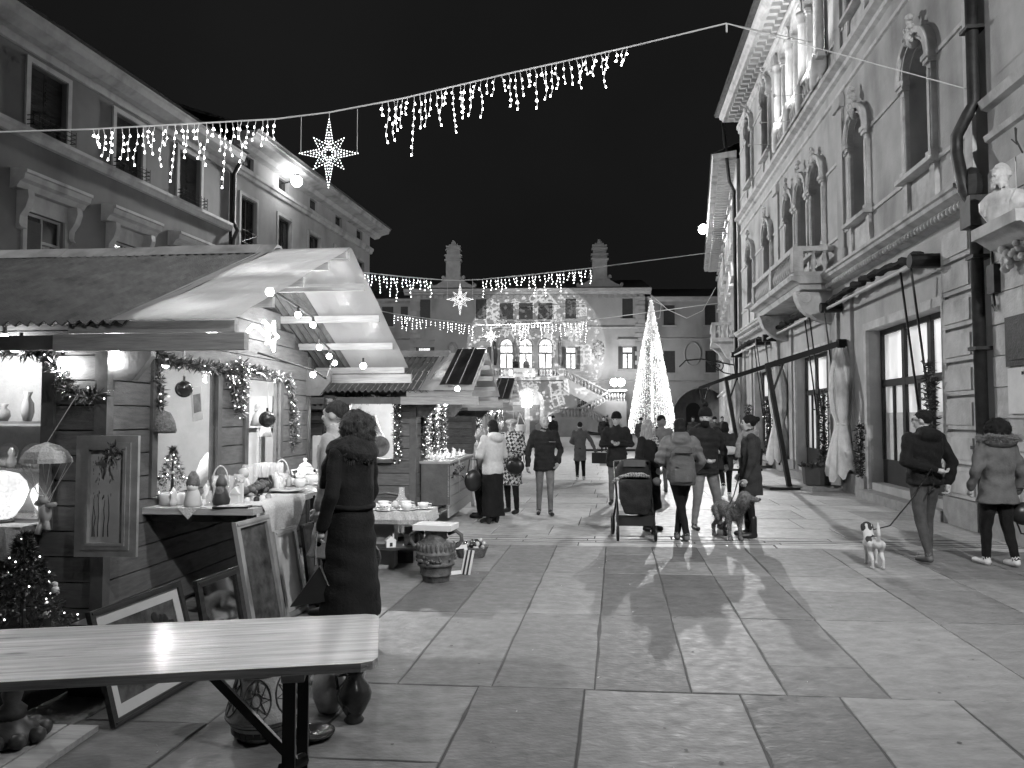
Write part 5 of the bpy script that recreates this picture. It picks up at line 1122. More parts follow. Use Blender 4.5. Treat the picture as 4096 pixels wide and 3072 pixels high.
for k in range(14):
    r_ = random.Random(k+90); t = ht('market_trinket', '%s bright trinket from the near end of the farthest hut counter' % ORD[k], 'trinket', .1+.4*r_.random(), .3+k*.15, .94, O3, 0, 'trinkets on the farthest hut counter'); put(MB().lathe([(.04,0),(.06,.06),(.03,.14),(.045,.2),(.01,.26)], n=8), 'trinket', M[('porc', 'cloth', 'glaze_p')[k % 3]], t, True)
# mirror and small cupboard at the far corner of the near hut
t = ht('small_cupboard', 'narrow pale cupboard door standing at the far corner of the near hut', 'cupboard', .3, 4.0, .3); put(MB().box(-.17,-.03,0,.17,.03,1.12).box(-.1,-.04,.12,.1,-.03,1.0,1), 'door_panel', [M['greyframe'], M['canvas']], t)
t = ht('narrow_mirror', 'narrow black framed mirror standing on the cupboard', 'mirror', .32, 4.0, 1.43); put(MB().box(-.07,-.03,0,.07,.03,.5), 'frame', M['steel'], t, rot=(0,.05,0)); put(MB().box(-.045,-.035,.04,.045,-.03,.46), 'mirror_glass', M['mirror'], t, rot=(0,.05,0))

# more small goods crowding the near counter
rr = random.Random(21); SH = [[(.03,0),(.035,.03),(.02,.06),(.028,.09),(.004,.13)], [(.025,0),(.03,.01),(.03,.07),(.012,.09),(.016,.12)], [(.04,0),(.045,.02),(.045,.05),(.03,.055)], [(.02,0),(.034,.04),(.03,.08),(.014,.1),(.022,.115),(.003,.14)]]
for k in range(20):
    q = .62+k*.135; p = .3+rr.uniform(-.16,.2)+.12*(k % 2); t = ht('counter_trinket', '%s small trinket from the near end, scattered over the near hut counter' % ORD[k], 'trinket', p, q, .925, O1, rr.uniform(0,6), 'small trinkets on the near hut counter')
    put(MB().lathe([(r, z*rr.uniform(.9,1.25)) for r, z in SH[k % 4]], n=10), 'trinket', M[('porc','glaze_p','canvas2','glass','porc','glaze')[k % 6]], t, True)
for k in range(6):
    t = ht('postcard', '%s small card lying along the walkway edge of the near hut counter' % ORD[k], 'card', .82, .75+k*.3, .9265, O1, rr.uniform(-.4,.4), 'cards on the near hut counter'); put(MB().box(-.05,-.035,0,.05,.035,.003).box(-.035,-.022,.003,.03,.02,.0035,1), 'card', [M['paper'], M['canvas']], t)
# ================================================================ FAIRY-LIGHT STRINGS
def lerp_path(P, t):
    P = [Vector(p) for p in P]; L = [(P[i+1]-P[i]).length for i in range(len(P)-1)]; t *= sum(L)
    for i, l in enumerate(L):
        if t <= l: return P[i].lerp(P[i+1], t/l)
        t -= l
    return P[-1]
def icicle_mesh(seed, s):
    rr = random.Random(seed); n = rr.choice((2,3,3,4,5,6,8)); b = MB(); p = Vector((0,0,0)); pts = [p]; L = .105*s
    for k in range(n):
        p = p+Vector((rr.uniform(-.03,.03), rr.uniform(-.02,.02), -L*rr.uniform(.85,1.15))); pts.append(p)
        q = p+Vector((rr.uniform(-.02,.02), rr.uniform(-.01,.01), 0)); r = (.012 if rr.random() < .85 else .022)*s**.5
        b.lathe([(r*.2,.016),(r,-.012),(r*1.05,-.02),(.001,-.022)], tuple(q), 6, 1)
    b.tube(pts, .0035*s, 4, 0); return mesh_of(b, 'light_drop', [M['wire'], M['bulb_i']])
def light_string(label, P, spans, s=1.0, step=.11, r=.014, seed=1, group='icicle light strings over the square'):
    t = thing('icicle_lights', label, 'string lights', (0,0,0), 0, group); rr = random.Random(seed)
    put(MB().tube(P, r, 6), 'cable', M['cable'], t)
    ms = [icicle_mesh(seed*50+k, s) for k in range(14)]; P_ = [Vector(p) for p in P]
    for a, c in spans:
        x = a
        while x < c:
            for i in range(len(P_)-1):
                if P_[i].x <= x <= P_[i+1].x:
                    q = P_[i].lerp(P_[i+1], (x-P_[i].x)/(P_[i+1].x-P_[i].x)); link('light_drop', rr.choice(ms), t, tuple(q), (0,0,rr.uniform(-.4,.4)), (rr.choice((-1,1)),1,rr.uniform(.75,1.25)))
            x += step*s*rr.uniform(.7,1.3)
    return t
def star(label, c, s=1.0, hang=None):
    t = thing('star_light', label, 'star light', c, 0, 'eight-pointed star lights')
    R8 = [1,.42,.55,.42,1,.42,.55,.42]
    def outline(k):
        pts = []
        for i in range(16):
            a = math.pi/2-i*math.pi/8
            if i % 2: rad = .2
            else: rad = {0:.62,4:.55,8:.62,12:.55}.get(i, .4)
            pts.append((rad*k*math.cos(a)*s, 0, rad*k*math.sin(a)*s*(1.05)))
        return pts
    for k in (1, .62, .34): put(MB().tube(outline(k), .005*s, 5, closed=True), 'rope_outline', M['cable'], t)
    b = MB()
    for k in (1, .62, .34):
        O_ = outline(k)
        for i in range(16):
            p, q = Vector(O_[i]), Vector(O_[(i+1) % 16]); n = max(2, int((q-p).length/(.05*s)))
            for j in range(n): b.sph(tuple(p.lerp(q, j/n)+Vector((0,-.012,0))), .0085*s, 5, 4)
    put(b, 'fairy_lights', M['bulb_s'], t)['kind'] = 'stuff'
    for x, z in ((-.53,.0),(.53,.0),(0,.62)): put(MB().cyl((x*s,0,z*s), (x*s*1.0,0,(hang or .75)*s+ (x*.1)), .005*s, n=5), 'hanger', M['cable'], t)
    return t
Y1 = 11.0
def a1(u, v, Y=Y1): return ((u-2048)/3000*Y, Y, 1.65+(1670-v)/3000*Y)
P1 = [(-13.9,12.5,7.0), a1(-900,540), a1(0,510), a1(340,499), a1(1085,457), a1(1302,430), a1(1600,372), a1(2060,262), a1(2528,157), a1(2926,59)]
light_string('nearest icicle light string slung high across the square with a star', P1, [(a1(345,0)[0], a1(1090,0)[0]), (a1(1520,0)[0], a1(2530,0)[0])], 1.0, .088, .012, 1)
star('nearest and largest-looking eight-pointed star light', (a1(1305,600)[0], Y1, a1(1305,600)[2]), .79, .79)
sup = thing('support_cable', 'pale support cables running from the nearest light string to the palazzo', 'cable'); put(MB().tube([a1(2926,59), (6.75,10.65,6.35)], .008, 5), 'cable', M['cable'], sup); put(MB().tube([a1(2926,59), (8.0,19.5,11.6)], .008, 5), 'cable', M['cable'], sup); put(MB().cyl(a1(2926,59), (a1(2926,59)[0], Y1, a1(2926,59)[2]-.14), .015), 'tail', M['cable'], sup)
Y2 = 27
P2 = [(-10.6,32,8.6), a1(1437,1084,Y2), a1(1600,1102,Y2), a1(1756,1115,Y2), a1(1835,1118,Y2), a1(1922,1114,Y2), a1(2150,1092,Y2), a1(2363,1068,Y2), (12.5,44,11.5)]
light_string('second icicle light string with a star, in front of the left chimney', P2, [(a1(1440,0,Y2)[0], a1(1735,0,Y2)[0]), (a1(1930,0,Y2)[0], a1(2365,0,Y2)[0])], 1.05, .13, .02, 2)
star('middle eight-pointed star light left of the town hall arches', (a1(1839,1195,Y2)[0], Y2, a1(1839,1195,Y2)[2]), .86, .82)
Y3 = 40
P3 = [(-8.8,42.5,8.0), a1(1510,1240,Y3), a1(1575,1253,Y3), a1(1750,1278,Y3), a1(1915,1297,Y3), a1(1964,1298,Y3), a1(2052,1296,Y3), a1(2200,1290,Y3), a1(2349,1280,Y3), (14.5,50,9.4)]
light_string('farthest and lowest icicle light string before the town hall', P3, [(a1(1575,0,Y3)[0], a1(1905,0,Y3)[0]), (a1(2050,0,Y3)[0], a1(2350,0,Y3)[0])], 1.15, .16, .025, 3)
star('farthest and smallest-looking eight-pointed star light', (a1(1964,1345,Y3)[0], Y3, a1(1964,1345,Y3)[2]), .84, .68)
# ================================================================ LIGHT TREE
TX, TYY, TH = 8.4, 45.0, 9.05
xt = thing('light_tree', 'tall cone-shaped tree of white lights in front of the stair', 'light tree', (TX, TYY, 0))
put(MB().cyl((0,0,0), (0,0,TH), .09, .05), 'mast', M['cable'], xt)
rr = random.Random(11); b = MB(); wb = MB(); ns = 44
for k in range(ns):
    a = 2*math.pi*k/ns; wb.tube([(1.55*(1-i/12)*math.cos(a+.05*math.sin(i)), 1.55*(1-i/12)*math.sin(a+.05*math.sin(i)), .15+(TH-.2)*i/12) for i in range(13)], .008, 3)
for i in range(2700):
    f = 1-math.sqrt(rr.random()); a = rr.uniform(0, 6.283); r = 1.55*(1-f)*rr.uniform(.97,1.03)+.03; c = (r*math.cos(a), r*math.sin(a), .15+(TH-.2)*f); s_ = rr.uniform(.015,.029)
    b.add([(c[0]+s_*dx, c[1]+s_*dy, c[2]+s_*dz) for dx, dy, dz in ((1,0,-.4),(-.5,.87,-.4),(-.5,-.87,-.4),(0,0,1))], [(0,1,2),(0,1,3),(1,2,3),(2,0,3)])
for i in range(500):
    f = 1-math.sqrt(rr.random()); a = rr.uniform(0, 6.283); r = 1.55*(1-f)+.03; z = .15+(TH-.2)*f; d = rr.uniform(-.3,.3)
    wb.tube([(r*math.cos(a), r*math.sin(a), z), (r*1.03*math.cos(a+.08), r*1.03*math.sin(a+.08), z+d*.5), (r*math.cos(a+.16), r*math.sin(a+.16), z+d)], .01, 3)
put(wb, 'light_curtain_wires', emat('lit_wire', .35, sampled=False), xt)['kind'] = 'stuff'; put(b, 'fairy_lights', M['bulb_tree'], xt)['kind'] = 'stuff'
for z_, w_ in ((1.2, 600), (3.2, 500), (5.4, 300)): lamp('tree_glow', xt, (0, -.14, z_), w_, .05)
cbl = thing('tree_cable', 'drooping cables from the light tree top to the far building', 'cable'); put(MB().tube([(TX,TYY,TH), (TX+1.2,46,8.3),(TX+2.6,47,7.9),(TX+4,48.5,8.6),(13.4,49,10.2)], .018, 5), 'cable', M['cable'], cbl); put(MB().tube([(TX,TYY,TH-.3),(TX+.6,TYY,TH-.6),(TX+.5,TYY,TH-1.4),(TX+.2,TYY,TH-1.5)], .018, 5), 'cable', M['cable'], cbl)
# barrier beyond the people
br = thing('white_barrier', 'long low white barrier around the foot of the light tree', 'barrier', (0,0,0))
for i in range(7): put(MB().box(3.6+i*1.3, 37, .1, 4.86+i*1.3, 37.08, .78).box(3.6+i*1.3, 36.97, .4, 4.86+i*1.3, 37.0, .5), 'barrier_panel', M['porc'], br)
put(MB().box(3.5, 36.95, 0, 12.7, 37.1, .1).box(3.5, 36.95, .78, 12.7, 37.12, .84), 'barrier_rail', M['steel'], br)

# ================================================================ CLOSED PARASOLS AND PLANTERS ALONG THE PALAZZO
def parasol(label, bx, by, ux, uy, zt=3.2, zb=.36, rz=0):
    t = thing('closed_parasol', label, 'parasol', (bx, by, 0), 0, 'closed cantilever parasols along the palazzo')
    dx, dy = ux-bx, uy-by; top = (-.46, .02, 2.88)
    put(MB().box(-.55,-.3,0,.55,.3,.06), 'base_cross', M['steel'], t); put(MB().bar((0,0,.06), top, .1, .1), 'mast', M['steel'], t)
    put(MB().bar((-.5,.03,2.84), (dx,dy,zt+.12), .075, .13), 'arm', M['steel'], t); put(MB().box(dx-.09,dy-.07,zt+.04,dx+.09,dy+.07,zt+.2).cyl((dx,dy,zt-.05),(dx,dy,zt+.06),.09), 'hub', M['steel'], t)
    put(MB().bar((-.36,.015,2.2), (-.1,-.02,2.93), .04, .05), 'strut', M['steel'], t)
    H_ = zt-zb; n = 40; prof = [(0,.37),(.08,.35),(.2,.29),(.32,.22),(.39,.17),(.43,.17),(.5,.24),(.65,.29),(.8,.27),(.93,.18),(1,.12)]; prof = [(a, r*.92) for a, r in prof]
    vs = []; fs = []; m_ = len(prof)
    for i, (a, r) in enumerate(prof):
        for j in range(n):
            th = 2*math.pi*j/n; w = 1+.16*math.sin(8*th+.3*i)+.06*math.sin(13*th+a*5); zz = zb+H_*a+(.1*math.cos(8*th)+.06*math.sin(3*th) if i == 0 else 0); vs.append((dx+r*w*math.cos(th), dy+r*w*math.sin(th), zz))
    fs = [(i*n+j, i*n+(j+1) % n, (i+1)*n+(j+1) % n, (i+1)*n+j) for i in range(m_-1) for j in range(n)]
    put(MB().add(vs, fs), 'folded_canopy', M['umb'], t, True)
    vs = []; 
    for i, (z_, r) in enumerate(((zt-.02,.07),(zt-.3,.15),(zt-.52,.2))):
        for j in range(24): th = 2*math.pi*j/24; vs.append((dx+r*(1+.12*math.sin(6*th))*math.cos(th), dy+r*(1+.12*math.sin(6*th))*math.sin(th), z_-(.08*math.cos(6*th) if i == 2 else 0)))
    put(MB().add(vs, [(i*24+j, i*24+(j+1) % 24, (i+1)*24+(j+1) % 24, (i+1)*24+j) for i in range(2) for j in range(24)]), 'vent_flap', M['umb'], t, True)
    put(MB().tube([(dx+.14*math.cos(a), dy+.14*math.sin(a), zb+H_*.4) for a in [i*.35 for i in range(18)]], .028, 6, closed=True), 'tie_band', M['umb'], t, True)
    put(MB().cyl((dx,dy,zb-.15),(dx,dy,zb+.3),.03), 'pole_end', M['steel'], t)
parasol('nearest closed parasol on a leaning black frame, between the lit shopfronts', 6.42, 17.45, 7.38, 16.75)
parasol('second closed parasol, half hidden by the black frame of the nearest one', 7.2, 23.6, 8.1, 22.8)
parasol('farthest closed parasol along the palazzo', 8.15, 30.6, 8.85, 29.9)
def planter(label, x, y, s=.5, h=.52):
    t = thing('planter', label, 'planter', (x, y, 0), R(20), 'planters along the palazzo'); put(MB().lathe([(s*.42,.1),(s*.5,.12),(s*.56,h),(s*.5,h),(s*.5,h-.05)], n=6), 'tub', M['planter'], t); put(MB().box(-s*.75,-s*.6,0,s*.75,s*.6,.05).box(-s*.68,-s*.54,.05,s*.68,s*.54,.1), 'concrete_base', M['conc'], t)
    b = MB(); rr = random.Random(int(x*100))
    for k in range(420): a = rr.uniform(0,6.283); r = s*.55*math.sqrt(rr.random()); c = Vector((r*math.cos(a), r*math.sin(a), h-.04+rr.uniform(0,.12)*(1-r))); d = Vector((rr.gauss(0,.7), rr.gauss(0,.7), rr.uniform(.2,1))).normalized()*.09; e = d.cross(Vector((rr.gauss(0,1),rr.gauss(0,1),.2))).normalized()*.018; b.add([c, c+d*.5+e, c+d, c+d*.5-e], [(0,1,2,3)])
    put(b, 'shrub', M['leaf'], t)['kind'] = 'stuff'
planter('dark planter with low shrub at the foot of the nearest parasol frame', 7.0, 17.3, .62); planter('dark planter between the second and third parasols', 7.9, 24.6, .55)
def leaf_garland(label, s, z0, z1, seed, d=.22, lights=30):
    c, sn = math.cos(R(82.5)), math.sin(R(82.5)); x, y = 6.797+s*c-d*sn, 10.84+s*sn+d*c
    t = thing('leafy_garland', label, 'garland', (x, y, 0), R(82.5), 'leafy garlands beside the shopfronts'); rr = random.Random(seed); b = MB()
    put(MB().tube([(.02*math.sin(i), 0, z0+(z1-z0)*i/8) for i in range(9)], .012, 5), 'stem', M['darkwood'], t)
    for k in range(int((z1-z0)*330)):
        z = rr.uniform(z0, z1); c_ = Vector((rr.gauss(0,.04), rr.gauss(0,.04), z)); d_ = Vector((rr.gauss(0,1), rr.gauss(0,1), rr.gauss(.2,.7))).normalized()*rr.uniform(.08,.16); e = d_.cross(Vector((rr.gauss(0,1),rr.gauss(0,1),rr.gauss(0,1)))).normalized()*.016; b.add([c_, c_+d_*.5+e, c_+d_, c_+d_*.5-e], [(0,1,2,3)])
    put(b, 'leaves', M['leaf'], t)['kind'] = 'stuff'
    lb_ = MB(); [lb_.sph((rr.gauss(0,.06), rr.gauss(0.05,.06), rr.uniform(z0,z1)), .009, 5, 4) for _ in range(lights)]
    if lights: put(lb_, 'fairy_lights', M['bulb_s'], t)['kind'] = 'stuff'  # glowing dots stand in for shop-window light reflected off the leaves
leaf_garland('leafy garland on the near jamb of the nearest shopfront', 1.25, .5, 2.55, 1, lights=0); leaf_garland('leafy garland on the far jamb of the nearest shopfront', 5.0, .4, 1.5, 2, .12, 0); leaf_garland('leafy garland on the near jamb of the middle shopfront', 7.4, .4, 2.3, 3, lights=0); leaf_garland('leafy garland on the near jamb of the far shopfront', 13.8, .6, 2.2, 5, lights=8); leaf_garland('leafy garland past the far shopfront', 17.4, .8, 2.1, 6, lights=0)

# ================================================================ FOREGROUND TABLE
tb = thing('folding_table', 'long varnished wooden folding table on black steel legs, foreground left', 'table', (-.54, 3.08, 0), R(9.5))
w2 = .342; out = [(-2.6,-w2),(-.06,-w2),(-.02,-w2+.02),(0,-w2+.06),(0,w2-.06),(-.02,w2-.02),(-.06,w2),(-2.6,w2)]
def slabz(poly, z0, z1, e=.006):
    k = len(poly); cx = sum(p[0] for p in poly)/k; cy = sum(p[1] for p in poly)/k; sh = lambda p: (p[0]+(cx-p[0])*e*.6, p[1]+(cy-p[1])*e*4)
    vs = [(x,y,z0) for x, y in poly]+[(x,y,z1-.006) for x, y in poly]+[(*sh(p),z1) for p in poly]
    return vs, [tuple(range(k))[::-1]]+[(i,(i+1) % k,k+(i+1) % k,k+i) for i in range(k)]+[(k+i,k+(i+1) % k,2*k+(i+1) % k,2*k+i) for i in range(k)]+[tuple(range(2*k,3*k))]
tw = mat('varnished_table', .4, .42, var=.55, scale=3.0, stretch=(.6,13,13), bump=.35, bscale=9, spec=.4, coat=.1, rand=.08, rr=.14)
_t = tw.node_tree; _p = _t.nodes['Principled BSDF']; _o = _p.inputs['Base Color'].links[0].from_socket
_tc = _n(_t, 'ShaderNodeTexCoord'); _mp = _n(_t, 'ShaderNodeMapping'); _mp.inputs['Scale'].default_value = (2.2, 6.5, 1); _vo = _n(_t, 'ShaderNodeTexVoronoi'); _vo.inputs['Scale'].default_value = 1.0; _mr = _n(_t, 'ShaderNodeMapRange')
_mr.inputs[1].default_value = .04; _mr.inputs[2].default_value = .13; _mr.inputs[3].default_value = .35; _mr.inputs[4].default_value = 1; _mu = _n(_t, 'ShaderNodeMath', operation='MULTIPLY')
_t.links.new(_tc.outputs['Object'], _mp.inputs[0]); _t.links.new(_mp.outputs[0], _vo.inputs['Vector']); _t.links.new(_vo.outputs[0], _mr.inputs[0]); _t.links.new(_o, _mu.inputs[0]); _t.links.new(_mr.outputs[0], _mu.inputs[1]); _t.links.new(_mu.outputs[0], _p.inputs['Base Color'])
N_ = 5
for i in range(N_):
    y0 = -w2+2*w2*i/N_; y1 = y0+2*w2/N_-.0012; e0 = .06 if i == 0 else 0; e1 = .06 if i == N_-1 else 0
    poly = [(-2.6,y0),(-e0,y0),(0,y0+e0*.8),(0,y1-e1*.8),(-e1,y1),(-2.6,y1)] if (e0 or e1) else [(-2.6,y0),(0,y0),(0,y1),(-2.6,y1)]
    if i == 0: poly = [(-2.6,y0),(-.06,y0),(-.018,y0+.018),(0,y0+.06),(0,y1),(-2.6,y1)]
    if i == N_-1: poly = [(-2.6,y0),(0,y0),(0,y1-.06),(-.018,y1-.018),(-.06,y1),(-2.6,y1)]
    q = MB(); q.add(*slabz(poly, .738, .77, .0)); put(q, 'plank', tw, tb)
put(MB().box(-.34,-w2+.04,.7,-.26,w2-.04,.737), 'batten', M['pine'], tb)
for sg in (-1, 1): put(MB().box(-.34,sg*.24-.02,0,-.295,sg*.24+.02,.7), 'leg', M['steel'], tb)
put(MB().box(-.33,-.22,.12,-.3,.22,.15), 'leg_rail', M['steel'], tb); put(MB().bar((-.62,-.2,.735),(-.3,-.2,.38),.022,.03), 'brace', M['steel'], tb); put(MB().cyl((-.34,-.24,.37),(-.27,-.16,.37),.025), 'brace_joint', M['steel'], tb)
# ================================================================ POTTERY ON THE GROUND
def G(u, v): 
    Y = 1.65*3000/(v-1670); return ((u-2048)/3000*Y, Y)
vz = thing('carved_vase', 'big incised clay vase with star medallions standing under the folding table', 'vase', (-1.3, 4.0, 0))
VP = [(.13,0),(.14,.01),(.155,.05),(.17,.085),(.188,.1),(.19,.12),(.165,.2),(.14,.28),(.125,.34),(.12,.38),(.1,.42),(.07,.45),(.08,.49),(.085,.5)]
put(MB().lathe(VP, n=40), 'body', M['terra'], vz, True)
def rad(z):
    for (r0,z0),(r1,z1) in zip(VP, VP[1:]):
        if z0 <= z <= z1: return r0+(r1-r0)*(z-z0)/(z1-z0+1e-9)
    return VP[-1][0]
def onv(a, z, o=.001): r = rad(z)+o; return (r*math.cos(a), r*math.sin(a), z)
ic = MB()
for k in range(6):
    a0 = -1.57-.95+k*1.047
    ic.tube([onv(a0+.44*math.cos(t), .225+.095*math.sin(t)) for t in [i*.2618 for i in range(24)]], .0045, 5, closed=True); ic.tube([onv(a0+.15*math.cos(t), .225+.033*math.sin(t)) for t in [i*.524 for i in range(12)]], .004, 5, closed=True)
    ic.tube([onv(a0+(.4 if i % 2 == 0 else .17)*math.cos(i*.3927), .225+(.086 if i % 2 == 0 else .037)*math.sin(i*.3927)) for i in range(16)], .0035, 5, closed=True)
ic.tube([onv(i*.105, .335+(.03 if i % 2 else 0)) for i in range(60)], .0035, 4, closed=True)
for z in (.11,.33,.37,.085): ic.tube([onv(i*.157, z) for i in range(40)], .004, 5, closed=True)
put(ic, 'incised_pattern', M['terra_d'], vz)
sq = MB(); [sq.box(-.017,-.006,-.016,.017,.006,.016) for _ in range(0)]
sqm = mesh_of(MB().box(-.017,-.006,-.014,.017,.006,.014), 'square_boss', M['terra_d'])
for k in range(26): a = k*.2417; p = onv(a, .045); link('square_boss', sqm, vz, p, (0,0,a+1.571))
put(MB().tube([onv(.35,.36,.0),(.2,.08,.34),(.215,.09,.28),onv(.4,.24,0)], .016, 8), 'handle', M['terra'], vz, True)
dv = thing('glazed_urn', 'small dark glazed urn with foil-wrapped neck, right of the table leg', 'vase', (-.86, 4.16, 0)); put(MB().lathe([(.05,0),(.055,.01),(.04,.03),(.06,.06),(.09,.12),(.094,.15),(.08,.19),(.05,.225),(.042,.25),(.055,.265),(.05,.27)], n=28), 'body', M['glaze'], dv, True); put(MB().tube([(-.045,0,.25),(-.1,0,.24),(-.09,0,.17)], .009, 8), 'handle', M['glaze'], dv, True); put(MB().lathe([(.05,.268),(.085,.3),(.1,.34),(.06,.33)], n=14, wob=lambda a, z: .25*math.sin(a*5)), 'foil_wrap', M['chrome'], dv)
pj = thing('glazed_jug', 'pale glazed jug behind the table leg', 'jug', (-1.03, 4.3, 0)); put(MB().lathe([(.05,0),(.06,.01),(.09,.08),(.1,.14),(.08,.22),(.05,.28),(.06,.33),(.055,.33)], n=24), 'body', M['glaze_p'], pj, True); put(MB().tube([(-.05,0,.3),(-.12,0,.28),(-.12,0,.18),(-.09,0,.13)], .011, 8), 'handle', M['glaze_p'], pj, True)
pj = thing('painted_jar', 'patterned pale jar half hidden behind the glazed urn', 'jar', (-.98, 4.55, 0)); put(MB().lathe([(.06,0),(.1,.08),(.11,.16),(.08,.26),(.06,.3),(.075,.34)], n=24), 'body', mat('patterned_glaze', .3, .25, var=.8, scale=22), pj, True)
sc_ = thing('dark_dish', 'low dark dish on the ground beside the table leg', 'dish', (-1.02, 3.95, 0)); put(MB().lathe([(.06,0),(.1,.02),(.105,.035),(.095,.03),(.05,.012)], n=20), 'dish', M['glaze'], sc_, True)
am = thing('amphora', 'brown relief amphora with two handles carrying a flat box', 'amphora', (-.77, 7.68, 0))
AP = [(.13,0),(.135,.01),(.14,.06),(.155,.065),(.15,.075),(.165,.14),(.175,.16),(.19,.165),(.19,.19),(.18,.195),(.195,.26),(.2,.275),(.205,.285),(.195,.29),(.19,.36),(.16,.4),(.13,.42),(.11,.45),(.115,.5),(.13,.515),(.12,.52)]
put(MB().lathe(AP, n=32), 'body', mat('amphora_clay', .085, .5, var=.5, scale=16, bump=.5, bscale=30), am, True)
for sg in (-1, 1): put(MB().tube([(sg*.12,0,.47),(sg*.2,0,.5),(sg*.255,0,.46),(sg*.26,0,.4),(sg*.22,0,.35),(sg*.18,0,.34)], .02, 8), 'handle', MATS['amphora_clay'], am, True)
rb_ = MB(); rr = random.Random(6)
for k in range(26): a = k*.2417; rb_.sph((.185*math.cos(a), .185*math.sin(a), .345), (.02,.02,.045), 6, 5)
for k in range(40): a = rr.uniform(0,6.283); rb_.sph((.192*math.cos(a), .192*math.sin(a), .235+rr.uniform(-.03,.03)), rr.uniform(.01,.02), 6, 4)
put(rb_, 'relief', MATS['amphora_clay'], am, True)['kind'] = 'stuff'
fb2 = thing('flat_frame_box', 'pale flat framed box lying on the amphora', 'box', (-.77, 7.66, .522), R(-12)); put(MB().box(-.2,-.14,0,.2,.14,.055).box(-.16,-.1,.055,.16,.1,.058,1), 'box', [M['paper'], M['canvas2']], fb2); 
fb2 = thing('tilted_frame', 'small pale frame propped behind the amphora', 'frame', (-.62, 7.95, 0), R(30)); put(MB().box(-.2,-.015,0,.2,.015,.04).box(-.2,-.015,.26,.2,.015,.3).box(-.2,-.015,.04,-.16,.015,.26).box(.16,-.015,.04,.2,.015,.26), 'frame', M['paper'], fb2, rot=(-.3,0,0))
bk_ = thing('fruit_basket', 'oval wicker basket heaped with shiny baubles beside the amphora', 'basket', (-.48, 8.95, 0), R(10)); put(MB().lathe([(.14,0),(.15,.01),(.19,.12),(.2,.13),(.18,.12),(.13,.02)], n=20), 'basket', M['basketm'], bk_, True, scale=(1.05,.7,1)); rr = random.Random(3)
for k in range(24): put(MB().sph((rr.uniform(-.16,.16), rr.uniform(-.1,.1), .12+rr.uniform(0,.06)), rr.uniform(.025,.04), 8, 6), 'bauble', M[('chrome','glaze_p','gilt','glaze')[k % 4]], bk_, True)
fb2 = thing('striped_card', 'striped framed card leaning behind the amphora', 'frame', (-.52, 7.98, 0), R(-25)); [put(MB().box(-.02+.022*k,-.01,.0,-.004+.022*k,.012,.26), 'stripe', M[('paper','ink')[k % 2]], fb2, rot=(-.4,0,0)) for k in range(5)]
# ================================================================ TEA TROLLEY
tr = thing('tea_trolley', 'dark wooden tea trolley under a fringed white cloth', 'trolley', (-1.24, 8.25, 0), R(-5))
for x in (-.3,.3):
    for y in (-.18,.18): put(MB().lathe([(.018,.1),(.025,.2),(.015,.26),(.024,.34),(.016,.5),(.022,.62)], (x,y,0), 10), 'leg', M['darkwood'], tr, True)
put(MB().box(-.36,-.24,.62,.36,.24,.645), 'tray_top', M['darkwood'], tr); put(MB().box(-.34,-.22,.24,.34,.22,.265), 'lower_shelf', M['darkwood'], tr)
for y in (-.22,.22): 
    w_ = MB().tube([(-.36,y+.0,.16),( -.36,y,.16)], .01, 4); wl = MB().tube([(-.3+.16*math.cos(a), y, .165+.16*math.sin(a)) for a in [i*.2618 for i in range(24)]], .012, 6, closed=True); [wl.bar((-.3,y,.165), (-.3+.15*math.cos(a), y, .165+.15*math.sin(a)), .01, .01) for a in [i*.7854 for i in range(8)]]; put(wl, 'wheel', M['darkwood'], tr)
for y in (-.18,.18): put(MB().cyl((.3,y,0),(.3,y,.1),.02), 'castor', M['darkwood'], tr)
tc_ = thing('fringed_cloth', 'fringed white cloth on the tea trolley', 'cloth', (-1.24, 8.25, 0), R(-5)); put(MB().box(-.38,-.26,.647,.38,.26,.653), 'cloth', M['lace'], tc_)
fr_ = MB(); rr = random.Random(2); n = 90
def rim_pt(t): 
    q = t*4
    if q < 1: return (-.38+.76*q, -.26)
    if q < 2: return (.38, -.26+.52*(q-1))
    if q < 3: return (.38-.76*(q-2), .26)
    return (-.38, .26-.52*(q-3))
ring = [rim_pt(i/120) for i in range(120)]
vs = [(x*1.005,y*1.005,.652) for x, y in ring]+[(x*1.03+.006*math.sin(i*1.1),y*1.04+.006*math.cos(i*1.3),.57) for i, (x, y) in enumerate(ring)]
fr_.add(vs, [(i,(i+1) % 120,120+(i+1) % 120,120+i) for i in range(120)]); put(fr_, 'border', M['lace'], tc_)
fg = MB()
for i in range(240): x, y = rim_pt(i/240); w = .003; fg.add([(x*1.03-w,y*1.045,.572),(x*1.03+w,y*1.045,.572),(x*1.035+w,y*1.05,.525),(x*1.035-w,y*1.05,.525)], [(0,1,2,3)])
put(fg, 'fringe', M['lace'], tc_)['kind'] = 'stuff'
for k, (x, y, lab) in enumerate(((-.25,-.14,'white cup with sprig motif at the near left of the trolley'),(-.1,-.18,'white cup with sprig motif at the near middle of the trolley'),(.12,-.13,'white cup on saucer at the near right of the trolley'),(.27,.0,'white cup on saucer at the right end of the trolley'),(-.2,.12,'white cup at the far left of the trolley'),(.05,.14,'white bowl at the back of the trolley'))):
    c_, s_ = math.cos(R(-5)), math.sin(R(-5)); q = cup(lab, 0, 0, 0, .062, .06, T=(-1.24+x*c_-y*s_, 8.25+x*s_+y*c_, .655), group='cups on the tea trolley')
    if k < 2: put(MB().sph((0,-.052,.045), (.014,.008,.012), 6, 5).sph((.025,-.05,.05), (.016,.008,.007), 6, 5), 'sprig_motif', M['porc_d'], q, True)
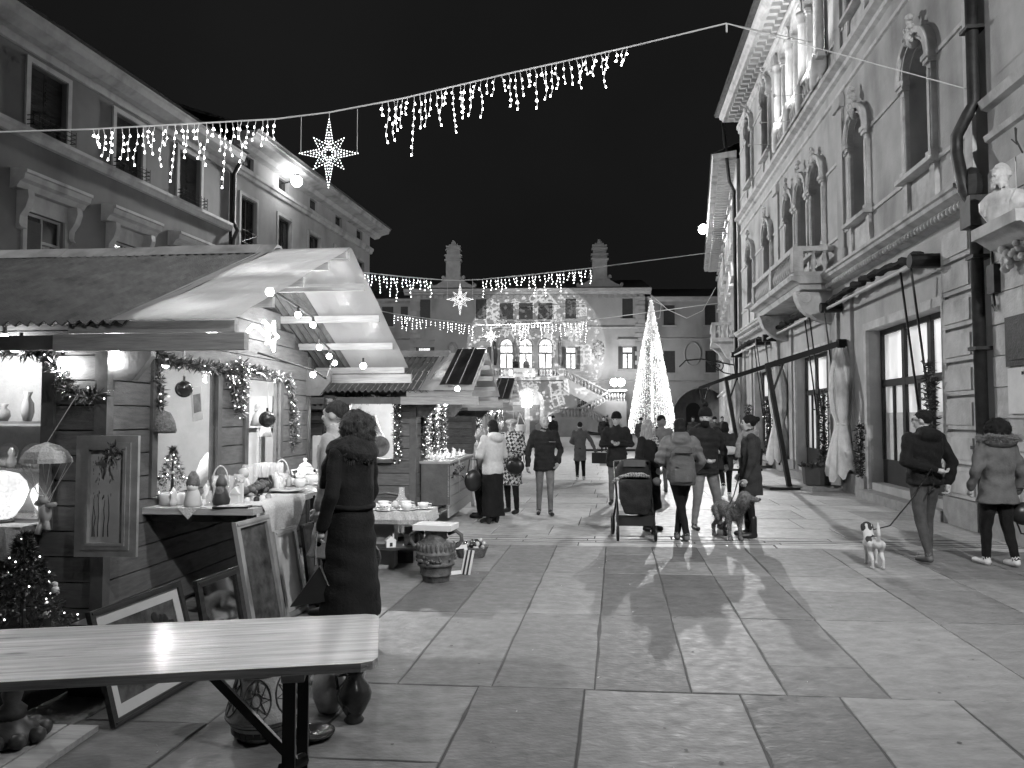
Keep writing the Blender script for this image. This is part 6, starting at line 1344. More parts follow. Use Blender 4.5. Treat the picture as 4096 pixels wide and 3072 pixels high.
sh_ = thing('sea_shell', 'pale sea shell among the cups on the trolley', 'shell', (-1.27, 8.2, .655)); put(MB().lathe([(.01,0),(.04,.03),(.045,.05),(.02,.09)], n=10, wob=lambda a, z: .2*math.sin(a*5)), 'shell', M['canvas2'], sh_, True)
dj = thing('demijohn', 'big clear glass demijohn behind the tea trolley', 'bottle', (-1.28, 8.75, .3)); put(MB().lathe([(.1,0),(.12,.02),(.13,.12),(.13,.26),(.1,.36),(.04,.44),(.03,.52),(.035,.54)], n=22), 'bottle', M['glass'], dj, True)
dj2 = thing('wooden_crate', 'dark wooden crate under the demijohn', 'crate', (-1.28, 8.75, 0)); put(MB().box(-.16,-.16,0,.16,.16,.3), 'crate', M['darkwood'], dj2)
hs = thing('toy_cottage', 'small white toy cottage on the lower trolley shelf', 'toy', (-1.3, 8.1, .266), R(20)); put(MB().box(-.05,-.035,0,.05,.035,.07).prism([(-.06,.07),(.06,.07),(0,.12)], -.04, .04).box(.02,-.01,.09,.035,.01,.14), 'cottage', M['porc'], hs); put(MB().box(-.015,-.037,.01,.015,-.034,.05), 'door', M['ink'], hs)
bx_ = thing('dark_box', 'dark lidded box on the lower trolley shelf', 'box', (-1.08, 8.3, .266)); put(MB().box(-.09,-.09,0,.09,.09,.2), 'box', M['darkwood'], bx_)
ch = thing('small_chair', 'dark chair back beside the second hut behind the trolley', 'chair', (-1.52, 8.9, 0)); [put(MB().cyl((x,y,0),(x,y,.42 if y < 0 else .74),.016), 'leg', M['darkwood'], ch) for x in (-.18,.18) for y in (-.16,.16)]; put(MB().box(-.2,-.18,.42,.2,.18,.45), 'seat', M['darkwood'], ch); put(MB().tube([(-.18,.16,.72),(0,.2,.74),(.18,.16,.72)], .018, 6), 'back_rail', M['darkwood'], ch)
pb_ = thing('storage_bin', 'pale box standing under the tea trolley', 'box', (-1.45, 8.42, 0)); put(MB().box(-.16,-.13,0,.16,.13,.5).box(-.17,-.14,.5,.17,.14,.52), 'bin', M['greyframe'], pb_)

# ================================================================ PAINTINGS
def picture(name, label, c0, along, w, h, lean, fw, mf, mcan, depth=.03, mount=0, cat='painting', mm='paper'):
    """bottom-left corner c0, along = direction of the bottom edge (angle), leaning back (to the left of the bottom edge) by angle lean"""
    t = thing(name, label, cat, (*c0, .006), along)
    rot = (-lean, 0, 0)
    f = MB().box(0,-depth,0,w,0,fw).box(0,-depth,h-fw,w,0,h).box(0,-depth,fw,fw,0,h-fw).box(w-fw,-depth,fw,w,0,h-fw)
    f.box(fw*.3,-depth-.008,fw*.3,w-fw*.3,-depth,fw*.6).box(fw*.3,-depth-.008,h-fw*.6,w-fw*.3,-depth,h-fw*.3)
    put(f, 'frame', M[mf], t, rot=rot)
    if mount: put(MB().box(fw,-.014,fw,w-fw,-.01,fw+mount).box(fw,-.014,h-fw-mount,w-fw,-.01,h-fw).box(fw,-.014,fw+mount,fw+mount,-.01,h-fw-mount).box(w-fw-mount,-.014,fw+mount,w-fw,-.01,h-fw-mount), 'mount', M[mm], t, rot=rot)
    put(MB().box(fw,-.01,fw,w-fw,-.002,h-fw), 'mirror_glass' if mcan == 'mirror' else 'canvas', M[mcan], t, rot=rot); return t, rot
dirb = R(84.5-5)
def pc_(p, q): x = LH(O1, p, q, 0); return (x[0], x[1])
t, rot = picture('leaning_picture', 'large framed flower picture with pale mount leaning at the front', (-2.12, 4.04), R(80), .8, .62, .28, .035, 'darkwood', 'canvas', .03, .06)
bq = MB(); rr = random.Random(7); [bq.sph((.55+rr.gauss(0,.07), -.014, .36+rr.gauss(0,.06)), (.03,.004,.03), 7, 5) for _ in range(30)]; put(bq, 'painted_bouquet', M['shutter'], t, True, rot=rot)
picture('leaning_mirror', 'dark framed mirror leaning next to the flower picture', (-1.98, 4.95), R(80), .52, .58, .2, .05, 'darkwood', 'mirror', .03, cat='mirror')
picture('leaning_picture', 'tall dark landscape in a pale grey frame leaning by the counter leg', (-1.9, 5.55), R(80), .5, .88, .2, .05, 'greyframe', 'canvas', .035)
picture('leaning_picture', 'narrow gilt framed picture leaning under the lace runner', (-1.84, 6.15), R(80), .38, .72, .18, .045, 'gilt', 'canvas2', .03)
picture('leaning_picture', 'narrow dark framed picture at the far end of the leaning row', (-1.78, 6.65), R(80), .3, .7, .14, .04, 'darkwood', 'canvas', .03)
t = thing('folded_stand', 'folded wooden stand leaning at the end of the picture row', 'stand', (-1.72, 6.95, 0), R(70)); put(MB().bar((0,0,0),(-.02,.12,.62),.03,.02), 'rail', M['darkwood'], t); put(MB().bar((.08,0,0),(.02,.1,.6),.03,.02), 'rail', M['darkwood'], t)
t = thing('dark_crate', 'dark wooden crate carrying the larger fir', 'crate', (-2.9, 4.5, 0), R(-8)); put(MB().box(-.2,-.2,0,.2,.2,.3), 'crate', M['darkwood'], t)
t = thing('stacked_crate', 'dark crate behind the large flower picture', 'crate', (-2.45, 4.75, 0), R(-8)); put(MB().box(-.15,-.25,0,.1,.4,.42), 'crate', M['darkwood'], t)
# hanging painting at the hut corner
hp = thing('hanging_painting', 'snowy birch painting in a broad gilt frame hung at the hut corner', 'painting', LH(O1, -.06, -.19, .66), AX+.06)
W_, Hh = .45, .86
for i, (d_, e_) in enumerate(((0,.05),(.02,.03),(.035,.02))):
    o_ = sum((.05,.03,.02)[:i]); x0, x1, z0, z1 = o_, W_-o_, o_, Hh-o_; put(MB().box(x0,-.03-d_*.5,z0,x1,0,z0+e_).box(x0,-.03-d_*.5,z1-e_,x1,0,z1).box(x0,-.03-d_*.5,z0+e_,x0+e_,0,z1-e_).box(x1-e_,-.03-d_*.5,z0+e_,x1,0,z1-e_), 'frame_moulding', M['gilt'], hp)
put(MB().box(.1,-.012,.1,W_-.1,-.004,Hh-.1), 'canvas', M['canvas2'], hp)
bt_ = MB(); rr = random.Random(3)
for x, h_ in ((.12,.22),(.135,.27),(.16,.33),(.2,.26),(.235,.3)): bt_.tube([(x+rr.uniform(-.004,.004)*k, -.014, .14+h_*k/4) for k in range(5)], [.004,.0035,.003,.0025,.0012], 4)
for _ in range(40): x = rr.uniform(.11,.25); z = rr.uniform(.4,.7); bt_.box(x,-.0145,z,x+.002,-.0125,z+rr.uniform(.01,.025))
put(bt_, 'painted_trees', M['ink'], hp)['kind'] = 'stuff'
bw = thing('bow_ornament', 'sparkling bow ornament hung on the birch painting', 'ornament', LH(O1, .24, -.26, 1.4), AX); b = MB(); rr = random.Random(5)
for k in range(90): c = Vector((rr.gauss(0,.02), 0, rr.gauss(0,.02))); d = Vector((rr.gauss(0,1), rr.gauss(0,.4), rr.gauss(0,1))).normalized()*rr.uniform(.03,.075); e = d.cross(Vector((0,1,0))).normalized()*.007; b.add([c, c+d*.5+e, c+d, c+d*.5-e], [(0,1,2,3)], k % 3 == 0)
put(b, 'sprig', [M['tinsel'], M['tinsel_b']], bw); put(MB().add([(0,0,-.02),(.02,-.01,-.02),(.05,0,-.12),(.035,0,-.13)], [(0,1,2,3)]).add([(0,0,-.02),(-.02,-.01,-.02),(-.045,0,-.11),(-.03,0,-.13)], [(0,1,2,3)]), 'ribbon', M['lace'], bw)
# wooden platform at the lower left
pf = thing('wooden_platform', 'pale low plank platform at the lower left corner', 'platform', (-2.17, 4.02, 0), R(-3))
for k in range(7): box('plank', M['pine'], pf, -.16-.17*k, -1.4, .004, -.17*k-.004, 0, .034)

# litter and gum trodden into the paving
rr = random.Random(31); gm = MB(); lt_ = MB()
for k in range(130):
    y = 2.6+rr.random()**1.3*12; x = rr.uniform(-.55,.6)*y+.5; r = rr.uniform(.005,.013); n = 7; gm.add([(x+r*rr.uniform(.7,1.2)*math.cos(i*6.283/n), y+r*rr.uniform(.7,1.2)*math.sin(i*6.283/n), .0045) for i in range(n)], [tuple(range(n))])
for k in range(60):
    y = 3.3+rr.random()*6; x = rr.uniform(-.45,.45)*y-.2; r = rr.uniform(.004,.012); a = rr.uniform(0,3); lt_.add([(x-r*math.cos(a), y-r*math.sin(a), .006), (x+r*math.sin(a)*.6, y-r*math.cos(a)*.6, .006), (x+r*math.cos(a), y+r*math.sin(a), .012)], [(0,1,2)])
tag(put(gm, 'gum_spots', mat('trodden_gum', .09, .7), ground), kind='stuff'); tag(put(lt_, 'paper_scraps', M['paper'], ground), kind='stuff')
# ================================================================ PEOPLE
def cap(b, p0, p1, r0, r1=None, mi=0, n=10):
    p0 = Vector(p0); p1 = Vector(p1); r1 = r0 if r1 is None else r1; d = (p1-p0)
    d = d.normalized() if d.length > 1e-6 else Vector((0,0,1))
    pts = [p0-d*r0*.97, p0-d*r0*.75, p0-d*r0*.4, p0, p1, p1+d*r1*.4, p1+d*r1*.75, p1+d*r1*.97]
    b.tube(pts, [r0*.24, r0*.66, r0*.92, r0, r1, r1*.92, r1*.66, r1*.24], n, mi)
def loft(b, rings, mi=0, n=20):    # rings: (z, rx, ry, cx, cy)
    vs = []; k = len(rings)
    for z, rx, ry, cx, cy in rings:
        for j in range(n): t = 2*math.pi*j/n; c, s = math.cos(t), math.sin(t); e = .85; vs.append((cx+rx*math.copysign(abs(c)**e, c), cy+ry*math.copysign(abs(s)**e, s), z))
    fs = [(i*n+j, i*n+(j+1) % n, (i+1)*n+(j+1) % n, (i+1)*n+j) for i in range(k-1) for j in range(n)] + [tuple(range(n))[::-1], tuple((k-1)*n+j for j in range(n))]
    b.add(vs, fs, mi)
def fuse(b, voxel, iters=3, fold=0, seed=0, foldm=(1, 2)):
    me = mesh_of(b, 'src', [None]); o = bpy.data.objects.new('src', me); TMP.collection.objects.link(o)
    md = o.modifiers.new('r', 'REMESH'); md.mode = 'VOXEL'; md.voxel_size = voxel; md.adaptivity = 0
    TMP.view_layers[0].update(); m2 = bpy.data.meshes.new_from_object(o.evaluated_get(TMP.view_layers[0].depsgraph)); bpy.data.objects.remove(o)
    n = len(m2.vertices); co = np.empty(n*3); m2.vertices.foreach_get('co', co); co = co.reshape(-1, 3)
    ed = np.empty(len(m2.edges)*2, dtype=np.int64); m2.edges.foreach_get('vertices', ed); ed = ed.reshape(-1, 2)
    fl = [tuple(p.vertices) for p in m2.polygons]
    deg = np.bincount(ed.ravel(), minlength=n).astype(float)[:, None]; deg[deg == 0] = 1
    for _ in range(iters):
        acc = np.zeros_like(co)
        for k in range(3): acc[:, k] = np.bincount(ed[:, 0], co[ed[:, 1], k], n) + np.bincount(ed[:, 1], co[ed[:, 0], k], n)
        co = co*.45 + acc/deg*.55
    bvh = BVHTree.FromPolygons([Vector(v) for v in b.v], b.f)
    fm = []
    for f in fl:
        c = co[list(f)].mean(0); h = bvh.find_nearest(Vector(c)); fm.append(b.m[h[2]] if h[2] is not None else 0)
    if fold:
        nrm = np.zeros_like(co); vm = np.zeros(n, dtype=int); fa = np.array([f if len(f) == 4 else (f[0], f[1], f[2], f[2]) for f in fl])
        fn = np.cross(co[fa[:, 2]]-co[fa[:, 0]], co[fa[:, 3]]-co[fa[:, 1]])
        for k in range(4): np.add.at(nrm, fa[:, k], fn)
        nrm /= np.linalg.norm(nrm, axis=1)[:, None]+1e-9
        for k in range(4): vm[fa[:, k]] = np.array(fm)
        rs = np.random.RandomState(seed); d = np.zeros(n)
        for k in range(9):
            w = rs.normal(size=3)*np.array([14, 14, 26])*(.6+.12*k); d += np.sin(co@w+rs.uniform(0, 6.28))*np.sin(co@(rs.normal(size=3)*7)+rs.uniform(0, 6.28))
        co = co+nrm*(d*fold*.33*np.isin(vm, foldm)*np.where(vm == 2, .35, 1))[:, None]
    bpy.data.meshes.remove(m2)
    r = MB(); r.v = [tuple(c) for c in co]; r.f = fl; r.m = fm; return r
def fuzz(src, count, length, seed=1, droop=.6, w=.0012, jit=.5):
    rr = random.Random(seed); b = MB(); nf = len(src.f)
    for _ in range(count):
        f = src.f[rr.randrange(nf)]; p = [Vector(src.v[i]) for i in f]; c = sum(p, Vector((0,0,0)))/len(p)
        n = (p[1]-p[0]).cross(p[2]-p[0])
        if n.length < 1e-12: continue
        d = (n.normalized()*.7+Vector((rr.gauss(0,jit), rr.gauss(0,jit), rr.gauss(0,jit)-droop))).normalized(); s_ = d.cross(Vector((rr.gauss(0,1), rr.gauss(0,1), rr.gauss(0,1)))).normalized()*w
        c = c+Vector((rr.uniform(-1,1), rr.uniform(-1,1), rr.uniform(-1,1)))*.006; l = length*rr.uniform(.5,1.2); b.add([c-s_, c+s_, c+d*l+Vector((0,0,-droop*l*.2))], [(0,1,2)])
    return b
def hand(b, w, d, side, mi=0, curl=.6, s=1):
    w = Vector(w); d = Vector(d).normalized(); up = Vector((0,0,1)) if abs(d.z) < .8 else Vector((0,1,0))
    a = d.cross(up).normalized(); nrm = a.cross(d).normalized()
    if d.z < -.5: nrm = Vector((-side,0,0)) - d*Vector((-side,0,0)).dot(d); nrm.normalize(); a = d.cross(nrm).normalized()
    cap(b, w, w+d*.05*s, .024*s, .03*s, mi, 8); cap(b, w+d*.045*s+a*.018*s, w+d*.075*s-a*.012*s, .024*s, .024*s, mi, 8)
    for k, (o, l) in enumerate(((-.03,.058),(-.01,.068),(.01,.064),(.03,.05))):
        p = w+d*.08*s+a*o*s; q = p+(d*math.cos(curl*.7)+nrm*math.sin(curl*.7))*l*.5*s; e = q+(d*math.cos(curl*2)+nrm*math.sin(curl*2))*l*.5*s
        cap(b, p, q, .0095*s, .009*s, mi, 6); cap(b, q, e, .009*s, .0075*s, mi, 6)
    p = w+d*.03*s-a*.026*s; q = p+(d*.6-a*.6+nrm*.4).normalized()*.035*s; cap(b, p, q, .012*s, .01*s, mi, 6); cap(b, q, q+(d+nrm*.5).normalized()*.028*s, .01*s, .008*s, mi, 6)
SK = [mat('skin_light', .42, .55, var=.06), mat('skin_mid', .33, .55, var=.06)]
def cloth(name, v, var=.2, scale=10, rough=.85, **k): return mat(name, v, rough, var=var, scale=scale, spec=.12, bump=k.pop('bump', .35), bscale=k.pop('bscale', 48), sheen=.02, **k)
def person(label, x, y, rz, H=1.7, top=None, legs=None, shoe=None, skin=0, hem=.82, flare=1.0, thick=1.0, arms=None, feet=None, head=0, tilt=0, hair=None, hairm=None, hat=None, hatm=None, voxel=.012, hood=None, beard=None, collar=True, heel=0, seated=False, hands=True, group=None, wide=1.12, lean=0, glasses=False, skirt=None, z=0, quilt=0):
    k = H/1.72; t = thing('person', label, 'person', (x, y, z), rz, group)
    V = lambda p: (p[0]*k, p[1]*k, p[2]*k)
    b = MB(); T = 1.0+.12*(thick-1); th = .007*thick
    ft = feet or ((-.1,0,0),(.1,.04,0))
    hz = .9 if not seated else .52
    for i, f in enumerate(ft):
        sg = -1 if i == 0 else 1
        hp = (sg*.085, 0, hz); fx, fy, fz = f[:3]; an = (fx, fy-.02, .085+fz+heel)
        if seated: kn = (sg*.12, .42, .5)
        else: kn = (hp[0]*.45+an[0]*.55, hp[1]*.5+an[1]*.5+.03+abs(fy)*.12+fz*.5, .49+fz*.35)
        cap(b, V(hp), V(kn), .083*wide, .058*wide, 2); cap(b, V(kn), V(an), .056*wide, .042+.008*(wide-1), 2)
        toe = (fx+sg*.02, fy+.15 if fz < .05 else fy+.1, .035+fz*.2)
        cap(b, V((fx, fy-.035, .04+fz+heel*.9)), V(toe), .043, .036, 3, 8); cap(b, V(an), V((fx, fy-.02, .045+fz)), .045, .043, 3, 8)
        if heel: cap(b, V((fx, fy-.05, .05+heel)), V((fx, fy-.05, .012)), .02, .014, 3, 6)
    o = lean; sh = hz-.9
    if hem < .55: ring0 = [(hem, .2*flare, .17*flare, 0, 0), (.6, .19*flare**.5, .155*flare**.5, 0, 0), (.9, .178*T, .138*T, 0, 0)]
    else: ring0 = [(hem, .182*T*flare, .142*T*flare, 0, 0), (.92, .178*T, .138*T, 0, 0)]
    rings = [(r[0]+sh, *r[1:]) for r in ring0] + [(1.05+sh, .163*T, .126*T, 0, o*.3), (1.2+sh, .178*T, .135*T, 0, o*.6), (1.33+sh, .19*T, .138*T, 0, o*.85), (1.41+sh, .178*T, .118*T, 0, o), (1.46+sh, .11, .085, 0, o)]
    loft(b, [tuple(q*k for q in r) for r in rings], 1)
    cap(b, V((0, .0, hz+.02)), V((0, .0, hz-.02)), .13, .12, 2)
    S0 = 1.405+sh
    ar = arms or (((-.245,-.04,1.13),(-.235,.05,.89)), ((.245,-.04,1.13),(.235,.05,.89)))
    for sg, (el, wr) in zip((-1, 1), ar):
        s_ = (sg*.178, o, S0); el = (el[0], el[1]+o*.6, el[2]+sh); wr = (wr[0], wr[1]+o*.5, wr[2]+sh)
        cap(b, V(s_), V(el), .062*T+th*.6, .052*T+th*.5, 1); cap(b, V(el), V(wr), .051*T+th*.5, .038*T+th*.4, 1)
    cap(b, V((0, o-.005, 1.43+sh)), V((0, o+.012, 1.52+sh)), .056, .052, 0)
    if collar: cap(b, V((0, o-.005, 1.44+sh)), V((0, o+.005, 1.475+sh)), .082, .075, 1)
    hc = Vector((0, o+.022, 1.605+sh)); RM = Matrix.Rotation(head, 3, 'Z') @ Matrix.Rotation(tilt, 3, 'X')
    hd = lambda p: tuple((hc+RM @ Vector(p))*k)
    rot = RM
    b.sph(hd((0,-.008,.018)), tuple(q*k for q in (.074,.094,.098)), 14, 10, 0, rot); b.sph(hd((0,.022,-.045)), tuple(q*k for q in (.056,.066,.07)), 12, 8, 0, rot)
    cap(b, hd((0,.078,.012)), hd((0,.099,-.022)), .011*k, .015*k, 0, 8); cap(b, hd((-.032,.078,.03)), hd((.032,.078,.03)), .014*k, .014*k, 0, 6)
    for sg in (-1, 1): b.sph(hd((sg*.075,-.008,-.008)), tuple(q*k for q in (.012,.022,.032)), 8, 6, 0, rot); b.sph(hd((sg*.036,.064,-.02)), tuple(q*k for q in (.022,.024,.024)), 8, 6, 0, rot)
    if hood == 'down': b.sph(V((0, o-.1, 1.44+sh)), V((.15,.1,.09)), 12, 8, 1); b.sph(V((0, o-.06, 1.49+sh)), V((.12,.08,.05)), 12, 8, 1)
    if hood == 'up': b.sph(hd((0,-.02,.01)), tuple(q*k for q in (.105,.125,.135)), 14, 10, 1, rot)
    body = fuse(b, voxel*k, 3, .011*k, int(abs(x)*97+abs(y)*31))
    if quilt:
        body.v = [(v[0]*(1+quilt*(abs(math.sin(v[2]*math.pi/.085))-.5)), v[1]*(1+quilt*(abs(math.sin(v[2]*math.pi/.085))-.5)), v[2]) if .8*k < v[2] < 1.42*k else v for v in body.v]
    # fine details joined into the same mesh: eyes, lips, hands
    if voxel < .02:
        for sg in (-1, 1):
            body.sph(hd((sg*.03,.079,.005)), tuple(q*k for q in (.013,.008,.007)), 8, 6, 4, rot); cap(body, hd((sg*.018,.089,.027)), hd((sg*.045,.08,.027)), .0045*k, .003*k, 4, 5)
        cap(body, hd((-.02,.083,-.062)), hd((.02,.083,-.062)), .0055*k, .0055*k, 5, 6)
    if hands:
        for sg, (el, wr) in zip((-1, 1), ar):
            e_ = Vector(V((el[0], el[1]+o*.6, el[2]+sh))); w_ = Vector(V((wr[0], wr[1]+o*.5, wr[2]+sh))); hand(body, w_+(w_-e_).normalized()*.02, w_-e_, sg, 0, .7, k)
    put(body, 'body', [SK[skin], top, legs, shoe, M['ink'], mat('lips', .2, .5)], t, True)
    def part(name, b2, m, vx=None, fold=.0, it=2):
        r = fuse(b2, (vx or voxel)*k, it, fold, 3, (0,)) ; return put(r, name, m, t, True)
    if hair:
        hb = MB(); 
        if hair != 'fringe': hb.sph(hd((0,-.02,.036)), tuple(q*k for q in ((.081,.098,.092) if hair == 'short' else (.087,.1,.098))), 14, 10, 0, rot)
        else: hb.sph(hd((0,-.045,.015)), tuple(q*k for q in (.088,.082,.095)), 14, 10, 0, rot); hb.sph(hd((0,0,.075)), tuple(q*k for q in (.07,.085,.045)), 12, 8, 0, rot)
        if hair == 'bob': hb.sph(hd((0,-.045,-.04)), tuple(q*k for q in (.096,.085,.105)), 14, 10, 0, rot)
        if hair == 'long':
            for i in range(26):
                rr = random.Random(i); a_ = -2.6+5.2*i/25; x_, y_ = .088*math.sin(a_)*1.05, -.02-.085*math.cos(a_)
                cap(hb, hd((x_, y_, .04)), hd((x_*1.25, y_*1.05, -.12)), .02*k, .028*k, 0, 6); cap(hb, hd((x_*1.25, y_*1.05, -.12)), hd((x_*1.5+rr.uniform(-.02,.02), y_*1.1-.01, -.22-rr.uniform(0,.06))), .028*k, .02*k, 0, 6)
        if hair == 'curly':
            rr = random.Random(2); hb.sph(hd((0,-.05,-.005)), tuple(q*k for q in (.118,.115,.128)), 14, 10, 0, rot)
            for i in range(230):
                a_ = rr.uniform(0, 6.283); u_ = rr.uniform(-.9, 1); q = math.sqrt(max(0, 1-u_*u_)); p_ = (.13*q*math.cos(a_), -.04+.14*q*math.sin(a_)*(1 if math.sin(a_) < 0 else .5), -.01+.135*u_)
                hb.sph(hd(p_), rr.uniform(.018,.034)*k, 6, 5, 0)
        if hair == 'bun': hb.sph(hd((0,-.125,.06)), .04*k, 10, 8, 0)
        if hair == 'pony': cap(hb, hd((0,-.11,.03)), hd((0,-.15,-.12)), .03*k, .02*k, 0)
        ho_ = part('hair', hb, hairm, None, .004*k)
        if voxel < .014 and hair != 'fringe':
            q_ = MB(); q_.v = [tuple(v.co) for v in ho_.data.vertices]; q_.f = [tuple(p.vertices) for p in ho_.data.polygons]; put(fuzz(q_, 900 if voxel < .0115 else 500, (.05 if hair in ('curly', 'long') else .022)*k, 3, 1.0 if hair != 'curly' else .5, .0016, .35 if hair != 'curly' else .8), 'hair_strands', hairm, ho_)['kind'] = 'stuff'
    if beard:
        bb2 = MB(); bb2.sph(hd((0,.04,-.08)), tuple(q*k for q in (.068,.062,.072)), 12, 8, 0, rot); bb2.sph(hd((0,.075,-.05)), tuple(q*k for q in (.04,.03,.02)), 10, 6, 0, rot); part('beard', bb2, beard)
    if hat:
        hb = MB()
        if hat == 'beanie':
            loft(hb, [(z_*k, r_*k, r_*1.12*k, 0, 0) for z_, r_ in ((0,.094),(.05,.096),(.09,.085),(.125,.055),(.14,.02))], 0)
            hb.v = [hd((v[0]/k, v[1]/k-.012, v[2]/k+.03)) for v in hb.v]; h2_ = MB(); loft(h2_, [(z_*k, r_*k, r_*1.12*k, 0, 0) for z_, r_ in ((0,.099),(.02,.103),(.045,.1))], 0); h2_.v = [hd((v[0]/k, v[1]/k-.012, v[2]/k+.022)) for v in h2_.v]
            hb.add(h2_.v, h2_.f)
        elif hat == 'beret': hb.sph(hd((0,-.02,.07)), tuple(q*k for q in (.118,.125,.062)), 14, 10, 0, rot); hb.sph(hd((0,-.015,.045)), tuple(q*k for q in (.092,.105,.04)), 14, 8, 0, rot)
        h_ = part('hat', hb, hatm)
        if hat == 'beanie' and H > 1.73: pm = MB(); pm.sph(hd((0,-.02,.2)), .042*k, 10, 8); put(fuse(pm, .008, 1, .01, 5, (0,)), 'pompom', hatm, h_, True)
    if glasses:
        gl = MB(); [gl.tube([hd((sg*.033+.024*math.cos(a), .095, .004+.02*math.sin(a))) for a in [i*.785 for i in range(8)]], .003*k, 5, closed=True) for sg in (-1, 1)]
        [gl.cyl(hd((sg*.056,.095,.008)), hd((sg*.078,-.0,.008)), .003*k, n=5) for sg in (-1, 1)]; put(gl, 'spectacles', M['ink'], t)
    t['k'] = k; return t, hd, part
def wrap_scarf(t, part, k, o, m, z=1.47, r=.105, tails=(), vx=.01, h=.035):
    sb = MB(); sb.tube([((r+.012*math.sin(a*3))*k*math.cos(a), (o+(r*.85)*math.sin(a))*k, (z+.018*math.sin(a*2))*k) for a in [i*6.283/18 for i in range(18)]], h*k, 8, closed=True)
    sb.tube([((r*1.12)*k*math.cos(a), (o+(r*.98)*math.sin(a))*k, (z-.04+.018*math.cos(a*2))*k) for a in [i*6.283/18 for i in range(18)]], h*k, 8, closed=True)
    for pts in tails: sb.tube([(p[0]*k, p[1]*k, p[2]*k) for p in pts], [h*k*1.1]*len(pts), 8)
    return part('scarf', sb, m, vx, .006*k)
blk = cloth('black_coat_wool', .012, .3); dk = cloth('dark_jacket', .022, .3); dk2 = cloth('charcoal_jacket', .035, .3); blkT = cloth('black_trousers', .012, .3); gry = cloth('grey_coat_wool', .1, .2)
jeans = cloth('faded_jeans', .15, .45, 5); pale = cloth('pale_trench', .3, .1); cream = cloth('cream_fleece', .5, .12, 20, bump=.5, bscale=90); khaki = cloth('light_sweatpants', .2, .2); puff = cloth('grey_puffer', .13, .3, 6, .5); parka = cloth('grey_parka', .12, .2)
shoeb = mat('black_leather_shoe', .015, .4); shoew = mat('white_trainer', .6, .5); shoem = mat('mid_trainer', .12, .6)
hBrown = mat('brown_hair', .035, .7, spec=.15, var=.5, scale=30, stretch=(3,3,.5), bump=.5, bscale=40); hDark = mat('dark_hair', .014, .75, spec=.12, var=.4, scale=30, bump=.4, bscale=40); hGrey = mat('grey_hair', .4, .55, var=.3, scale=30, bump=.4); hBlond = mat('blond_hair', .2, .5, var=.55, scale=14, stretch=(4,4,.6), bump=.6, bscale=30)
hatB = cloth('dark_knit', .014, .3, 40, bump=.5); hatF = cloth('pale_fur_beret', .34, .25, 30, bump=.8)
def pattern_mat(name, lo, hi, kind, sc):
    m = mat(name, hi, .9, var=.1); t = m.node_tree; p = t.nodes['Principled BSDF']; tc = _n(t, 'ShaderNodeTexCoord'); L = t.links
    no = _n(t, 'ShaderNodeTexNoise'); no.inputs['Scale'].default_value = sc*.7; mx = _n(t, 'ShaderNodeVectorMath', operation='MULTIPLY_ADD'); L.new(no.outputs[1], mx.inputs[0]); mx.inputs[1].default_value = (.6/sc,)*3; L.new(tc.outputs['Object'], mx.inputs[2])
    if kind == 'hound':
        mp = _n(t, 'ShaderNodeMapping'); mp.inputs['Rotation'].default_value = (.3, .5, .2); L.new(mx.outputs[0], mp.inputs[0]); w = _n(t, 'ShaderNodeTexChecker'); w.inputs['Scale'].default_value = sc; L.new(mp.outputs[0], w.inputs[0]); f = w.outputs[1]
    else:
        w1 = _n(t, 'ShaderNodeTexWave', wave_type='BANDS', bands_direction='X'); w2 = _n(t, 'ShaderNodeTexWave', wave_type='BANDS', bands_direction='Z'); mm = _n(t, 'ShaderNodeMath', operation='MAXIMUM')
        for w in (w1, w2): w.inputs['Scale'].default_value = sc; L.new(mx.outputs[0], w.inputs['Vector'])
        pw = _n(t, 'ShaderNodeMath', operation='POWER'); pw.inputs[1].default_value = 4; L.new(w1.outputs[1], mm.inputs[0]); L.new(w2.outputs[1], mm.inputs[1]); L.new(mm.outputs[0], pw.inputs[0]); f = pw.outputs[0]
    mr = _n(t, 'ShaderNodeMapRange'); mr.inputs[3].default_value = lo; mr.inputs[4].default_value = hi; L.new(f, mr.inputs[0]); L.new(mr.outputs[0], p.inputs['Base Color']); return m
hound = pattern_mat('houndstooth_cloth', .015, .34, 'hound', 21); tartan = pattern_mat('tartan_wool', .06, .4, 'tartan', 9); scarfG = cloth('grey_scarf_wool', .2, .35, 16, bump=.6, bscale=30); scarfB = cloth('black_scarf_wool', .022, .4, 16, bump=.7, bscale=30)

# --- woman in the long black coat (nearest)
t, hd, part = person('woman with curly hair and thick dark scarf in a long black coat, nearest person', -1.19, 5.62, R(62), 1.68, blk, blkT, shoeb, hem=.2, flare=1.22, thick=1.1, hair='curly', hairm=hBrown, voxel=.010, head=.15,
    arms=(((-.255,-.02,1.13),(-.22,.1,.88)), ((.24,.0,1.12),(.2,.12,.9))))
wrap_scarf(t, part, 1.68/1.72, .0, scarfB, 1.475, .13, [[(-.02,.1,1.46),(-.06,.17,1.3),(-.05,.18,1.15)]], h=.07)
sb = MB(); sb.tube([(.18*math.cos(a), -.0+.145*math.sin(a), 1.0+.01*math.sin(a)) for a in [i*6.283/20 for i in range(20)]], .022, 6, closed=True); cap(sb, (-.03,.15,1.0), (-.07,.26,.7), .02, .022); part('coat_belt', sb, blk)
fl_ = MB(); rr = random.Random(8)
for i in range(240): a_ = rr.uniform(3.3, 6.1); p_ = Vector((.14*math.cos(a_)+rr.gauss(0,.015), -.02+.12*math.sin(a_), 1.38+rr.gauss(0,.02))); d_ = Vector((math.cos(a_), math.sin(a_), rr.uniform(-1.2,-.2)))*.05; w_ = Vector((-math.sin(a_), math.cos(a_), 0))*.004; fl_.add([p_-w_, p_+w_, p_+d_], [(0,1,2)])
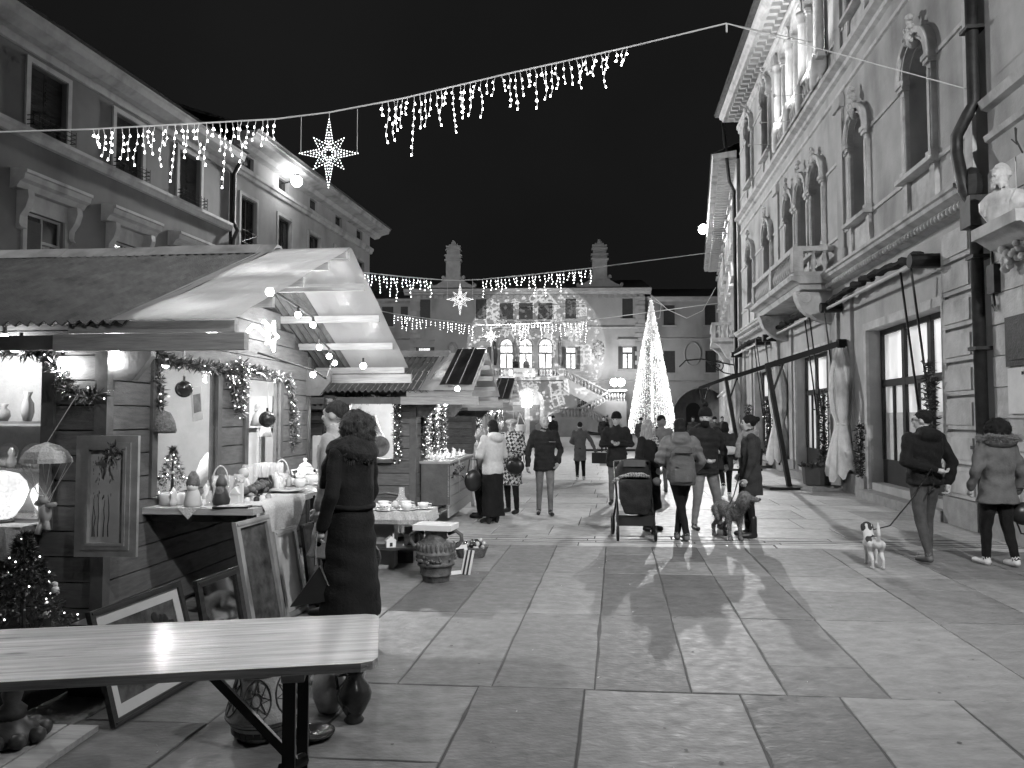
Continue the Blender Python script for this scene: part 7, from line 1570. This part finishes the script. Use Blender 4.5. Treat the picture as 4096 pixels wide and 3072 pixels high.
put(fl_, 'scarf_fringe', hBrown, t)['kind'] = 'stuff'
bg_ = thing('wrist_bag', 'black triangular wrist bag with chain held by the woman in the long coat', 'bag', (-1.42, 5.47, 0), R(10))
put(MB().prism([(-.17,.3),(.18,.34),(.03,.58)], -.03, .03), 'pouch', M['tarp'], bg_); put(MB().tube([(.04,-.035,.57),(.09,-.04,.46),(.17,-.035,.36)], .007, 6), 'zip', M['chrome'], bg_); put(MB().tube([(.0,0,.58),(0,0,.7),(.01,0,.84)], .008, 6), 'strap', M['chrome'], bg_)
# --- man beside her
t, hd, part = person('man with short hair in a pale buttoned trench coat, half behind the long black coat', -1.5, 6.42, R(82), 1.79, pale, blkT, shoeb, hem=.48, flare=1.25, hair='short', hairm=hBrown, voxel=.011, hood=None)
for z_ in (1.2, .98, .76): put(MB().sph((-.05, .17, z_), .013, 8, 6), 'button', M['ink'], t)
# --- old man walking to the camera
t, hd, part = person('grey-haired man with moustache, dark zip jacket and jeans, walking this way', .56, 12.86, R(182), 1.68, dk, jeans, shoeb, skin=1, hem=.78, thick=1.5, hair='fringe', hairm=hGrey, head=.12, wide=1.08, arms=(((-.28,-.03,1.13),(-.22,.1,.92)), ((.29,-.02,1.12),(.3,.06,.86))), feet=((-.09,.12,0),(.1,-.06,0)))
mb_ = MB(); mb_.sph(hd((0,.095,-.05)), (.035,.014,.012), 8, 6); put(mb_, 'moustache', hGrey, t, True); put(MB().cyl((-.17,.15,1.24), (-.06,.165,1.24), .006), 'zip', M['chrome'], t); wrap_scarf(t, part, .97, .02, scarfG, 1.45, .075, h=.025)
# --- trio at the second hut
t, hd, part = person('woman in cream hooded fleece and long black skirt, back turned by the second hut', -.3, 11.78, R(40), 1.6, cream, blkT, shoeb, hem=.83, thick=1.6, hair='bob', hairm=hDark, hood='down', heel=.06, arms=(((-.27,.02,1.13),(-.12,.2,1.1)), ((.27,.02,1.12),(.14,.22,1.08))))
sk = MB(); loft(sk, [(.12,.19,.15,0,-.01),(.4,.17,.14,0,0),(.86,.165,.13,0,0)], 0); part('long_skirt', sk, blkT, None, .006)
hb_ = thing('handbag', 'black slouchy leather handbag on the arm of the woman in cream', 'bag', (-.6, 11.62, 0), R(30)); hbm = MB(); hbm.sph((0,0,.68), (.15,.08,.17), 12, 10); put(hbm, 'bag', M['tarp'], hb_, True); put(MB().tube([(-.1,0,.78),(-.06,0,1.0),(.06,0,1.0),(.1,0,.78)], .012, 6), 'handle', M['tarp'], hb_)
t, hd, part = person('small fair-haired old woman in a grey jacket beside the woman in cream', -.52, 12.5, R(75), 1.46, cloth('light_grey_jacket', .28, .2), blkT, shoeb, hem=.8, hair='curly', hairm=mat('fair_hair', .22, .5, var=.4, scale=25, bump=.5))
sk = MB(); loft(sk, [(.45,.19,.16,0,0),(.8,.16,.13,0,0)], 0); part('skirt', sk, blkT)
t, hd, part = person('woman in bold houndstooth coat and pale beret facing the hut', .0, 13.1, R(150), 1.62, hound, blkT, shoeb, hem=.52, flare=1.02, thick=1.6, hair='short', hairm=hGrey, hat='beret', hatm=hatF, glasses=True, head=.35, arms=(((-.27,.02,1.13),(-.2,.24,1.08)), ((.28,0,1.12),(.2,.2,1.06))), feet=((-.12,.05,0),(.12,-.06,0)))
hb_ = thing('shoulder_bag', 'black shoulder bag hanging in front of the houndstooth coat', 'bag', (.05, 12.86, 0), R(-20)); put(MB().sph((0,0,.82), (.17,.07,.14), 12, 10), 'bag', M['tarp'], hb_, True); put(MB().tube([(-.15,.02,.88),(-.12,.12,1.4),(.05,.18,1.42),(.15,.05,.88)], .01, 6), 'strap', M['tarp'], hb_)
# --- walker with shopping bags
t, hd, part = person('person in a mid grey coat walking away with shopping bags', 1.8, 19.9, R(-8), 1.53, gry, blkT, shoew, hem=.58, flare=1.05, hair='short', hairm=hDark, voxel=.015, feet=((-.08,-.1,.03),(.1,.12,0)), arms=(((-.26,-.02,1.13),(-.14,.16,1.05)), ((.34,-.04,1.14),(.46,-.05,.86))))
for dx, w_, z_, m_, lab in ((.5,.2,.45,'tarp','black paper shopping bag carried by the walker in grey'), (.66,.16,.38,'paper','pale gift bag carried by the walker in grey')):
    q = thing('shopping_bag', lab, 'bag', (1.8+dx, 19.75, 0), R(-12)); put(MB().box(-w_,-.06,z_,w_,.06,z_+.28), 'bag', M[m_], q); put(MB().tube([(-.06,0,z_+.28),(-.05,0,z_+.4),(.05,0,z_+.4),(.06,0,z_+.28)], .006, 5), 'handle', M[m_], q)
# --- man in beanie with hands together
person('man in dark beanie and dark jacket holding his hands together, behind the pushchair', 2.0, 14.4, R(170), 1.72, dk, jeans, shoeb, hem=.72, thick=1.7, hat='beanie', hatm=hatB, head=-.25, arms=(((-.28,.0,1.14),(-.03,.2,1.16)), ((.28,0,1.13),(.05,.22,1.14))))
# --- woman with the pushchair
t, hd, part = person('woman with long fair hair and tartan scarf in black coat behind the pushchair', 2.0, 11.05, R(-135), 1.61, blk, blkT, shoeb, hem=.34, flare=1.12, thick=1.4, hair='long', hairm=hBlond, head=.12, arms=(((-.26,.02,1.12),(-.2,.24,.98)), ((.26,0,1.12),(.16,.22,.98))))
wrap_scarf(t, part, .936, .0, tartan, 1.47, .1, [[(-.04,.1,1.45),(-.08,.17,1.25),(-.1,.17,1.0)]], h=.034)
# --- woman with rucksack
t, hd, part = person('woman with dark bob, grey puffer jacket and rucksack, back turned', 2.28, 10.2, R(-6), 1.63, puff, blkT, shoem, hem=.86, thick=2.2, quilt=.035, hair='bob', hairm=hDark, hood='down', feet=((.07,-.06,.0),(-.05,.06,0)), arms=(((-.29,.02,1.14),(-.14,.2,1.08)), ((.3,.0,1.12),(.2,.18,.96))))
rk = thing('rucksack', 'grey rucksack on the back of the woman with the dark bob', 'rucksack', (2.26, 9.98, 0), R(-6)); rb_ = MB(); loft(rb_, [(.76,.15,.08,0,-.02),(.8,.175,.1,0,-.02),(1.1,.165,.095,0,0),(1.24,.13,.07,0,.02),(1.27,.08,.04,0,.03)], 0); loft(rb_, [(.8,.13,.06,0,-.1),(.98,.13,.05,0,-.09)], 0)
put(fuse(rb_, .012, 3, .008, 4, (0,)), 'pack', cloth('grey_nylon', .085, .25, 6, .6), rk, True); put(MB().bar((-.11,-.1,1.18),(.11,-.1,1.18),.03,.015), 'top_strap', M['tarp'], rk); put(MB().bar((-.11,-.11,1.0),(-.06,-.125,.995),.012,.012), 'zip_pull', M['chrome'], rk)
# --- bearded man
person('bearded man in pompom hat, dark puffer jacket and light sweatpants', 2.86, 11.15, R(-168), 1.76, dk, khaki, shoeb, hem=.8, thick=2.0, quilt=.03, hat='beanie', hatm=hatB, beard=hDark, head=-.95+.35, hood='down', wide=1.25, feet=((-.2,.06,0),(.17,.0,0)), arms=(((-.3,-.02,1.13),(-.27,.1,.95)), ((.31,.0,1.13),(.12,.25,1.02))))
# --- woman in dark knee coat with dog
t, hd, part = person('woman in dark knee-length coat with hair tied up and grey scarf, holding a dog lead', 3.3, 10.42, R(78), 1.68, dk2, blkT, shoeb, hem=.6, flare=1.12, thick=1.4, hair='bun', hairm=hDark, arms=(((-.25,-.02,1.12),(-.24,.08,.86)), ((.24,.0,1.12),(.2,.12,.9))), feet=((-.09,.0,0),(.1,.05,0)))
wrap_scarf(t, part, .977, .0, scarfG, 1.47, .1, [[(-.02,.1,1.46),(-.05,.16,1.3),(-.05,.17,1.12)]], h=.042)
for f in ((-.09,.0),(.1,.05)): bb2 = MB(); cap(bb2, (f[0], f[1]-.02, .07), (f[0], f[1]-.015, .27), .047, .056); cap(bb2, (f[0], f[1]-.03, .045), (f[0], f[1]+.14, .04), .046, .04); part('boot', bb2, shoeb)
# --- figures behind the group
person('person in pale hooded coat seen from behind, in front of the light tree', 3.3, 16.6, R(5), 1.66, cloth('beige_padded_coat', .19, .15), gry, shoeb, hem=.7, thick=2.4, hood='up', hat='beanie', hatm=hatB, voxel=.015)
person('youngster in dark jacket and white trainers striding away behind the bearded man', 4.42, 15.6, R(-10), 1.55, dk2, blkT, shoew, hem=.62, hair='bob', hairm=hDark, voxel=.015, feet=((-.08,-.3,.22),(.09,.1,0)))
q = thing('white_tote', 'white tote bag on the youngster behind the bearded man', 'bag', (4.4, 15.35, 0)); put(MB().sph((0,0,.98), (.26,.1,.09), 12, 8), 'bag', M['cloth'], q, True)
# --- couple on the right
t, hd, part = person('man in black hooded jacket and grey trousers, lead held behind his back', 4.74, 8.66, R(8), 1.73, blk, cloth('grey_trousers', .07, .3), shoem, hem=.88, thick=2.0, hair='short', hairm=hDark, hood='down', head=.75, glasses=True, wide=1.2, feet=((-.07,-.12,.02),(.12,.14,0)), arms=(((-.3,-.08,1.14),(-.02,-.2,1.06)), ((.3,-.06,1.13),(.24,-.08,.9))))
t, hd, part = person('woman in grey parka with fur-trimmed hood and dark trousers, carrying a bag', 5.42, 8.42, R(6), 1.62, parka, blkT, shoew, hem=.74, flare=1.18, thick=1.8, hair='curly', hairm=hDark, voxel=.0118, wide=1.2, arms=(((-.28,-.02,1.13),(-.26,.1,.92)), ((.29,-.02,1.12),(.31,.06,.88))), feet=((-.1,.1,0),(.11,-.1,.02)))
fu = MB(); rr = random.Random(5); fu.sph((0,-.06,1.4), (.2,.13,.1), 12, 8)
for i in range(1500): a_ = rr.uniform(2.9, 6.5); p_ = Vector((.215*math.cos(a_), -.03+.15*math.sin(a_), 1.42+rr.gauss(0,.016))); d_ = Vector((math.cos(a_)+rr.gauss(0,.5), math.sin(a_)+rr.gauss(0,.5), rr.uniform(-.6,.9))).normalized()*.055; w_ = d_.cross(Vector((rr.gauss(0,1), rr.gauss(0,1), 1))).normalized()*.003; fu.add([p_-w_, p_+w_, p_+d_], [(0,1,2)], 1)
put(fu, 'fur_trimmed_hood', [parka, mat('pale_fur', .3, .8, var=.4, scale=40)], t)
hb_ = thing('black_handbag', 'black handbag with long handle in the hand of the woman in grey parka', 'bag', (5.72, 8.42, 0)); put(MB().sph((0,0,.58), (.17,.1,.13), 12, 10), 'bag', M['tarp'], hb_, True); put(MB().tube([(-.1,0,.66),(-.14,0,.86),(.06,0,.86),(.1,0,.66)], .013, 6), 'handle', M['tarp'], hb_); put(MB().tube([(-.1,.0,.5),(-.05,0,.36),(.1,0,.34),(.2,0,.22)], .01, 6), 'strap', M['tarp'], hb_)
# --- distant people
FAR = [(5.0,33,.9,1.2,0,'child in light clothes on a small cycle by the stair',True),(5.75,33.5,2.9,1.62,1,'distant dark-coated person left of the white barrier',False),(6.35,36,3.0,1.1,1,'left one of two seated dark figures beyond the barrier',True),(6.95,36,3.2,1.15,0,'right one of two seated dark figures beyond the barrier',True),(8.2,34,2.8,1.68,1,'distant person with bag right of the beanie man',False),(8.9,33,3.3,1.66,0,'distant person at the left foot of the light tree',False),(4.4,36,3.0,1.7,0,'distant person left of the walker in grey',False),(2.3,42,3.1,1.72,1,'man holding up a lit phone before the arch',False),(9.8,35,3.0,1.7,1,'distant person just right of the light tree',False),(10.9,30,1.2,1.66,0,'distant person near the far right frontage',False),(11.6,38,3.4,1.7,1,'farthest person under the arcade on the right',False)]
for i, (x, y, rz, H_, s_, lab, seat) in enumerate(FAR): person(lab, x, y, rz, H_ if not seat else 1.5, (dk, dk2, gry)[i % 3], blkT, shoeb, s_, hem=.8 if not seat else .85, thick=1.5, hat='beanie' if i % 2 else None, hatm=hatB, hair='short', hairm=hDark, voxel=.022, seated=seat, hands=False, group='people far down the square')
for x, lab in ((-.35, 'dark figure standing on the town hall balcony'), (-1.35, 'pale figure standing in the middle lit arch')):
    c, s = math.cos(R(178)), math.sin(R(178)); px, py = x*c-1.2*s, TY+x*s+1.2*c
    person(lab, px, py, R(180), 1.7, dk if x > -1 else gry, blkT, shoeb, hair='short', hairm=hDark, voxel=.03, hands=False, z=5.35, group='people on the town hall balcony')
q = thing('lit_phone', 'lit phone screen held up before the arch', 'phone', (2.05, 41.6, 1.55)); put(MB().box(-.12,-.01,-.12,.12,.01,.14), 'screen', emat('phone_screen', 1.6), q)

# ================================================================ DOGS
def dog(label, loc, rz, s, coat_m, patch=None, tail='down', face=0, patches=()):
    t = thing('dog', label, 'dog', loc, rz); b = MB()
    loft_pts = [((0,-.26,.40),.075),((0,-.18,.405),.095),((0,-.02,.385),.095),((0,.12,.375),.112),((0,.22,.40),.1),((0,.3,.46),.075)]
    pts = [Vector(p)*s for p, r in loft_pts]; b.tube(pts, [r*s for p, r in loft_pts], 12, 0); b.sph(tuple(pts[0]), .08*s, 10, 8); b.sph(tuple(pts[3]), (.105*s,.12*s,.125*s), 10, 8)
    cap(b, tuple(Vector((0,.28,.46))*s), tuple(Vector((.02*face,.37,.56))*s), .088*s, .074*s)
    RM = Matrix.Rotation(-face*1.1, 3, 'Z'); hc = Vector((.02*face,.39,.6)); hd = lambda p: tuple((hc+RM @ Vector(p))*s)
    b.sph(hd((0,0,0)), (.08*s,.085*s,.075*s), 12, 8, 0, RM); cap(b, hd((0,.05,-.018)), hd((0,.15,-.035)), .05*s, .034*s); b.sph(hd((0,-.02,-.06)), (.085*s,.09*s,.09*s), 10, 8)
    for sg in (-1, 1):
        b.sph(hd((sg*.082,-.02,-.025)), (.018*s,.042*s,.068*s), 8, 6, 1, RM)
        x = sg*.075      # forelegs
        cap(b, tuple(Vector((x,.17,.36))*s), tuple(Vector((x,.15,.2))*s), .05*s, .032*s); cap(b, tuple(Vector((x,.15,.2))*s), tuple(Vector((x,.16,.05))*s), .029*s, .024*s); cap(b, tuple(Vector((x,.16,.03))*s), tuple(Vector((x,.2,.025))*s), .03*s, .026*s)
        # hind legs: thigh, knee forward, hock back, shank
        cap(b, tuple(Vector((x,-.2,.38))*s), tuple(Vector((x*1.05,-.13,.26))*s), .07*s, .045*s); cap(b, tuple(Vector((x*1.05,-.13,.26))*s), tuple(Vector((x*1.05,-.29,.15))*s), .04*s, .026*s); cap(b, tuple(Vector((x*1.05,-.29,.15))*s), tuple(Vector((x*1.05,-.27,.04))*s), .025*s, .023*s); cap(b, tuple(Vector((x*1.05,-.27,.028))*s), tuple(Vector((x*1.05,-.22,.024))*s), .028*s, .025*s)
    tl = [(0,-.31,.44),(0,-.38,.36),(0,-.42,.26)] if tail == 'down' else [(0,-.31,.45),(0,-.36,.56),(.0,-.33,.68),(.02,-.24,.74)]
    b.tube([Vector(p)*s for p in tl], [.04*s,.04*s,.018*s] if tail == 'down' else [.03*s,.028*s,.024*s,.012*s], 8)
    r = fuse(b, .011*s, 2, .004*s if tail == 'down' else .002, 7, (0, 1))
    if patches:
        for i, f in enumerate(r.f):
            c = Vector((0,0,0)); 
            for j in f: c += Vector(r.v[j])/len(f)
            for p_, q_ in patches:
                if (c/s-Vector(p_)).length < q_*(1+.25*math.sin(c.x*90)+.2*math.sin(c.z*70)): r.m[i] = 1
    r.sph(hd((0,.182,-.028)), .018*s, 8, 6, 2)
    for sg in (-1, 1): r.sph(hd((sg*.032,.062,.022)), .009*s, 6, 5, 2)
    bo_ = put(r, 'body', [coat_m, patch or coat_m, M['ink']], t, True)
    if tail == 'down': put(fuzz(r, 3600, .034*s, 5, .9, .0016, .5), 'fur', coat_m, bo_)['kind'] = 'stuff'
    put(MB().tube([tuple(Vector((.075*math.cos(a), .3+.055*math.sin(a), .475+.05*math.sin(a)))*s) for a in [i*.524 for i in range(12)]], .009*s, 6, closed=True), 'collar', M['cable'] if tail == 'down' else M['tarp'], t)
    return t
dog('dark long-haired dog standing beside the woman in the knee-length coat', (2.95, 10.28, 0), R(-168), 1.02, mat('dark_fur', .14, .8, var=.6, scale=25, bump=.9, bscale=50, spec=.1), tail='down', face=-1)
dog('small white dog with dark patches and raised tail, seen from behind', (4.02, 8.42, 0), R(-12), .68, mat('white_fur', .5, .8, var=.12, scale=20, bump=.4), mat('black_fur', .03, .8), 'up', 0, [((.0,-.02,.46),.12),((-.1,-.12,.4),.09),((0,.4,.62),.12),((.1,.1,.42),.09)])
ld = thing('dog_lead', 'dark lead running from the white dog to the man with hands behind his back', 'lead'); put(MB().tube([(4.05,8.68,.34),(4.3,8.6,.42),(4.52,8.5,.75),(4.7,8.43,1.08),(4.72,8.43,.9),(4.66,8.42,.8)], .008, 6), 'lead', M['tarp'], ld)
ld = thing('dog_lead', 'dark lead between the long-haired dog and the woman in the knee-length coat', 'lead'); put(MB().tube([(2.9,10.05,.5),(3.0,10.2,.6),(3.12,10.35,.85)], .008, 6), 'lead', M['tarp'], ld)

# ================================================================ PUSHCHAIR
pc = thing('pushchair', 'black pushchair with hood and covered baby, in the middle of the group', 'pushchair', (1.68, 10.35, 0), R(176)); pc.scale = (.92, 1, 1)
def wheel(x, y, r, w=.045):
    wv = MB().tube([(x, y+r*.86*math.cos(a), r+r*.86*math.sin(a)) for a in [i*6.283/20 for i in range(20)]], r*.16, 8, closed=True); o = put(wv, 'wheel', M['steel'], pc, True)
    rim = MB().cyl((x-w/2, y, r), (x+w/2, y, r), r*.2, n=10); [rim.bar((x, y, r), (x, y+r*.8*math.cos(a), r+r*.8*math.sin(a)), .02, .02) for a in [i*1.2566 for i in range(5)]]; put(rim, 'rim', M['darkmetal'], o)
wheel(-.27,.28,.11); wheel(.27,.28,.11); wheel(-.3,-.32,.15); wheel(.3,-.32,.15)
for sg in (-1, 1):
    put(MB().tube([(sg*.27,.28,.16),(sg*.26,.2,.3),(sg*.26,-.1,.62),(sg*.27,-.42,1.02)], .016, 8), 'side_frame', M['steel'], pc, True); put(MB().tube([(sg*.3,-.32,.16),(sg*.27,-.2,.4),(sg*.26,-.05,.56)], .016, 8), 'side_frame', M['steel'], pc, True)
put(MB().tube([(-.27,-.42,1.02),(0,-.45,1.04),(.27,-.42,1.02)], .02, 8), 'handle', M['steel'], pc)
cv = MB(); cv.box(-.26,-.28,.2,.26,.24,.34); put(cv, 'basket', M['tarp'], pc)
ap = MB(); loft(ap, [(.36,.17,.06,0,.26),(.48,.22,.1,0,.24),(.7,.24,.2,0,.12),(.78,.25,.22,0,.08),(.81,.22,.2,0,.05)], 0); put(fuse(ap, .014, 3, .01, 2, (0,)), 'foot_cover', cloth('black_pushchair_cloth', .018, .3), pc, True)
sb = MB(); loft(sb, [(.5,.22,.12,0,-.15),(.9,.22,.1,0,-.25),(1.05,.2,.08,0,-.28)], 0); put(fuse(sb, .016, 2), 'seat', M['tarp'], pc, True)
hv = []; nh_, nv_ = 14, 8
for j in range(nv_+1):
    ph = R(8+100*j/nv_)
    for i in range(nh_+1): a = math.pi*i/nh_; hv.append((.27*math.cos(a), -.22+.3*math.cos(ph)*(.4+.6*math.sin(a)), .78+.3*math.sin(ph)*math.sin(a)**.6 if 0 < i < nh_ else .8))
hb2 = MB().add(hv, [(j*(nh_+1)+i, j*(nh_+1)+i+1, (j+1)*(nh_+1)+i+1, (j+1)*(nh_+1)+i) for j in range(nv_) for i in range(nh_)]); ho = put(hb2, 'hood', cloth('black_pushchair_cloth', .018), pc, True)
put(MB().box(-.16,.03,.98,.16,.05,1.07), 'hood_panel', cloth('grey_nylon', .085), pc)
by = thing('baby', 'baby in a hood lying in the pushchair', 'person', (1.66, 10.38, 0), R(176)); bb2 = MB(); bb2.sph((0,-.02,.9), (.07,.07,.075), 12, 8, 0); bb2.sph((0,.04,.885), .012, 6, 5, 0); bb2.sph((0,-.06,.9), (.1,.09,.105), 12, 8, 1); bb2.sph((0,-.05,.79), (.13,.11,.1), 12, 8, 1); r_ = fuse(bb2, .008, 2)
for sg in (-1, 1): r_.sph((sg*.027,.047,.912), .008, 6, 5, 2)
put(r_, 'body', [SK[0], cloth('baby_suit', .12), M['ink']], by, True)
bk = thing('baby_blanket', 'patterned blanket edge over the pushchair cover', 'blanket', (1.68, 10.35, 0), R(176)); put(MB().tube([(-.2,.06,.84),(-.1,.1,.87),(.05,.1,.87),(.2,.06,.84)], [.02,.035,.035,.02], 8), 'blanket', tartan, bk, True)
put(MB().tube([(.2,.02,.83),(.28,.06,.8),(.3,.0,.76)], .03, 8), 'bumper_toy', tartan, pc, True); put(MB().sph((-.32,.1,.78), (.07,.05,.06), 10, 8), 'hand_muff', cloth('grey_nylon', .085), pc, True)

# ================================================================ MARBLE BUST on the bracket
bu = thing('marble_bust', 'pale marble bust of a bearded man on the bracket at the right edge', 'bust', (0,0,0)); bu.scale = (.9,)*3; bu.location = rf_pt(-1.28, .26, 4.18); bu.rotation_euler = (0, 0, R(82.5+35))
b = MB(); loft(b, [(0,.2,.13,0,0),(.06,.24,.15,0,0),(.2,.33,.17,0,0),(.33,.34,.16,0,0),(.42,.24,.13,0,0),(.47,.1,.1,0,.01)], 0); cap(b, (0,.01,.42), (0,.03,.56), .09, .085, 0)
b.sph((0,.04,.7), (.115,.14,.155), 14, 10); b.sph((0,.1,.6), (.085,.09,.1), 12, 8); cap(b, (0,.165,.72), (0,.2,.66), .018, .026, 0)
for sg in (-1, 1): b.sph((sg*.115,.02,.68), (.02,.035,.05), 8, 6); cap(b, (sg*.02,.16,.745), (sg*.08,.14,.745), .02, .016, 0)
rr = random.Random(3)
for k in range(60): a_ = rr.uniform(-1.3,1.3); b.sph((.1*math.sin(a_), .06+.12*math.cos(a_)*.9, .6+rr.uniform(-.13,.03)), rr.uniform(.018,.032), 6, 5)
for k in range(7): x_ = -.24+k*.06; b.tube([(x_, .1, .4), (x_+.05, .14, .26), (x_+.09, .12, .1)], [.024,.03,.022], 6)
put(fuse(b, .009, 1), 'bust', M['marble'], bu, True)
tw_ = thing('dry_twig', 'dry twig sticking out above the marble bust', 'twig', rf_pt(-1.35, .05, 5.05), R(82.5)); put(MB().tube([(0,0,0),(.03,.06,.18),(.0,.08,.34)], .012, 5).tube([(.03,.06,.18),(-.07,.1,.3)], .009, 5).tube([(.02,.05,.12),(.1,.08,.22)], .009, 5), 'twig', M['darkwood'], tw_)
# ================================================================ PATTERN PROJECTOR (real slide with cut-outs in front of a lamp)
PJ = Vector(LH(O3, -.5, 1.3, 3.0)); TGT = Vector((2.2, 69.9, 7.8))
pj = thing('pattern_projector', 'small projector on the ridge of the farthest hut', 'projector', tuple(PJ)); pj.rotation_euler = aim(PJ, TGT)
def mask(X, Y):
    m = np.zeros_like(X, bool); rs = np.random.RandomState(4)
    gx = lambda x: (x-1167)/383.; gy = lambda y: -(y-711)/383.
    def gift(x, y, s, rot):
        nonlocal m
        c, q = math.cos(rot), math.sin(rot); u = ((X-gx(x))*c+(Y-gy(y))*q)/(s/383.); v = (-(X-gx(x))*q+(Y-gy(y))*c)/(s/383.)
        o = (np.maximum(abs(u), abs(v)) < 1) & ~((np.maximum(abs(u), abs(v)) < .84)); o |= (np.maximum(abs(u), abs(v)) < .9) & ((abs(u) < .14) | (abs(v-.35) < .1))
        o |= (np.maximum(abs(u), abs(v)) < .84) & (u > .1) & (v < .25) & (np.sin((u+v)*14) > .2)
        for sg in (-1, 1):
            d = np.hypot((u-sg*.42)/1.25, v-1.32); o |= (d < .34) & (d > .2)
        m |= o
    def flake(x, y, s):
        nonlocal m
        u = (X-gx(x))/(s/383.); v = (Y-gy(y))/(s/383.); r = np.hypot(u, v); a = np.arctan2(v, u)
        t = np.mod(a+math.pi/6, math.pi/3)-math.pi/6; px, py = r*np.cos(t), abs(r*np.sin(t))
        o = (py < .07) & (px < 1); 
        for k in (.45, .72): o |= (abs((px-k)-py*.75) < .09) & (py < .3) & (px < 1.05)
        m |= o & (r < 1.05)
    for g in ((1222,462,58,.7),(1056,456,20,.1),(1412,486,34,.05),(1300,898,56,.12),(1432,742,42,.02),(1086,618,44,.5),(938,528,52,.3),(1362,478,26,0),(1000,600,22,-.3),(1228,330,40,.2),(1245,690,26,-.5),(1290,978,34,.3)): gift(*g)
    for f in ((1380,607,48),(1285,530,30),(1142,868,56),(1012,852,46),(1246,572,30),(1500,604,14),(850,700,20)): flake(*f)
    for _ in range(480):
        r = math.sqrt(rs.rand())*.98; a = rs.rand()*6.283; cx, cy = r*math.cos(a), r*math.sin(a); q = rs.uniform(.008, .021); m |= ((X-cx)/1.25)**2+(Y-cy)**2 < q*q
    return m & (np.hypot(X, Y) < 1)
n = 230; hd_ = .26; half = hd_*math.tan(R(7.4)); cs = np.linspace(-1, 1, n+1); cc = (cs[:-1]+cs[1:])/2; XX, YY = np.meshgrid(cc, cc); mk = mask(XX, YY)
vs = [(x*half, y*half, -hd_) for y in cs for x in cs]; fs = []
for j in range(n):      # opaque runs between the cut-outs
    i = 0
    while i < n:
        if mk[j, i]: i += 1; continue
        k = i
        while k < n and not mk[j, k]: k += 1
        fs.append((j*(n+1)+i, j*(n+1)+k, (j+1)*(n+1)+k, (j+1)*(n+1)+i)); i = k
put(MB().add(vs, fs), 'pattern_slide', M['ink'], pj)
put(MB().box(-.09,-.09,-.3,-.06,.09,.12).box(.06,-.09,-.3,.09,.09,.12).box(-.06,.06,-.3,.06,.09,.12).box(-.06,-.09,-.3,.06,-.06,.12).box(-.06,-.06,.1,.06,.06,.12), 'housing', M['steel'], pj)
lp = lamp('pattern_lamp', pj, (0, 0, 0), 170000, 0, 'SPOT', (0, 0, 0), 14.7, .0)
wl_ = lamp('wash_lamp', pj, (0, .14, -.1), 52000, .0, 'SPOT', (0, 0, 0), 14.9, .02)
put(MB().cyl((0,.14,-.07),(0,.14,.08),.05), 'wash_lamp_body', M['steel'], pj)
bpy.data.scenes.remove(TMP)
